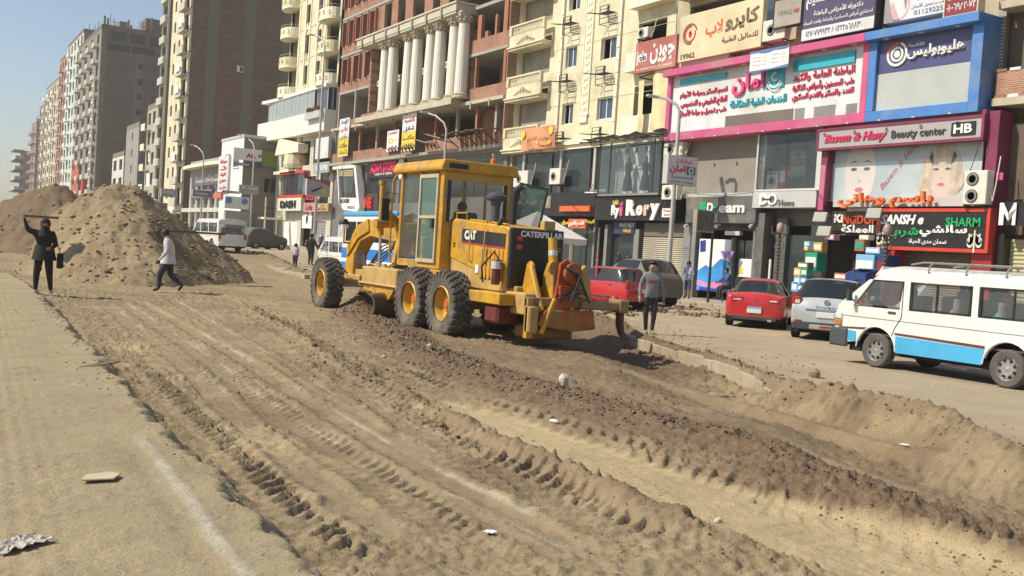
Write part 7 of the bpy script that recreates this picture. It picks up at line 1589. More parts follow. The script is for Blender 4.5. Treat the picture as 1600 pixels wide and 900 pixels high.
# moldboard, turned about the upright
bl = G(); n = 8; prf = [(.28*cos(t)-.22, .62*sin(t)*.5) for t in [(-1.15+2.3*i/n) for i in range(n+1)]]
P = [(-a, b) for a, b in prf]+[(-a+.03, b) for a, b in reversed(prf)]
bl.prism(P, 'x', -1.9, 1.9); bl.box(-1.92, 1.92, .10, .14, -.34, -.26)
o = gb('moldboard', bl, mat('soiled_blade', (.17, .12, .075), .9, .25, 4, .3, 20), smooth=True); o.location = (.15, 3.25, .36); o.rotation_euler = (0, 0, -2.55+pi)
g = G(); g.prism([(-.8, 2.7), (-.95, 3.9), (-.75, 4.2), (-.6, 2.6)], 'z', .60, .92); gb('side_shift_plate', g, CY, bevel=.02)
g = G(); g.box(-.98, -.62, 2.0, 4.0, .80, 1.20); g.box(-1.02, -.58, 1.9, 4.1, .77, .83); gb('circle_arm', g, CYD, bevel=.03); g = G(); g.prism([(2.1, .78), (3.6, .78), (3.2, .45), (2.4, .5)], 'x', -.95, -.68); gb('arm_web', g, CY)
for s in (-1, 1):
    g = G(); g.tube((s*.80, 3.42, 1.95), (s*.80, 3.45, 3.22), .075, .07, 12); g.lathe([(.09, 0), (.09, .08)], (s*.8, 3.45, 3.15), 'z', 12); o = gb('lift_cylinder', g, CY, smooth=True); g = G(); g.tube((s*.80, 3.38, 1.05), (s*.80, 3.42, 1.97), .035, n=10); gb('lift_rod', g, CHROME, smooth=True)
    g = G(); g.tube((s*.5, 3.42, 2.25), (s*.95, 3.42, 2.22), .11, n=12); gb('trunnion', g, CY, smooth=True)
    g = G(); g.prism([(s*.15, 2.55), (s*.15, 2.1), (s*.3, 1.75), (s*.5, 1.7), (s*.45, 2.05), (s*.62, 2.32), (s*.5, 2.42)], 'y', 3.0, 3.2); gb('saddle_arm', g, CY, bevel=.01)
g = G(); g.prism([(-.9, 2.55), (-.5, 2.25), (-.2, 2.28), (.9, 2.28), (.9, 2.12), (-.2, 2.1), (-.35, 1.6), (-.55, 1.3), (-.72, 1.32), (-.62, 1.9), (-.7, 2.2), (-.98, 2.38)], 'y', 2.75, 2.92); gb('saddle_plate', g, CY, bevel=.015)
g = G(); 
for k in range(5): g.path([(-.16+.02*k, 6.4-k*.08, 1.5), (-.3, 6.0-k*.1, 1.25+.05*k), (-.35, 5.2, 1.12), (-.3, 4.4, 1.3+.1*k), (-.15, 3.6, 1.9)], .018, 5)
g.path([(-.2, 6.9, .9), (-.5, 7.0, 1.25), (-.75, 6.6, 1.1), (-.8, 6.3, .8)], .02, 5); gb('front_hose', g, HOSE, kind='stuff')
g = G()
for k in range(14): g.path([(-.3+random.uniform(-.3, .2), 3.4+random.random()*1.6, 1.12), (-.4+random.uniform(-.3, .2), 3.2+random.random()*1.4, 1.2+random.random()*.08), (-.5+random.uniform(-.3, .2), 2.6+random.random()*1.4, 1.12)], .018, 4)
gb('dry_straw', g, mat('straw', (.52, .38, .15), .9), kind='stuff')
# ripper at the rear
g = G(); g.box(-.62, -.38, -2.9, -2.2, .62, 1.02); g.box(.38, .62, -2.9, -2.2, .62, 1.02); g.box(-.62, .62, -2.55, -2.35, .72, 1.0); gb('ripper_bracket', g, CYD, bevel=.02)
g = G(); g.box(-.96, -.50, -2.55, -1.35, .76, .98); gb('side_beam', g, CY, bevel=.02)
g = G(); g.box(-.9, -.42, -2.4, -1.9, .40, .74); gb('tank', g, mat('maroon_paint', (.14, .025, .015), .6, .3, 5), bevel=.05)
for s in (-1, 1):
    g = G(); g.prism([(-2.30, 1.0), (-2.42, 1.55), (-2.52, 1.62), (-2.62, 1.55), (-2.75, 1.0), (-2.60, .95)], 'x', s*.30-.035, s*.30+.035); gb('lift_plate', g, CY, bevel=.01)
    g = G(); g.tube((s*.30, -2.55, 1.52), (s*.34, -3.05, .72), .055, n=8); gb('link_bar', g, CY)
    g = G(); g.prism([(-2.62, .50), (-2.60, 1.35), (-2.72, 1.60), (-2.85, 1.62), (-2.95, 1.45), (-3.0, .50)], 'x', s*.14-.03+.1, s*.14+.03+.1); gb('cheek_plate', g, CY if s < 0 else RUST, bevel=.01)
g = G(); g.tube((.10, -2.75, 1.0), (.13, -2.55, 2.06), .085, .085, 14); gb('ripper_cylinder', g, CY, smooth=True)
g = G(); g.tube((.1205, -2.613, 1.73), (.1235, -2.594, 1.83), .088, n=14); gb('cylinder_band', g, ALU)
g = G(); g.prism([(-.15, .45), (.42, .45), (.36, 1.15), (.30, 1.55), (.18, 1.70), (.02, 1.6), (-.02, 1.2)], 'y', -3.05, -2.98); g.lathe([(.2, -.06), (.2, .05), (.13, .09), (0, .09)], (.27, -3.08, 1.42), 'y', 14); g.box(.0, .3, -3.12, -3.0, .95, 1.2); gb('swing_housing', g, RUST, bevel=.01)
g = G()
for k in range(6): g.path([(.05+.06*k, -3.1, 1.55), (.30+.05*k, -3.3, 1.4-.1*k), (.15+.05*k, -3.25, .9+.05*k), (-.05+.05*k, -3.05, 1.05)], .016, 5)
g.path([(-.85, -1.7, 1.15), (-.95, -1.8, 1.45), (-.8, -2.0, 1.75), (-.7, -2.1, 1.5)], .02, 5); g.path([(-.7, -2.2, 1.0), (-.85, -2.4, .8), (-.8, -2.3, .5)], .02, 5); gb('hose', g, HOSE, kind='stuff')
g = G(); g.lathe([(.075, 0), (.085, .02), (.085, .28), (.10, .29), (.10, .46), (.085, .48), (0, .48)], (-.74, -2.0, 1.12), 'z', 14); gb('oil_filter', g, mat('filter_maroon', (.13, .035, .03), .5), smooth=True)
g = G(); g.lathe([(.102, 0), (.102, .15)], (-.74, -2.0, 1.42), 'z', 14); gb('filter_cap', g, ALU)
g = G(); g.prism([(-.42, .45), (-.30, .74), (.80, .74), (.86, .40), (.3, .34)], 'y', -3.12, -2.95); gb('ripper_beam', g, GRN, bevel=.02); g = G(); g.box(-.62, -.40, -3.08, -2.92, .30, .80); gb('beam_end', g, CYD, bevel=.03); g = G(); g.prism([(.50, 1.0), (.56, 1.50), (.66, 1.60), (.78, 1.35), (.86, .90)], 'y', -2.95, -2.85); gb('outer_plate', g, CYD, bevel=.015); g = G(); g.lathe([(.13, -.03), (.13, .03), (0, .05)], (-.02, -2.9, 1.52), 'y', 14); gb('pivot_boss', g, CY)
g = G(); g.box(.55, 1.56, -3.05, -2.82, .76, .92); g.box(1.42, 1.64, -3.1, -2.78, .72, .97); g.box(-.62, .6, -2.98, -2.86, .78, .96); gb('toolbar', g, mat('dusty_brown_yellow', (.30, .19, .08), .7, .2, 4), bevel=.02)
for x, m_ in ((1.53, mat('dark_rust_shank', (.12, .055, .03), .8, .25, 6)),):
    g = G(); g.prism([(-3.05, .95), (-2.88, .95), (-2.88, .5), (-2.98, .30), (-3.18, .22), (-3.10, .34), (-3.05, .5)], 'x', x-.045, x+.045); gb('shank', g, m_, bevel=.01)
g = G(); g.box(.62, .75, -2.9, -2.3, .9, 1.35); g.prism([(-2.4, 1.0), (-2.5, 1.5), (-2.7, 1.55), (-2.95, .95)], 'x', .60, .68); gb('right_lift_plate', g, CY, bevel=.01)
g = G(); g.box(-.62, -.5, -3.02, -2.9, .2, .95); g.tube((-.35, -3.1, .3), (-.12, -3.14, .95), .05, n=6); gb('lug', g, CY, bevel=.01)
g = G(); g.box(-.45, .50, -2.9, -2.3, .18, .42); gb('underguard', g, mat('guard_orange_brown', (.25, .11, .03), .7), bevel=.04)
# ================================================================== people
MOUTH = mat('dark_features', (.05, .025, .02), .7)
def person(label, loc, rz, h=1.72, pose=None, top=None, leg=None, shoe=None, skin=SKIN, hair=HAIR, long_sleeve=True, skirt=None, scarf=None, fingers=True, group=None, seated=False, fat=1.0, shorts=False):
    t = thing('person', label, 'person', loc, rz, group); local(t)
    J = dict(pel=(0, 0, .93), bel=(0, .01, 1.08), che=(0, 0, 1.28), nck=(0, 0, 1.46), hd=(0, .015, 1.57), top=(0, .01, 1.66), shL=(-.17, 0, 1.40), elL=(-.24, -.03, 1.13), wrL=(-.25, .05, .88), shR=(.17, 0, 1.40), elR=(.24, -.03, 1.13), wrR=(.25, .05, .88),
             hpL=(-.09, 0, .88), knL=(-.10, .02, .48), anL=(-.10, -.02, .08), toL=(-.12, .15, .035), hpR=(.09, 0, .88), knR=(.10, .02, .48), anR=(.10, -.02, .08), toR=(.12, .15, .035))
    if pose: J.update(pose)
    J = {k: Vector(v)*(h/1.72) for k, v in J.items()}
    f = fat; RR = dict(pel=.135*f, bel=.125*f, che=.145*f, nck=.055, hd=.112, top=.096, shL=.075*f, elL=.052*f, wrL=.03, shR=.075*f, elR=.052*f, wrR=.03, hpL=.095*f, knL=.068*f, anL=.046, toL=.035, hpR=.095*f, knR=.068*f, anR=.046, toR=.035)
    E_ = [('pel', 'bel', 'T'), ('bel', 'che', 'T'), ('che', 'nck', 'T'), ('nck', 'hd', 'H'), ('hd', 'top', 'H')]
    for s in 'LR': E_ += [('che', 'sh'+s, 'T'), ('sh'+s, 'el'+s, 'U'), ('el'+s, 'wr'+s, 'F'), ('pel', 'hp'+s, 'P'), ('hp'+s, 'kn'+s, 'P'), ('kn'+s, 'an'+s, 'S'), ('an'+s, 'to'+s, 'B')]
    names = list(J); V = [J[k] for k in names]; Rv = [RR[k] for k in names]; idx = {k: i for i, k in enumerate(names)}; Ed = [(idx[a], idx[b]) for a, b, _ in E_]; seg = [(J[a], J[b], c, (RR[a]+RR[b])/2) for a, b, c in E_]
    for s in 'LR':
        w, e = J['wr'+s], J['el'+s]; d = (w-e).normalized(); side = Vector((1 if s == 'L' else -1, 0, 0)); side = (side-d*side.dot(d)).normalized(); nrm = d.cross(side)
        palm = w+d*.065; V.append(palm); Rv.append(.034); pi_ = len(V)-1; Ed.append((idx['wr'+s], pi_)); seg.append((w, palm+d*.05, 'N', .03))
        if fingers:
            for k in range(4):
                L = (.075, .085, .08, .06)[k]; b0 = palm+d*.03+nrm*((k-1.5)*.019); a = b0+d*L*.5+side*.006; b = a+d*L*.42+side*.02
                for q, r_ in ((b0, .012), (a, .0095), (b, .008)): V.append(q); Rv.append(r_)
                n0 = len(V)-3; Ed += [(pi_, n0), (n0, n0+1), (n0+1, n0+2)]; seg.append((b0, b, 'N', .012))
            a = palm+nrm*.035+d*.005+side*.01; b = a+nrm*.015+d*.035+side*.012
            for q, r_ in ((a, .013), (b, .010)): V.append(q); Rv.append(r_)
            Ed += [(pi_, len(V)-2), (len(V)-2, len(V)-1)]; seg.append((a, b, 'N', .012))
    me = bpy.data.meshes.new('body'); me.from_pydata([tuple(v) for v in V], Ed, []); ob = bpy.data.objects.new('body', me); COL.objects.link(ob)
    ob.modifiers.new('s', 'SKIN'); sv = me.skin_vertices[0].data
    for i, r_ in enumerate(Rv): sv[i].radius = (r_, r_); sv[i].use_root = (i == 0)
    su = ob.modifiers.new('u', 'SUBSURF'); su.levels = 2; su.render_levels = 2
    dg = bpy.context.evaluated_depsgraph_get(); dg.update(); m2 = bpy.data.meshes.new_from_object(ob.evaluated_get(dg)); bpy.data.objects.remove(ob)
    mats_ = [skin, top, leg, shoe or MOUTH]
    for m_ in mats_: m2.materials.append(m_)
    mp = {'H': 0, 'N': 0, 'T': 1, 'U': 1, 'F': 1 if long_sleeve else 0, 'P': 2, 'S': 0 if shorts else 2, 'B': 3}
    hem = J['pel'].z-.06
    for p in m2.polygons:
        c = p.center; best = 9; w_ = 'T'
        for a, b, k, r_ in seg:
            d = b-a; u = max(0, min(1, (c-a).dot(d)/max(d.length_squared, 1e-9))); q = (c-a-d*u).length-r_
            if q < best: best = q; w_ = k
        if w_ == 'P' and c.z > hem and not seated: w_ = 'T'
        if w_ == 'H' and c.z < J['nck'].z+.005: w_ = 'T'
        p.material_index = mp[w_]; p.use_smooth = True
    bod = link_mesh('body', m2, t)
    hd, tp = J['hd'], J['top']; ax = (tp-hd).normalized(); hc = (hd+tp)/2; fw = pose.get('face', Vector((0, 1, 0))) if pose else Vector((0, 1, 0)); fw = Vector(fw).normalized(); rt = fw.cross(Vector((0, 0, 1))).normalized()
    g = G(); g.ell(tuple(hc-fw*.012+Vector((0, 0, .018))), (.108, .114, .124), 12, 8); V2 = []
    # hair cap: keep what lies above and behind the brow line
    keepf = []
    for fc in g.f:
        c = sum((Vector(g.v[i]) for i in fc), Vector())/len(fc)-hc
        if c.z > .058 or (c.dot(fw) < .02 and c.z > -.045): keepf.append(fc)
    g.f = keepf; g.m = [0]*len(keepf); g.p = [(0, 0)]
    if scarf is None: g.build('hair', hair, t, smooth=True)
    else:
        g = G(); g.ell(tuple(hc-fw*.02+Vector((0, 0, .0))), (.115, .12, .14), 12, 8); keepf = [fc for fc in g.f if not ((sum((Vector(g.v[i]) for i in fc), Vector())/len(fc)-hc).dot(fw) > .06 and abs((sum((Vector(g.v[i]) for i in fc), Vector())/len(fc)-hc).z) < .07)]; g.f = keepf; g.m = [0]*len(keepf)
        n0 = len(g.p); g.lathe([(.17, -.30), (.15, -.22), (.10, -.12), (.09, -.05)], tuple(hc), 'z', 12); g.build('headscarf', scarf, t, smooth=True)
    g = G()
    for s in (-1, 1): g.ell(tuple(hc+fw*.082+rt*s*.032+Vector((0, 0, .012))), (.014, .014, .008), 6, 4); g.ell(tuple(hc+fw*.083+rt*s*.034+Vector((0, 0, .034))), (.02, .012, .005), 6, 4)
    g.ell(tuple(hc+fw*.080+Vector((0, 0, -.05))), (.022, .022, .006), 6, 4); g.build('eyes_and_mouth', MOUTH, t, kind='stuff')
    g = G(); g.ell(tuple(hc+fw*.095+Vector((0, 0, -.014))), (.014, .014, .024), 6, 4); g.build('nose', skin, t, smooth=True)
    if scarf is None:
        for s in (-1, 1): g = G(); g.ell(tuple(hc+rt*s*.088+Vector((0, 0, -.0))), (.014, .02, .03), 6, 4); g.build('ear', skin, t, smooth=True)
    if skirt: g = G(); g.lathe(skirt[1], (0, 0, 0), 'z', 16); g.build('skirt', skirt[0], t, smooth=True)
    return t
def cl(n, c, v=.15): return mat(n, c, .9, v, 5, .25, 60)
def onground(px, py, extra=0.0):
    p = gp(px, py, 0)
    for _ in range(4): p = gp(px, py, hz(p.x, p.y))
    return Vector((p.x, p.y, hz(p.x, p.y)+extra))
# ================================================================== vehicles
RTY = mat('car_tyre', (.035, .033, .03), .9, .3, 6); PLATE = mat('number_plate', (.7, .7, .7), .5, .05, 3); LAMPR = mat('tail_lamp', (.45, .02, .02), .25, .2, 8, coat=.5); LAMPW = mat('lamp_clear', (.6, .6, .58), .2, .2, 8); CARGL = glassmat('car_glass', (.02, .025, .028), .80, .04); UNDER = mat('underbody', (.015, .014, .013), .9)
CRED = mat('red_car_paint', (.50, .022, .03), .28, .08, 2, coat=.7, col2=(.30, .08, .06), mix=.25); CSIL = mat('silver_car_paint', (.50, .52, .53), .3, .06, 2, coat=.6, metal=.25); CDST = mat('dusty_car_paint', (.17, .145, .115), .8, .2, 3); BUMP = mat('bumper_plastic', (.05, .052, .055), .7, .2, 5); VWH = mat('van_white', (.74, .74, .70), .35, .05, 1.5, coat=.4, col2=(.62, .58, .49), mix=.3); VBL = mat('van_sky_blue', (.07, .38, .66), .35, .07, 2, coat=.4, col2=(.14, .38, .52), mix=.3)
_WH = {}
def car_wheel(root, x, y, r, w=.19, steel=False):
    k = (round(r, 3), steel)
    if k not in _WH:
        t = G(); t.lathe([(r*.62, -w/2), (r*.9, -w/2-.005), (r, -w/2+.03), (r, w/2-.03), (r*.9, w/2+.005), (r*.62, w/2), (r*.62, -w/2)], (0, 0, 0), 'x', 28, cap=False)
        m = G(); m.lathe([(r*.63, -w/2), (r*.58, -w/2+.02), (r*.5, -w/2+.06 if steel else -w/2+.05), (r*.36, -w/2+(.015 if steel else .06)), (r*.14, -w/2+(.02 if steel else .03)), (0, -w/2+(.0 if steel else .02))], (0, 0, 0), 'x', 24, cap=False)
        if steel:
            for q in range(8): a = q*pi/4; m.cbox((-w/2+.03, r*.44*cos(a), r*.44*sin(a)), (.006, .018, .018))
        else:
            for q in range(5): m.M = Matrix.Rotation(q*2*pi/5, 4, 'X'); m.box(-w/2-.004, -w/2+.04, -.035, .035, r*.1, r*.58)
            m.M = None
        hol = G()
        for q in range(8 if steel else 5): a = q*2*pi/(8 if steel else 5)+.4; hol.cbox((-w/2+(.022 if steel else .055), r*.42*cos(a), r*.42*sin(a)), (.012, .02, .02))
        _WH[k] = (t.mesh('tyre', RTY if not steel else mat('dusty_van_tyre', (.10, .09, .08), .9, .2, 6), True), m.mesh('rim', mat('alloy', (.42, .42, .41), .35, .12, 5, metal=.6), True), hol.mesh('rim_hole', UNDER))
    a, b, c = _WH[k]; o = link_mesh('wheel', b, root, loc=(x, y, r), rot=(0, 0, 0 if x < 0 else pi)); link_mesh('tyre', a, o); link_mesh('rim_hole', c, o); return o
def carbody(root, st, paint, gside, gscreen):
    """st: stations front to back (y, zlow, zbelt, w, zroof, wroof); gside/gscreen: bands of stations that are glass"""
    bm = bmesh.new(); rows = []
    for y, zl, zb, w, zr, wr in st:
        h = [(w*.84, zl), (w*.98, zl+.12), (w, (zl+zb)*.55), (w*.965, zb), (wr, zr-.05), (wr*.62, zr), (0, zr+.01)]
        rows.append([bm.verts.new((-x, y, z)) for x, z in h]+[bm.verts.new((x, y, z)) for x, z in reversed(h[:-1])])
    n = len(rows[0])
    cre = bm.edges.layers.float.new('crease_edge')
    for i in range(len(rows)-1):
        for j in range(n-1):
            f = bm.faces.new((rows[i][j], rows[i+1][j], rows[i+1][j+1], rows[i][j+1])); f.smooth = True
            side = j in (3, n-5); scr = 4 <= j <= n-6
            f.material_index = 1 if (side and i in gside) or (scr and i in gscreen) else 0
    for r_, fl in ((rows[0], 0), (rows[-1], 1)): f = bm.faces.new(r_ if fl else list(reversed(r_))); f.smooth = True
    for r_ in rows: pass
    for e in bm.edges:
        if len(e.link_faces) == 2 and e.link_faces[0].material_index != e.link_faces[1].material_index: e[cre] = .75
        if len(e.link_faces) == 1: e[cre] = 1
    for i in range(len(rows)-1):
        for j in (1, n-2, 3, n-4): 
            e = bm.edges.get((rows[i][j], rows[i+1][j]))
            if e: e[cre] = max(e[cre], .45)
    bmesh.ops.recalc_face_normals(bm, faces=bm.faces[:])
    me = bpy.data.meshes.new('body'); bm.to_mesh(me); bm.free(); me.materials.append(paint); me.materials.append(CARGL)
    ob = bpy.data.objects.new('body', me); COL.objects.link(ob); su = ob.modifiers.new('s', 'SUBSURF'); su.levels = 3
    dg = bpy.context.evaluated_depsgraph_get(); dg.update(); m2 = bpy.data.meshes.new_from_object(ob.evaluated_get(dg)); bpy.data.objects.remove(ob)
    for k, nm in ((0, 'body'), (1, 'window_glass')):
        b = bmesh.new(); b.from_mesh(m2); bmesh.ops.delete(b, geom=[f for f in b.faces if f.material_index != k], context='FACES')
        if k: bmesh.ops.recalc_face_normals(b, faces=b.faces[:])
        mm = bpy.data.meshes.new(nm); b.to_mesh(mm); b.free(); mm.materials.append(paint if k == 0 else CARGL)
        mm.polygons.foreach_set('material_index', [0]*len(mm.polygons)); link_mesh(nm, mm, root)
def lb(root, name, m, *bx, bevel=.008, **k):
    g = G(); g.box(*bx); return g.build(name, m, root, bevel=bevel, **k)
def mkcar(name, label, cat, loc, h, st, paint, gs, gc, wy, wr, wx, extra=None):
    t = thing(name, label, cat, loc, -radians(h)); local(t); carbody(t, st, paint, gs, gc)
    for y in wy:
        for s in (-1, 1):
            car_wheel(t, s*wx, y, wr); g = G(); g.lathe([(wr*1.16, -.02), (wr*1.16, .02), (0, .02)], (s*(wx+.068)-(.02 if s > 0 else -.02), y, wr+.02), 'x', 24); g.build('wheel_well_shade', UNDER, t)  # black disc stands in for the shade of the wheel well
    lb(t, 'underbody', UNDER, -wx, wx, st[-1][0]+.3, st[0][0]-.3, .16, .30)
    return t
# stations run from the nose (+y) to the tail (-y)
sedan = [(2.22, .30, .62, .66, .64, .5), (2.05, .22, .68, .80, .72, .6), (1.3, .20, .82, .87, .86, .70), (.75, .20, .90, .88, .95, .70), (.05, .20, .92, .885, 1.40, .56), (-.65, .20, .92, .885, 1.44, .57), (-1.15, .22, .93, .88, 1.36, .56), (-1.72, .24, .97, .87, 1.02, .62), (-2.1, .28, .98, .83, 1.02, .60), (-2.25, .34, .84, .74, .86, .52)]
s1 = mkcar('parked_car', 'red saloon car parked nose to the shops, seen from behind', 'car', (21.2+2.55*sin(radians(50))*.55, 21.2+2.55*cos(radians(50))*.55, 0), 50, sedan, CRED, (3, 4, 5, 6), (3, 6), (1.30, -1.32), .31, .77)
for s in (-1, 1): o = lb(s1, 'tail_lamp', LAMPR, s*.50-.18, s*.50+.20, -2.235, -2.12, .74, .90, bevel=.03); lb(s1, 'reflector_strip', LAMPW, s*.5-.1, s*.5+.12, -2.242, -2.2, .78, .83); lb(s1, 'door_handle', CRED, s*.90, s*.915, -.75, -.58, .84, .87)
lb(s1, 'number_plate', PLATE, -.20, .20, -2.275, -2.22, .44, .62); lb(s1, 'plate_top', VBL, -.20, .20, -2.279, -2.25, .58, .618, bevel=0)
g = G(); g.prism([(0, .03), (.03, -.02), (-.03, -.02)], 'y', -2.21, -2.16); g.M = None; o = g.build('badge', CHROME, s1); o.location = (0, -.03, .86)
lb(s1, 'rear_bumper_lower', BUMP, -.62, .62, -2.24, -2.0, .24, .34); lb(s1, 'exhaust', STEEL, .38, .5, -2.3, -2.1, .22, .28)
for s in (-1, 1): lb(s1, 'wing_mirror', CRED, s*.92-.06, s*.92+.06, .45, .6, .92, 1.05, bevel=.03)
suvst = [(2.1, .35, .75, .70, .78, .55), (1.95, .26, .84, .84, .90, .66), (1.2, .25, .96, .89, 1.02, .74), (.75, .25, 1.02, .90, 1.08, .74), (.15, .25, 1.03, .90, 1.52, .64), (-.7, .25, 1.04, .90, 1.58, .66), (-1.45, .26, 1.04, .90, 1.55, .66), (-1.93, .30, 1.00, .88, 1.07, .76), (-2.06, .34, .86, .85, .90, .72), (-2.1, .38, .70, .80, .72, .6)]
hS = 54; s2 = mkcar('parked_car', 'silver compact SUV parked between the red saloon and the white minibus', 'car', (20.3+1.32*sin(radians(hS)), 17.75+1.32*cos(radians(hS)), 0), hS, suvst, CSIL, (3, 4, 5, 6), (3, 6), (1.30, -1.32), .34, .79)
for s in (-1, 1): lb(s2, 'tail_lamp', LAMPR, s*.74-.12, s*.74+.13, -2.03, -1.86, .82, 1.08, bevel=.04); lb(s2, 'lamp_insert', LAMPW, s*.70-.07, s*.70+.05, -2.04, -1.9, .90, 1.0, bevel=.01); lb(s2, 'roof_rail', DKMET, s*.60-.02, s*.60+.02, -1.4, .3, 1.56, 1.61); lb(s2, 'reflector', LAMPR, s*.66-.08, s*.66+.08, -2.13, -2.05, .45, .50)
lb(s2, 'bumper_lower', BUMP, -.80, .80, -2.14, -1.9, .26, .46, bevel=.03); lb(s2, 'skid_plate', STEEL, -.38, .38, -2.16, -2.0, .28, .40, bevel=.02); lb(s2, 'fog_lamp', LAMPR, -.12, .12, -2.17, -2.1, .33, .38); lb(s2, 'number_plate', PLATE, -.22, .22, -2.125, -2.08, .58, .72); lb(s2, 'trim_strip', CHROME, -.5, .5, -2.115, -2.05, .76, .79)
lettersF(s2, 'T I V O L I', Matrix.Translation((-.26, -2.085, .83)) @ BK_, .52, .035, BLACK, .02, .012)
g = G(); g.lathe([(.07, -.03), (.07, 0), (0, 0)], (0, -2.03, .97), 'y', 14); g.build('badge', CHROME, s2)
for s in (-1, 1): lb(s2, 'wing_mirror', CSIL, s*.94-.07, s*.94+.07, .55, .7, 1.02, 1.16, bevel=.03)
hat = [(1.75, .34, .66, .62, .70, .5), (1.6, .24, .76, .74, .82, .6), (1.1, .22, .88, .78, .92, .64), (.75, .22, .92, .79, .98, .64), (.1, .22, .93, .79, 1.42, .55), (-.6, .22, .95, .79, 1.47, .57), (-1.35, .22, .96, .79, 1.43, .57), (-1.62, .26, .94, .78, .98, .66), (-1.74, .30, .72, .76, .76, .62), (-1.76, .34, .6, .72, .62, .5)]
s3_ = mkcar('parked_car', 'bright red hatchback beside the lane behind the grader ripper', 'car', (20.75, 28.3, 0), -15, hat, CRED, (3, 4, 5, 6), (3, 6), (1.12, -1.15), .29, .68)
for s in (-1, 1): lb(s3_, 'tail_lamp', LAMPR, s*.68-.09, s*.68+.09, -1.72, -1.6, .72, 1.02, bevel=.03); lb(s3_, 'wing_mirror', CRED, s*.84-.06, s*.84+.06, .5, .62, .95, 1.06, bevel=.03)
for y in (.45, -.45): lb(s3_, 'door_handle', CRED, -.81, -.795, y-.6, y-.45, .84, .87); lb(s3_, 'door_pillar', CRED, -.70, -.60, -.34, -.26, .98, 1.40, bevel=.01) if y > 0 else None
lb(s3_, 'number_plate', PLATE, -.2, .2, -1.79, -1.74, .62, .74); lb(s3_, 'side_moulding', BUMP, -.81, -.79, -1.0, 1.0, .42, .47)
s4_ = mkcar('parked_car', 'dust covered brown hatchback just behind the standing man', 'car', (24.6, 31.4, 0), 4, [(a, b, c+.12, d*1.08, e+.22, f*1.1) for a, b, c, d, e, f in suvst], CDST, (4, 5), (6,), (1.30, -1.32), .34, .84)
s5_ = mkcar('parked_car', 'dark grey low car half hidden behind the red hatchback roof', 'car', (22.8, 36.5, 0), 3, sedan, mat('grey_green_paint', (.20, .23, .22), .4, .1, 2), (3, 4, 5, 6), (3, 6), (1.30, -1.32), .31, .77)
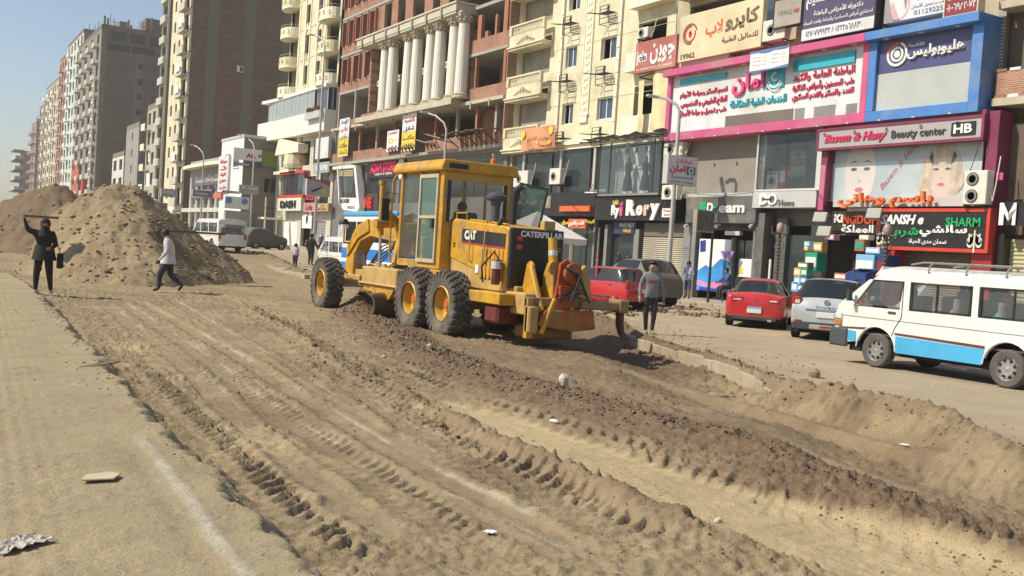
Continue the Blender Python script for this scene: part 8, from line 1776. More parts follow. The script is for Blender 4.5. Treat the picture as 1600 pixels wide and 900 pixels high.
def minibus(label, loc, h, paint=VWH, low=VBL, line=mat('brown_line', (.13, .04, .03), .6), scale=1.0, rack=True, stripe=True, name='minibus'):
    t = thing(name, label, 'minibus', loc, -radians(h)); local(t)
    yf, yr = 2.32, -2.38; arches = ((1.33, .43), (-1.32, .43)); Wd = .85
    def arc(c, r, z0): 
        n = 9; return [(c+r*cos(a), .33+r*sin(a)) for a in [pi-.28-(pi-.56)*k/n for k in range(n+1)]]
    def low_poly(z0, z1, front):
        P = [(yr, z0)]; P += arc(arches[1][0], .43, z0)[::1]; 
        P += arc(arches[0][0], .43, z0); P += [(yf-.10, z0+.1), (front+.05, z0+.16), (front+.05, .9), (front, z1), (yr, z1)]
        return P
    for s in (-1, 1):
        a, b = (-Wd, -Wd+.04) if s < 0 else (Wd-.04, Wd)
        g = G(); g.prism(low_poly(.30, 1.13, yf-.05), 'x', a, b)
        for p in ([(yf-.05, 1.13), (yf-.40, 1.13), (yf-.83, 1.66), (yf-.75, 1.66)], [(.86, 1.13), (.66, 1.13), (.66, 1.66), (.80, 1.66)], [(-.60, 1.13), (-.72, 1.13), (-.72, 1.66), (-.60, 1.66)], [(-2.06, 1.13), (yr, 1.13), (yr+.06, 1.66), (-2.06, 1.66)], [(yf-.75, 1.66), (yf-.83, 1.66), (yf-1.0, 1.80), (yr+.08, 1.80), (yr+.06, 1.66)]): g.prism(p, 'x', a, b)
        g.build('side_panel', paint, t)
        X0, X1 = (-Wd-.006, -Wd+.001) if s < 0 else (Wd-.001, Wd+.006)
        if stripe:
            g = G(); Pz = [(yr+.02, .32)]+[(y, z) for y, z in arc(arches[1][0], .46, 0) if z < .63]+[(arches[1][0]+.36, .63)]; 
            P1 = [(-.86, .33), (-.90, .60), (.90, .64), (.88, .33)]; P2 = [(1.78, .44), (1.80, .64), (yf-.10, .66), (yf-.10, .46)]; P3 = [(yr+.02, .33), (yr+.02, .60), (-1.78, .60), (-1.76, .35)]
            for nm, P in (('blue_panel', P1), ('blue_panel', P2), ('blue_panel', P3)): g = G(); g.prism(P, 'x', X0, X1); g.build(nm, low, t)
            for P in ([(-.90, .61), (-.90, .66), (.92, .70), (.92, .66)], [(1.50, .70), (1.52, .74), (yf-.10, .70), (yf-.10, .67)]): g = G(); g.prism(P, 'x', X0-.002, X1+.002); g.build('brown_line', line, t)
        # windows
        RUB = GBK; xa, xb = (-Wd+.008, -Wd+.018) if s < 0 else (Wd-.018, Wd-.008)
        for nm, P in (('door_window', [(yf-.47, 1.17), (.90, 1.17), (.84, 1.63), (yf-.86, 1.63)]),): g = G(); g.prism(P, 'x', xa, xb); g.build(nm, CARGL2, t)
        for y0, y1, gl in ((.10, .62, 0), (-.56, .08, 1), (-1.36, -.76, 1), (-2.02, -1.38, 0)):
            g = G(); g.box(min(xa, xb)+(.012 if gl else 0), max(xa, xb)+(.012 if gl else 0), y0, y1, 1.17, 1.62); g.build('side_window', CARGL2, t)
            g = G(); g.box(xa-.012, xb+.004, y0-.02, y0+.015, 1.15, 1.64); g.box(xa-.012, xb+.004, y0, y1, 1.14, 1.17); g.box(xa-.012, xb+.004, y0, y1, 1.62, 1.65); g.build('window_rubber', RUB, t, kind='stuff')
        g = G(); g.box(xa-.012, xb+.004, .60, .64, 1.15, 1.64); g.box(xa-.012, xb+.004, -.78, -.74, 1.15, 1.64); g.build('window_rubber', RUB, t, kind='stuff')
        g = G(); ys = [(.80, 1.66), (.80, 1.0), (.93, .78), (1.0, .60)]
        for (p, q) in zip(ys[:-1], ys[1:]): g.tube((X0 if s < 0 else X1, p[0], p[1]), (X0 if s < 0 else X1, q[0], q[1]), .006, n=4)
        g.tube((X0 if s < 0 else X1, yr+.1, .90), (X0 if s < 0 else X1, yf-.1, .93), .004, n=4); g.build('panel_gap', UNDER, t, kind='stuff')
        lb(t, 'door_handle', BUMP, s*(Wd+.012)-.012, s*(Wd+.012)+.012, .93, 1.10, 1.045, 1.085)
        g = G(); g.path([(s*Wd, yf-.42, 1.22), (s*(Wd+.12), yf-.40, 1.30)], .015, 5); g.cbox((s*(Wd+.15), yf-.42, 1.33), (.05, .03, .11), 0); g.build('wing_mirror', BUMP, t)
        lb(t, 'headlight', LAMPW, s*.66-.16, s*.66+.17, yf-.12, yf+.025, .80, .98, bevel=.02); lb(t, 'indicator', mat('dull_amber', (.42, .20, .05), .4), s*(Wd-.02)-.05, s*(Wd-.02)+.028, yf-.17, yf+.01, .72, .84, bevel=.015); lb(t, 'side_lamp', LAMPW, s*(Wd-.02)-.05, s*(Wd-.02)+.026, yf-.17, yf+.01, .845, .97, bevel=.015); lb(t, 'tail_lamp', LAMPR, s*.76-.07, s*.76+.07, yr-.02, yr+.1, .75, 1.1)
        for c, r_ in arches: g = G(); g.path([(s*(Wd+.006), c+.445*cos(a_), .33+.445*sin(a_)) for a_ in [.05+(pi-.1)*k_/14 for k_ in range(15)]], .014, 5); g.build('arch_lip', paint, t)
    g = G(); g.prism([(yf-.05, .42), (yf+.02, .5), (yf+.02, 1.0), (yf-.06, 1.13), (yf-.12, 1.13), (yf-.12, .42)], 'x', -Wd+.04, Wd-.04); g.build('nose_panel', paint, t)
    g = G(); g.prism([(yf-.06, 1.14), (yf-.82, 1.72), (yf-.84, 1.70), (yf-.09, 1.13)], 'x', -Wd+.05, Wd-.05); g.build('windscreen', CARGL2, t)
    g = G(); N = 10; P = [(-Wd, 1.78)]+[(-Wd+.10+(2*Wd-.2)*k/N, 1.86+.09*sin(pi*k/N)) for k in range(N+1)]+[(Wd, 1.78), (Wd-.05, 1.77), (-Wd+.05, 1.77)]
    g.prism(P, 'y', yr+.05, yf-.95); g.build('roof', paint, t, smooth=True); g = G(); g.prism([(yf-.96, 1.78), (yf-.96, 1.93), (yf-.80, 1.74), (yf-.80, 1.70)], 'x', -Wd+.06, Wd-.06); g.build('roof_front', paint, t, bevel=.02)
    g = G(); wall_c = [(-Wd+.04, Wd-.04, .35, 1.05), (-Wd+.04, -Wd+.16, 1.05, 1.72), (Wd-.16, Wd-.04, 1.05, 1.72), (-Wd+.04, Wd-.04, 1.62, 1.80)]
    for a, b, c, d in wall_c: g.box(a, b, yr+.0, yr+.06, c, d)
    g.build('tailgate', paint, t); lb(t, 'rear_window', CARGL2, -Wd+.15, Wd-.15, yr+.01, yr+.03, 1.05, 1.62, bevel=0); lb(t, 'number_plate', PLATE, -.22, .22, yr-.015, yr+.01, .62, .76)
    lb(t, 'front_bumper', BUMP, -Wd-.0, Wd+.0, yf-.16, yf+.10, .34, .68, bevel=.03); lb(t, 'rear_bumper', BUMP if stripe else paint, -Wd, Wd, yr-.10, yr+.05, .36, .56, bevel=.03); lb(t, 'floor_pan', UNDER, -Wd+.1, Wd-.1, yr+.1, yf-.3, .26, .40); lb(t, 'interior_floor', mat('van_floor', (.08, .07, .06), .9), -Wd+.05, Wd-.05, yr+.1, yf-.3, .60, .64)
    for y in (arches[0][0], arches[1][0]):
        for s in (-1, 1): car_wheel(t, s*.745, y, .325, .20, True); g = G(); g.box(s*.60-.03, s*.60+.03, y-.42, y+.42, .4, .8); g.build('wheel_housing', UNDER, t)
    for k, y in enumerate((.95, .1, -.75, -1.6)): 
        for x in ((-.42, .42) if k == 0 else (0,)): w = .24 if k == 0 else .68; g = G(); g.box(x-w, x+w, y-.25, y+.2, .64, 1.0); g.box(x-w, x+w, y-.32, y-.20, .98, 1.42); g.build('seat', mat('seat_cloth', (.30, .27, .22), .9, .2, 5), t, bevel=.03)
    if rack:
        g = G()
        for s in (-1, 1): g.path([(s*.62, .85, 1.98), (s*.66, .55, 2.03), (s*.66, yr+.15, 2.03)], .016, 6)
        for k in range(9): g.tube((-.66, .45-k*.32, 2.02), (.66, .45-k*.32, 2.02), .012, n=5)
        for k in range(5): g.tube((-.5+k*.25, .5, 2.035), (-.5+k*.25, yr+.2, 2.035), .009, n=5)
        for k in range(4):
            for s in (-1, 1): g.path([(s*.66, .35-k*.75, 2.03), (s*.76, .35-k*.75, 1.96), (s*.80, .35-k*.75, 1.84)], .018, 5)
        g.build('roof_rack', mat('rack_metal', (.25, .23, .19), .6, .15, 6), t)
    g = G(); g.lathe([(.20, 0), (.215, .012), (.20, .025)], (0, 0, 0), 'z', 18); o = g.build('steering_wheel', GBK, t); o.location = (-.42, 1.62, 1.10); o.rotation_euler = (.9, 0, 0)
    return t
CARGL2 = glassmat('van_glass', (.22, .25, .27), .20, .04)
mb = minibus('white and sky blue minibus with roof rack and passengers at the right edge', (16.52, 11.2, 0), 0)
g = G(); g.box(-.885, -.80, 1.99, 2.43, .32, .68); g.build('bumper_end', mat('slate_bumper', (.06, .07, .075), .6), mb, bevel=.03)
minibus('white minibus with blue stripe and rear corner hidden by the grader arch', (19.4, 48.6, 0), 0, rack=False)
v3 = minibus('plain white van seen from behind beside the big heap', (15.75, 60.5, .64), -5, stripe=False, rack=False, low=VWH)
bw = thing('bus', 'blue and white small bus with blue roof edge behind the grader', 'bus', (18.3, 41.2, 0), -radians(2)); local(bw)
BLB = mat('bus_blue', (.02, .20, .60), .4, .08, 1.5, coat=.3)
lb(bw, 'body', WHITE, -1.05, 1.05, -3.2, 3.2, .45, 2.9, bevel=.06); lb(bw, 'roof', VBL, -1.1, 1.1, -3.26, 3.26, 2.86, 3.12, bevel=.08); lb(bw, 'lower_panel', BLB, -1.07, 1.07, -3.22, 3.22, .40, 1.45, bevel=.03); lb(bw, 'white_band', WHITE, -1.08, 1.08, -3.235, 3.23, .78, .95, bevel=0)
for s in (-1, 1):
    for k in range(4): lb(bw, 'side_window', DGLASS, s*1.06-.01, s*1.06+.01, -2.9+k*1.45, -1.6+k*1.45, 1.75, 2.65)
    for y in (-2.0, 2.0): car_wheel(bw, s*.93, y, .42, .24, True)
lb(bw, 'rear_window', DGLASS, -.9, -.04, -3.22, -3.19, 1.85, 2.7); lb(bw, 'rear_window', DGLASS, .04, .9, -3.22, -3.19, 1.85, 2.7); lb(bw, 'red_strip', mat('bus_red_strip', (.5, .04, .05), .5), -.9, .9, -3.24, -3.2, 1.46, 1.62)
# dark covered cars and truck beyond the white van
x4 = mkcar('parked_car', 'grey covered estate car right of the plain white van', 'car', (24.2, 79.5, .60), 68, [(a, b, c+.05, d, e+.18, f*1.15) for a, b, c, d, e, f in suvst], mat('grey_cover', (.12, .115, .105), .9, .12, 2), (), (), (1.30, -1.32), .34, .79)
tk = thing('truck', 'grey box bodied truck behind the right shoulder of the big heap', 'truck', (19.0, 98, .64), -radians(5)); local(tk)
lb(tk, 'cargo_box', mat('truck_grey', (.22, .20, .18), .8, .12, 1), -1.2, 1.2, -3.2, 2.0, 1.0, 3.5, bevel=.04); lb(tk, 'cab', mat('truck_pale', (.45, .44, .40), .6), -1.1, 1.1, 2.1, 3.7, .7, 2.7, bevel=.1); lb(tk, 'chassis', UNDER, -.8, .8, -3.2, 3.6, .55, .95)
for s in (-1, 1):
    for y in (-2.0, 2.9): car_wheel(tk, s*1.0, y, .48, .28, True)
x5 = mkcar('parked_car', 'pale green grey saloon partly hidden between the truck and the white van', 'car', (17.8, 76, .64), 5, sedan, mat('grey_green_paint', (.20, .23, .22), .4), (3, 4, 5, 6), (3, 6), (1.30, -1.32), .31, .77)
mc = thing('motorcycle', 'dark parked motorbike by the far white shutters', 'motorcycle', (29.6, 92, .9), .3); local(mc)
g = G(); g.path([(0, -.5, .6), (0, 0, .75), (0, .45, .7), (0, .6, .9)], [.08, .12, .1, .04], 8); g.build('frame', GBK, mc); g = G(); g.box(-.13, .13, -.6, .05, .74, .84); g.build('seat', SEATM, mc, bevel=.03); g = G(); g.tube((-.35, .5, 1.0), (.35, .5, 1.0), .02); g.build('handlebar', STEEL, mc)
for y in (-.62, .68): car_wheel(mc, -.001, y, .30, .1)
# ================================================================== who is where
GREYT = cl('grey_jumper', (.23, .235, .24)); TROU = cl('charcoal_trousers', (.035, .033, .035)); WSH = cl('white_shirt', (.62, .60, .60), .1); NAVY = cl('navy_trousers', (.035, .035, .055)); BLK = cl('black_clothes', (.018, .013, .012)); KHAK = mat('tan_shoe', (.30, .24, .17), .8)
p = onground(1013, 522); P1 = person('man in grey jumper with red print and dark trousers standing on the berm', (p.x, p.y, p.z-.01), radians(153), 1.74, dict(anL=(-.07, .02, .08), anR=(.05, -.10, .08), toL=(-.10, .17, .035), toR=(.06, .06, .035), elL=(-.26, -.06, 1.14), wrL=(-.30, -.02, .89), elR=(.25, -.05, 1.14), wrR=(.27, .02, .90)), GREYT, TROU, KHAK, mat('light_skin', (.44, .26, .18), .6))
g = G(); 
for k in range(4): g.cbox((-.06+k*.045, .150, 1.27-.02*(k % 2)), (.02, .012, .03), ry=.5)
g.build('shirt_print', mat('print_red', (.30, .04, .06), .8), P1, kind='stuff')
p = onground(262, 457); P2 = person('man in loose white shirt and navy trousers walking in front of the big heap', p, radians(70), 1.74, dict(pel=(0, .02, .92), che=(0, .06, 1.27), nck=(0, .09, 1.45), hd=(0, .14, 1.55), top=(0, .16, 1.645), knL=(-.09, .22, .50), anL=(-.10, .22, .10), toL=(-.10, .38, .04), knR=(.08, -.02, .50), anR=(.08, -.36, .20), toR=(.08, -.26, .05), shL=(-.17, .06, 1.39), shR=(.17, .06, 1.39), elL=(-.25, .02, 1.13), wrL=(-.27, .20, .90), elR=(.24, -.02, 1.12), wrR=(.27, .02, .86)), WSH, NAVY, BLK, mat('dark_skin', (.10, .05, .03), .6), fat=1.34)
g = G(); g.lathe([(.205, .79), (.195, .92), (.17, 1.05)], (0, .03, 0), 'z', 14, cap=False); g.build('shirt_tail', WSH, P2, smooth=True)
p = onground(66, 460); P3 = person('woman in black with raised arm and shoulder bag at the left of the heap', p, radians(170), 1.76, dict(shL=(-.17, 0, 1.38), elL=(-.24, .05, 1.12), wrL=(-.16, .2, 1.08), shR=(.17, 0, 1.39), elR=(.36, .06, 1.46), wrR=(.42, .14, 1.68), knL=(-.13, .03, .48), anL=(-.17, -.02, .09), toL=(-.21, .13, .04), knR=(.14, .02, .48), anR=(.15, -.02, .08), toR=(.16, .14, .04)), BLK, BLK, mat('pale_shoe', (.42, .36, .32), .7), scarf=BLK, fat=1.22)
g = G(); g.lathe([(.27, .80), (.23, 1.0), (.20, 1.15)], (0, 0, 0), 'z', 16, cap=False); g.build('tunic', BLK, P3, smooth=True)
bg = thing('handbag', 'black shoulder bag hanging at the hip of the woman in black', 'bag', (p.x, p.y, p.z), radians(170)); local(bg); g = G(); g.box(-.42, -.28, -.12, .16, .62, .98); g.build('bag_body', BLK, bg, bevel=.04, seg=2); g = G(); g.path([(-.34, .0, .98), (-.25, .02, 1.3), (-.12, .02, 1.42), (-.25, -.05, 1.3), (-.34, -.05, .98)], .01, 5); g.build('strap', BLK, bg)
SW = cl('pale_blue_top', (.42, .47, .58), .2); JN = cl('blue_jeans', (.06, .08, .14)); p = gp(1081, 468, .14)
P5 = person('man in pale shirt and long shorts looking at his phone outside the phone shop', (29.9, 34.25, .14), radians(120), 1.66, dict(elL=(-.24, .0, 1.12), wrL=(-.10, .22, 1.12), elR=(.24, .0, 1.12), wrR=(.10, .22, 1.12), hd=(0, .05, 1.56), top=(0, .06, 1.65)), SW, JN, BLK, shorts=True)
P6 = person('broad man in blue shirt seated by the phone shop door', (30.1, 31.9, .25), radians(70), 1.66, dict(pel=(0, -.05, .62), bel=(0, -.02, .78), che=(0, .06, .98), nck=(0, .1, 1.16), hd=(0, .13, 1.27), top=(0, .14, 1.36), shL=(-.19, .06, 1.10), shR=(.19, .06, 1.10), elL=(-.25, .2, .88), wrL=(-.2, .42, .80), elR=(.25, .2, .88), wrR=(.2, .42, .80), hpL=(-.1, 0, .58), hpR=(.1, 0, .58), knL=(-.14, .40, .56), knR=(.14, .40, .56), anL=(-.14, .42, .10), anR=(.14, .42, .10), toL=(-.16, .56, .05), toR=(.16, .56, .05)), cl('mid_blue_shirt', (.05, .10, .24)), TROU, BLK, seated=True, fat=1.25)
ch = thing('stool', 'low stool under the seated man in the blue shirt', 'stool', (30.1, 31.9, .14)); local(ch); lb(ch, 'seat', GREYP, -.2, .2, -.22, .18, .42, .50)
for a in (-.16, .16):
    for b in (-.18, .14): lb(ch, 'leg', GREYP, a-.02, a+.02, b-.02, b+.02, 0, .42, bevel=0)
P7 = person('woman in a long brown robe standing in the road below the far lamp pole', (*onground(478, 402)[:2], .0), radians(160), 1.55, None, cl('brown_robe', (.10, .06, .055)), cl('brown_robe', (.10, .06, .055)), BLK, scarf=cl('striped_scarf', (.22, .10, .10)), skirt=(cl('brown_robe', (.10, .06, .055)), [(.24, .03), (.20, .5), (.15, 1.0)]), fat=1.1, fingers=False)
q = gp(372, 408, .05); P8 = person('person in dark coat and hat walking away with a child beside the plain white van', (18.9, 53.0, .25), radians(-40), 1.72, dict(knL=(-.10, .15, .5), anL=(-.1, .05, .1), elR=(.30, -.02, 1.14), wrR=(.38, .05, .92)), BLK, NAVY, BLK, fat=1.25, fingers=False); g = G(); g.lathe([(.17, -.02), (.17, 0), (.11, .02), (.10, .11), (0, .12)], (0, .015, 1.66), 'z', 12); g.build('hat', BLK, P8, smooth=True)
P9 = person('child in a pale pink top walking beside the person in dark coat', (17.9, 52.6, .22), radians(-40), 1.15, None, cl('pale_pink_top', (.62, .50, .58)), NAVY, BLK, fat=1.2, fingers=False)
P10 = person('seated man in dark clothes on the far steps right of the lamp pole', (30.9, 82.5, .9), radians(120), 1.6, dict(pel=(0, -.05, .42), bel=(0, -.02, .56), che=(0, .05, .76), nck=(0, .1, .94), hd=(0, .13, 1.05), top=(0, .14, 1.14), shL=(-.17, .06, .88), shR=(.17, .06, .88), elL=(-.22, .2, .66), wrL=(-.15, .38, .6), elR=(.22, .2, .66), wrR=(.15, .38, .6), hpL=(-.1, 0, .38), hpR=(.1, 0, .38), knL=(-.14, .38, .42), knR=(.14, .38, .42), anL=(-.14, .42, .08), anR=(.14, .42, .08), toL=(-.16, .56, .03), toR=(.16, .56, .03)), NAVY, TROU, BLK, seated=True, fingers=False)
P11 = person('standing woman in blue with white scarf on the far steps', (30.9, 84.2, .75), radians(120), 1.6, None, cl('slate_blue', (.10, .13, .22)), NAVY, BLK, scarf=WSH, fingers=False)
P12 = person('man in a light shirt standing by the far white shutters', (30.8, 99.0, .8), radians(60), 1.7, None, SW, TROU, BLK, fingers=False)
P13 = person('grader driver seated in the glazed cab', (10.25, 19.15, 1.32), 0, 1.70, dict(pel=(0, .0, .62), bel=(0, .02, .78), che=(0, .06, .98), nck=(0, .08, 1.16), hd=(-.02, .10, 1.27), top=(-.02, .11, 1.36), shL=(-.18, .06, 1.10), shR=(.18, .06, 1.10), elL=(-.26, .22, .90), wrL=(-.14, .50, .98), elR=(.26, .22, .90), wrR=(.14, .50, .98), hpL=(-.1, .02, .60), hpR=(.1, .02, .60), knL=(-.14, .45, .62), knR=(.14, .45, .62), anL=(-.12, .6, .25), anR=(.12, .6, .25), toL=(-.12, .74, .22), toR=(.12, .74, .22)), cl('olive_shirt', (.07, .08, .05)), TROU, BLK, seated=True)
SEAT = dict(pel=(0, .0, .62), bel=(0, .02, .78), che=(0, .02, .98), nck=(0, .04, 1.16), hd=(0, .06, 1.27), top=(0, .07, 1.36), shL=(-.18, .02, 1.10), shR=(.18, .02, 1.10), elL=(-.26, .18, .88), wrL=(-.16, .45, .86), elR=(.26, .18, .88), wrR=(.16, .45, .86), hpL=(-.1, .02, .60), hpR=(.1, .02, .60), knL=(-.14, .40, .60), knR=(.14, .40, .60), anL=(-.14, .44, .22), anR=(.14, .44, .22), toL=(-.14, .58, .18), toR=(.14, .58, .18))
for lab, y, x, m_, sc in (('minibus driver in dark blue shirt with arm at the window', .95, -.42, NAVY, None), ('passenger in beige behind the driver of the minibus', -.1, -.4, cl('beige_top', (.40, .36, .28)), None), ('bulky passenger in black at the middle window of the minibus', -.35, .30, BLK, None), ('passenger in turquoise with red scarf at the rear window of the minibus', -.98, -.45, cl('turquoise_top', (.10, .45, .45)), cl('red_scarf', (.4, .05, .05)))):
    person(lab, (16.52+x, 11.2+y-.05, .18), 0 if 'bulky' not in lab else .4, 1.64, SEAT, m_, TROU, BLK, scarf=sc, seated=True, fingers=('driver' in lab))
# ================================================================== street furniture
GALV = mat('galvanised_pole', (.50, .49, .46), .5, .1, 3, metal=.35)
def lamp(label, X, Y, H, r, arm, ad=(-1, 0), m=GALV):
    t = thing('street_lamp', label, 'street lamp', (X, Y, .1), 0, 'curved street lamp poles'); local(t)
    g = G(); g.tube((0, 0, 0), (0, 0, H), r, r*.62, 12); g.tube((0, 0, 0), (0, 0, .9), r*1.25, r*1.2, 12); g.build('pole', m, t, smooth=True)
    g = G(); g.path([(0, 0, H-.02), (ad[0]*arm*.15, ad[1]*arm*.15, H+arm*.25), (ad[0]*arm*.6, ad[1]*arm*.6, H+arm*.52), (ad[0]*arm, ad[1]*arm, H+arm*.62)], r*.55, 8); g.build('arm', m, t, smooth=True)
    g = G(); g.cbox((ad[0]*(arm+.3), ad[1]*(arm+.3), H+arm*.66), (.34 if ad[0] else .12, .12 if ad[0] else .34, .06)); g.build('lamp_head', m, t, bevel=.03); return t
y0, z0 = onX(1053, 300, 29.0); yb_, zt_ = onX(1069, 172, 29.0)
lamp('tall galvanised lamp pole carrying the clinic sign box in front of the Rory shop', 29.0, y0, zt_-.1, .125, 1.0, (-.5, .87))
def facebox(lab, x0, y0, x1, y1, Y, m, th=.35):
    xa, za = onY(x0, y0, Y); xb, zb = onY(x1, y1, Y); t = thing('sign_box', lab, 'sign', (xa, Y, zb)); G().box(xa, xb, Y, Y+th, zb, za).build('box', GREYL, t, bevel=.01); G().box(xa+.04, xb-.04, Y-.012, Y, zb+.04, za-.04).build('face', m, t); return t, (xa, xb, zb, za, Y-.012)
sb, rc = facebox('sign box on the tall lamp pole with red Arabic and a blue logo', 1045, 241, 1088, 292, y0-.45, mat('sign_face_pinkish', (.66, .62, .64), .5, .05, 1))
sl_(sb, 'عيادات', rc, .25, .80, .08, .28, LR, .01, .01); sl_(sb, 'امان', rc, .06, .58, .32, .62, LR, .04, .015); sl_(sb, 'التخصصية', rc, .12, .85, .66, .80, mat('slate_letters', (.10, .15, .25), .4), .01, .01); sl_(sb, '01001170008', rc, .12, .86, .87, .93, mat('slate_letters', (.10, .15, .25), .4), .0, .01)
xa, xb, z0_, z1_, Yf = rc; g = G(); g.box(xa+(xb-xa)*.62, xa+(xb-xa)*.92, Yf-.01, Yf, z1_-(z1_-z0_)*.62, z1_-(z1_-z0_)*.34); g.build('logo_tile', mat('logo_blue', (.06, .14, .30), .4), sb); g = G(); g.lathe([(.09, -.02), (.15, -.02), (.15, 0), (.09, 0)], (xa+(xb-xa)*.77, Yf-.01, z1_-(z1_-z0_)*.48), 'y', 14, cap=False); g.build('logo_ring', WHITE, sb)
lamp('curved lamp pole rising behind the grader cab', 29.3, onX(695, 245, 29.3)[0], onX(697, 205, 29.3)[1], .11, 1.8, (-.3, .95))
lamp('slim curved lamp pole in front of the columned building', 29.3, 121, onX(311, 248, 29.3)[1], .12, 2.2, (-.3, .95)); lamp('curved lamp pole in front of the AR board', 29.3, 100.5, onX(391, 235, 29.3)[1], .12, 2.2, (-.3, .95))
lamp('thin tall pole carrying the swoosh sign in the distance', 29.2, 81.3, 18, .12, 1.5, (-.3, .95))
t, rc = facebox('grey sign box with red corner and yellow disc on the thin tall pole', 480, 279, 515, 308, 80.9, mat('sign_grey_violet', (.34, .32, .36), .5, .1, 1)); xa, xb, z0_, z1_, Yf = rc; W_, H_ = xb-xa, z1_-z0_
g = G(); g.prism([(xa+.02, z1_), (xb, z1_), (xb, z1_-H_*.35), (xa+W_*.55, z1_-H_*.12)], 'y', Yf-.01, Yf); g.build('red_corner', mat('corner_red', (.4, .04, .06), .5), t); g = G(); g.lathe([(.28, -.02), (.28, 0), (0, -.02)], (xa+W_*.72, Yf, z0_+H_*.32), 'y', 14); g.build('yellow_disc', mat('mustard', (.55, .42, .10), .5), t); g = G(); g.prism([(xa+W_*a, z1_-H_*c) for a, c in ((.15, .72), (.5, .5), (.68, .42), (.6, .55), (.3, .78))], 'y', Yf-.02, Yf); g.build('swoosh', BLACK, t)
SGM = mat('sign_grey', (.30, .31, .32), .5, .1, 1)
t, rc = facebox('grey sign box reading Outlet on the lamp pole before the AR board', 374, 288, 404, 304, 97.5, SGM); sl_(t, 'TR  Outlet', rc, .1, .9, .15, .5, WHITE)
t, rc = facebox('grey sign box with white print left on the slim pole', 252, 294, 277, 309, 121, SGM); sl_(t, 'OUTLET', rc, .1, .8, .2, .6, WHITE)
t, rc = facebox('second grey sign box hung on the slim pole before the columns', 301, 296, 331, 309, 119, mat('violet_grey', (.18, .18, .27), .5)); sl_(t, 'Outlet', rc, .1, .8, .25, .7, WHITE)
def ornate(label, X, Y):
    t = thing('ornate_lamp', label, 'street lamp', (X, Y, .12), 0, 'ornate iron lamps on the shop pavement'); local(t); IR = mat('old_iron', (.09, .075, .06), .8, .3, 8, .2, 30)
    g = G(); g.lathe([(.16, 0), (.16, .1), (.10, .2), (.07, .5), (.075, .9), (.05, 1.0), (.055, 1.8), (.04, 2.6), (.05, 3.0)], (0, 0, 0), 'z', 10)
    for k in range(14): g.lathe([(.06, 0), (.085, .04), (.06, .08)], (0, 0, 1.0+k*.14), 'z', 8)
    g.build('post', IR, t, smooth=True); g = G(); g.tube((0, -.42, 3.0), (0, .42, 3.0), .035); g.tube((-.42, 0, 3.0), (.42, 0, 3.0), .035)
    for s in (-1, 1): g.path([(0, s*.05, 2.2), (0, s*.25, 2.5), (0, s*.12, 2.8), (0, s*.3, 2.95)], .02, 5)
    g.build('cross_arm', IR, t); g = G(); g.lathe([(.05, 3.0), (.12, 3.08), (.15, 3.2), (.13, 3.32), (.06, 3.42), (.0, 3.44)], (0, 0, 0), 'z', 12); g.build('globe', mat('dusty_globe', (.34, .27, .22), .5, .15, 5), t, smooth=True)
    for s in (-1, 1): g = G(); g.tube((0, s*.42, 3.0), (0, s*.42, 3.3), .025); g.build('finial', IR, t)
    return t
ornate('ornate iron lamp with scroll arms before the DO Home entrance', 29.0, onX(1216, 400, 29)[0]); ornate('ornate iron lamp with a dusty globe before the grocery kiosk', 28.9, onX(1385, 380, 28.9)[0])
t = thing('sign_post', 'dark post with a small two faced hanging sign before the phone shop', 'sign post', (28.8, 33, .1)); yq = onX(1111, 400, 28.8)[0]; g = G(); g.tube((28.8, yq, .1), (28.8, yq, onX(1118, 326, 28.8)[1]), .06, .05, 8); g.build('post', DKMET, t); xa, za = onY(1087, 327, yq); xb, zb = onY(1112, 364, yq); G().box(xa, xb, yq-.12, yq+.12, zb, za).build('sign_frame', mat('old_sign_frame', (.30, .28, .22), .7), t); G().box(xa+.06, xb-.06, yq-.13, yq-.12, zb+.06, za-.06).build('sign_face', mat('old_sign_face', (.13, .12, .10), .7, .4, 4), t)
pw = thing('white_post', 'slim white post beside the first ornate lamp', 'post', (29.2, 30, .1)); yq = onX(1203, 420, 29.2)[0]; G().tube((29.2, yq, .1), (29.2, yq, 2.1), .05, n=8).build('tube', WHITE, pw)
tn = thing('tent', 'small white canvas tent roof showing behind the grader hood', 'tent', (24, 41, 2)); a = onX(840, 330, 24); b = onX(806, 345, 24); c = onX(872, 358, 24)
g = G(); cy_, cz_ = a; hw = 1.75; P = [(24-1.6, cy_-hw, cz_-1.15), (24+1.6, cy_-hw, cz_-1.15), (24+1.6, cy_+hw, cz_-1.15), (24-1.6, cy_+hw, cz_-1.15), (24, cy_, cz_)]
g.add(P+[(x, y, z-.25) for x, y, z in P[:4]], [(0, 4, 3), (1, 4, 0), (2, 4, 1), (3, 4, 2), (0, 3, 8, 5), (1, 0, 5, 6), (2, 1, 6, 7), (3, 2, 7, 8)]); g.f = [tuple(i if i < 4 or i == 4 else i for i in f) for f in g.f]
g.build('canopy_cloth', mat('tent_white', (.70, .68, .60), .8, .08, 1), tn)
for x, y, z in P[:4]: G().tube((x, y, 0), (x, y, z-.02), .03, n=6).build('leg', DKMET, tn)
# steps and high pavement at the far shops
hp = G(); hp.box(30.4, 32.6, 79, 118, .1, .95); hp.box(30.0, 30.4, 79, 118, .1, .5); o = hp.build('raised_pavement', PAV); o['kind'] = 'structure'
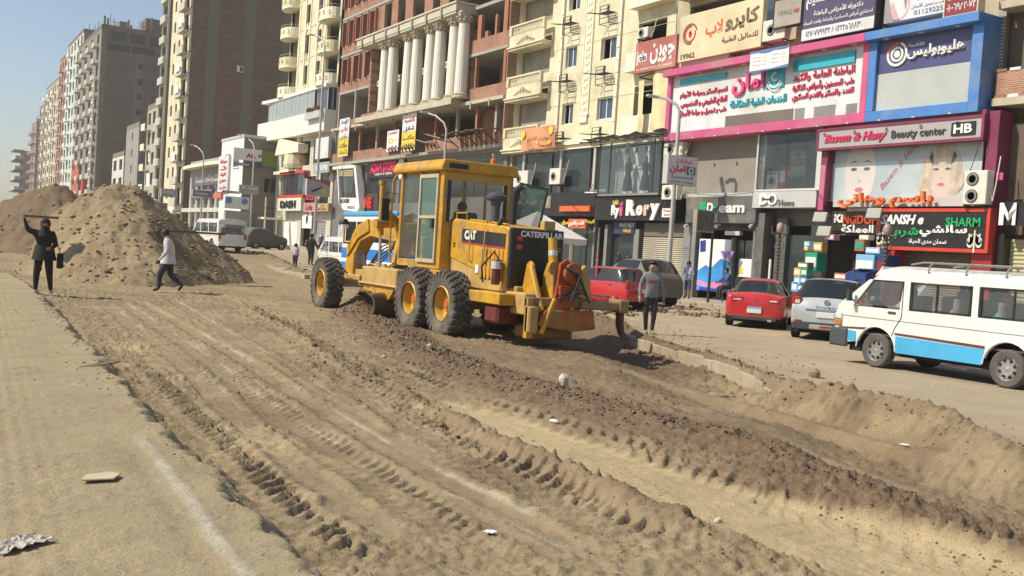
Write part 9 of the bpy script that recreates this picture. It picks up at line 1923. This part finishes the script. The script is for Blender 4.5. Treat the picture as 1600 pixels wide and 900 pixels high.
# goods in front of the kiosk
def crate(lab, px0, py0, px1, py1, X, m, cat='crate', lid=None, d=.35, grp='crates and boxes at the kiosk'):
    yl, yh, zl, zh = rectX(px0, py0, px1, py1, X); t = thing(cat.replace(' ', '_'), lab, cat, (X, (yl+yh)/2, zl), 0, grp); G().box(X, X+d, yl, yh, zl, zh).build('shell', m, t, bevel=.015)
    g = G(); g.box(X-.008, X, yl+.05, yh-.05, zl+(zh-zl)*.25, zl+(zh-zl)*.75); g.build('label_print', lid or WHITE, t); return t
CB = mat('crate_blue', (.05, .25, .5), .5, .2, 4); CYL = mat('crate_yellow', (.65, .38, .05), .5, .15, 4); GRNB = mat('green_box', (.02, .32, .20), .5, .1, 3); LB = mat('light_blue_box', (.22, .48, .68), .4, .1, 2)
crate('yellow crate at the top left of the kiosk stock', 1256, 378, 1284, 393, 30.6, CYL); crate('light blue crate beside the yellow top crate', 1256, 377, 1265, 385, 30.4, LB)
fr_ = crate('tall green and white drinks fridge left in the kiosk', 1257, 394, 1276, 424, 30.6, GRNB, 'fridge', WHITE, .6); lf(fr_, 'WATER', rectX(1257, 394, 1276, 424, 30.6), .15, .85, .74, .84, 30.59, WHITE, .02, .01)
stk = [('orange', 1240, 418, 1251, 432, CYL), ('olive', 1246, 409, 1262, 420, mat('olive_box', (.15, .14, .06), .6)), ('green', 1251, 419, 1261, 432, GRNB), ('sky blue', 1240, 432, 1250, 444, LB), ('deep blue', 1250, 432, 1260, 444, CB), ('blue and white', 1236, 440, 1246, 456, LB), ('white topped', 1246, 444, 1257, 456, CB)]
for nme, a, b, c, d, m_ in stk: crate(nme+' pack in the small stack left of the kiosk fridge', a, b, c, d, 29.4, m_)
crate('green and brown cartons above the right hand fridge', 1335, 374, 1350, 393, 30.5, mat('brown_carton', (.30, .12, .06), .7), 'carton', GRNB); crate('pale blue box on top of the right hand fridge', 1352, 386, 1375, 397, 30.2, LB, 'box')
crate('big light blue chest fridge on the right of the kiosk', 1336, 397, 1365, 436, 30.1, LB, 'fridge', WHITE, .8); crate('dark blue side cabinet next to the light blue fridge', 1366, 397, 1384, 444, 30.2, mat('deep_blue_cabinet', (.02, .05, .18), .4), 'cabinet', mat('maroon_disc', (.25, .03, .04), .4), .8)
crate('red and white carton standing in front of the kiosk', 1303, 426, 1322, 438, 28.7, mat('red_carton', (.45, .09, .06), .6), 'carton'); crate('pale blue pack under the red carton', 1303, 438, 1320, 445, 28.7, LB); crate('pale pink carton hanging above the kiosk entrance', 1288, 366, 1303, 375, 30.6, mat('pink_carton', (.55, .25, .35), .6), 'carton'); crate('beige carton under the red sign frame', 1342, 367, 1357, 375, 30.6, mat('beige_carton', (.6, .55, .4), .7), 'carton')
t = thing('display_stand', 'slanted blue stand with snack trays in front of the light blue fridge', 'stand', (28.9, 25, .14)); yl, yh, zl, zh = rectX(1330, 418, 1362, 448, 28.9); g = G(); g.prism([(28.6, zl), (29.5, zl), (29.5, zh), (29.3, zh), (28.6, zl+.45)], 'y', yl, yh); g.build('body', mat('deep_blue_cabinet', (.02, .05, .18), .4), t); g = G(); g.add([(28.72, yl+.1, zl+.60), (28.72, yh-.1, zl+.60), (29.2, yh-.1, zh-.02), (29.2, yl+.1, zh-.02)], [(0, 1, 2, 3)]); g.build('tray', GREYL, t)
sh_ = thing('signboard', 'red arrow shaped board on the pillar right of the kiosk', 'board', (30.9, 24, 1)); q = rectX(1392, 386, 1399, 414, 31.0); g = G(); poly(g, 31.0, [(0, 0), (1, 0), (.8, .5), (.6, 1), (.3, .5)], .04, q); g.build('board', RED, sh_)
# flood lamps on brackets over the kiosk, cables across the fronts
for lab, a, b in (('square flood lamp on an arm left of the KiNGDOM sign', 1282, 340), ('flood lamp left of the red framed sign', 1366, 334), ('lower flood lamp under the KiNGDOM sign', 1288, 362)):
    y_, z_ = onX(a, b, 30.6); t = thing('flood_lamp', lab, 'lamp', (30.6, y_, z_)); local(t); g = G(); g.cbox((0, 0, 0), (.08, .28, .22), .3, 0, .4); g.build('head', mat('lamp_grey', (.20, .20, .17), .5), t, bevel=.02); g = G(); g.tube((.1, 0, 0), (.9, -.2, .1), .02); g.build('arm', DKMET, t)
CAB = mat('cable_black', (.02, .02, .02), .7)
def cable(lab, pts, sag=.3, r=.014):
    g = G(); P = []
    for a, b in zip(pts[:-1], pts[1:]):
        for k in range(9): u = k/8; v = Vector(a).lerp(Vector(b), u); v.z -= sag*4*u*(1-u); P.append(v)
    g.path(P, r, 4); o = g.build('cable', CAB, None); tag(o, lab, 'cable')
cable('thin cable hanging in front of the beauty centre poster', [(30.9, *onX(1497, 300, 30.9)), (30.9, *onX(1533, 215, 30.9))], .3); cable('cable slung below the white fascia tiles', [(31.1, *onX(1070, 300, 31.1)), (31.1, *onX(1178, 300, 31.1))], .15); cable('pair of thin wires running down to the kiosk sign', [(31.0, *onX(1275, 298, 31)), (31.0, *onX(1302, 310, 31))], .2)
cable('long wire slanting across the dusty show windows', [(31.0, *onX(880, 240, 31)), (30.5, *onX(935, 305, 30.5))], .1); cable('second wire slanting down towards the orange sign', [(31.0, *onX(865, 288, 31)), (30.9, *onX(905, 330, 30.9))], .1); cable('overhead cable between the curved lamp and the cream building', [(29.3, *onX(697, 240, 29.3)), (31.9, *onX(870, 225, 31.9))], .5)
am = thing('wall_lamps', 'pair of white lamp arms sticking out beside the glass post', 'lamp', (31, 45, 6)); a = onX(925, 298, 30.9); g = G(); g.path([(31.8, a[0], a[1]+.1), (31.0, a[0]+.3, a[1]), (30.8, a[0]-.2, a[1]+.35)], .035, 5); g.path([(31.8, a[0], a[1]), (31.0, a[0]-.5, a[1]-.1), (30.8, a[0]+.5, a[1]-.1)], .035, 5); g.build('arms', WHITE, am)
BXC = [CB, CYL, GRNB, LB, mat('red_carton', (.45, .09, .06), .6), mat('brown_carton', (.30, .12, .06), .7)]
for r_ in range(4):
    t = thing('shelf_unit', 'row '+['one', 'two', 'three', 'four'][r_]+' from the floor of small packets inside the dark kiosk', 'shelf', (33.1, 27, .5+r_*.6))
    y_ = yk0+.3
    while y_ < yk1-.3: w_ = random.uniform(.12, .3); bit('packet', t, random.choice(BXC), 33.2, 33.4, y_, y_+w_, .64+r_*.6, .64+r_*.6+random.uniform(.15, .42)); y_ += w_+random.uniform(.02, .12)
# ------------------------------------------------------------------ the dusty air
g = G(); g.box(-390, 390, -110, 820, -1.4, 57)
hm_ = bpy.data.materials.new('dusty_air'); hm_.use_nodes = True; n = hm_.node_tree.nodes; n.remove(n['Principled BSDF'])
pv = n.new('ShaderNodeVolumePrincipled'); pv.inputs['Density'].default_value = 0.0007; pv.inputs['Color'].default_value = (.93, .91, .86, 1); pv.inputs['Anisotropy'].default_value = .3
hm_.node_tree.links.new(pv.outputs[0], n['Material Output'].inputs['Volume'])
hz_ = g.build('haze', hm_); hz_['kind'] = 'stuff'; hz_['label'] = 'thin dusty air over the street'
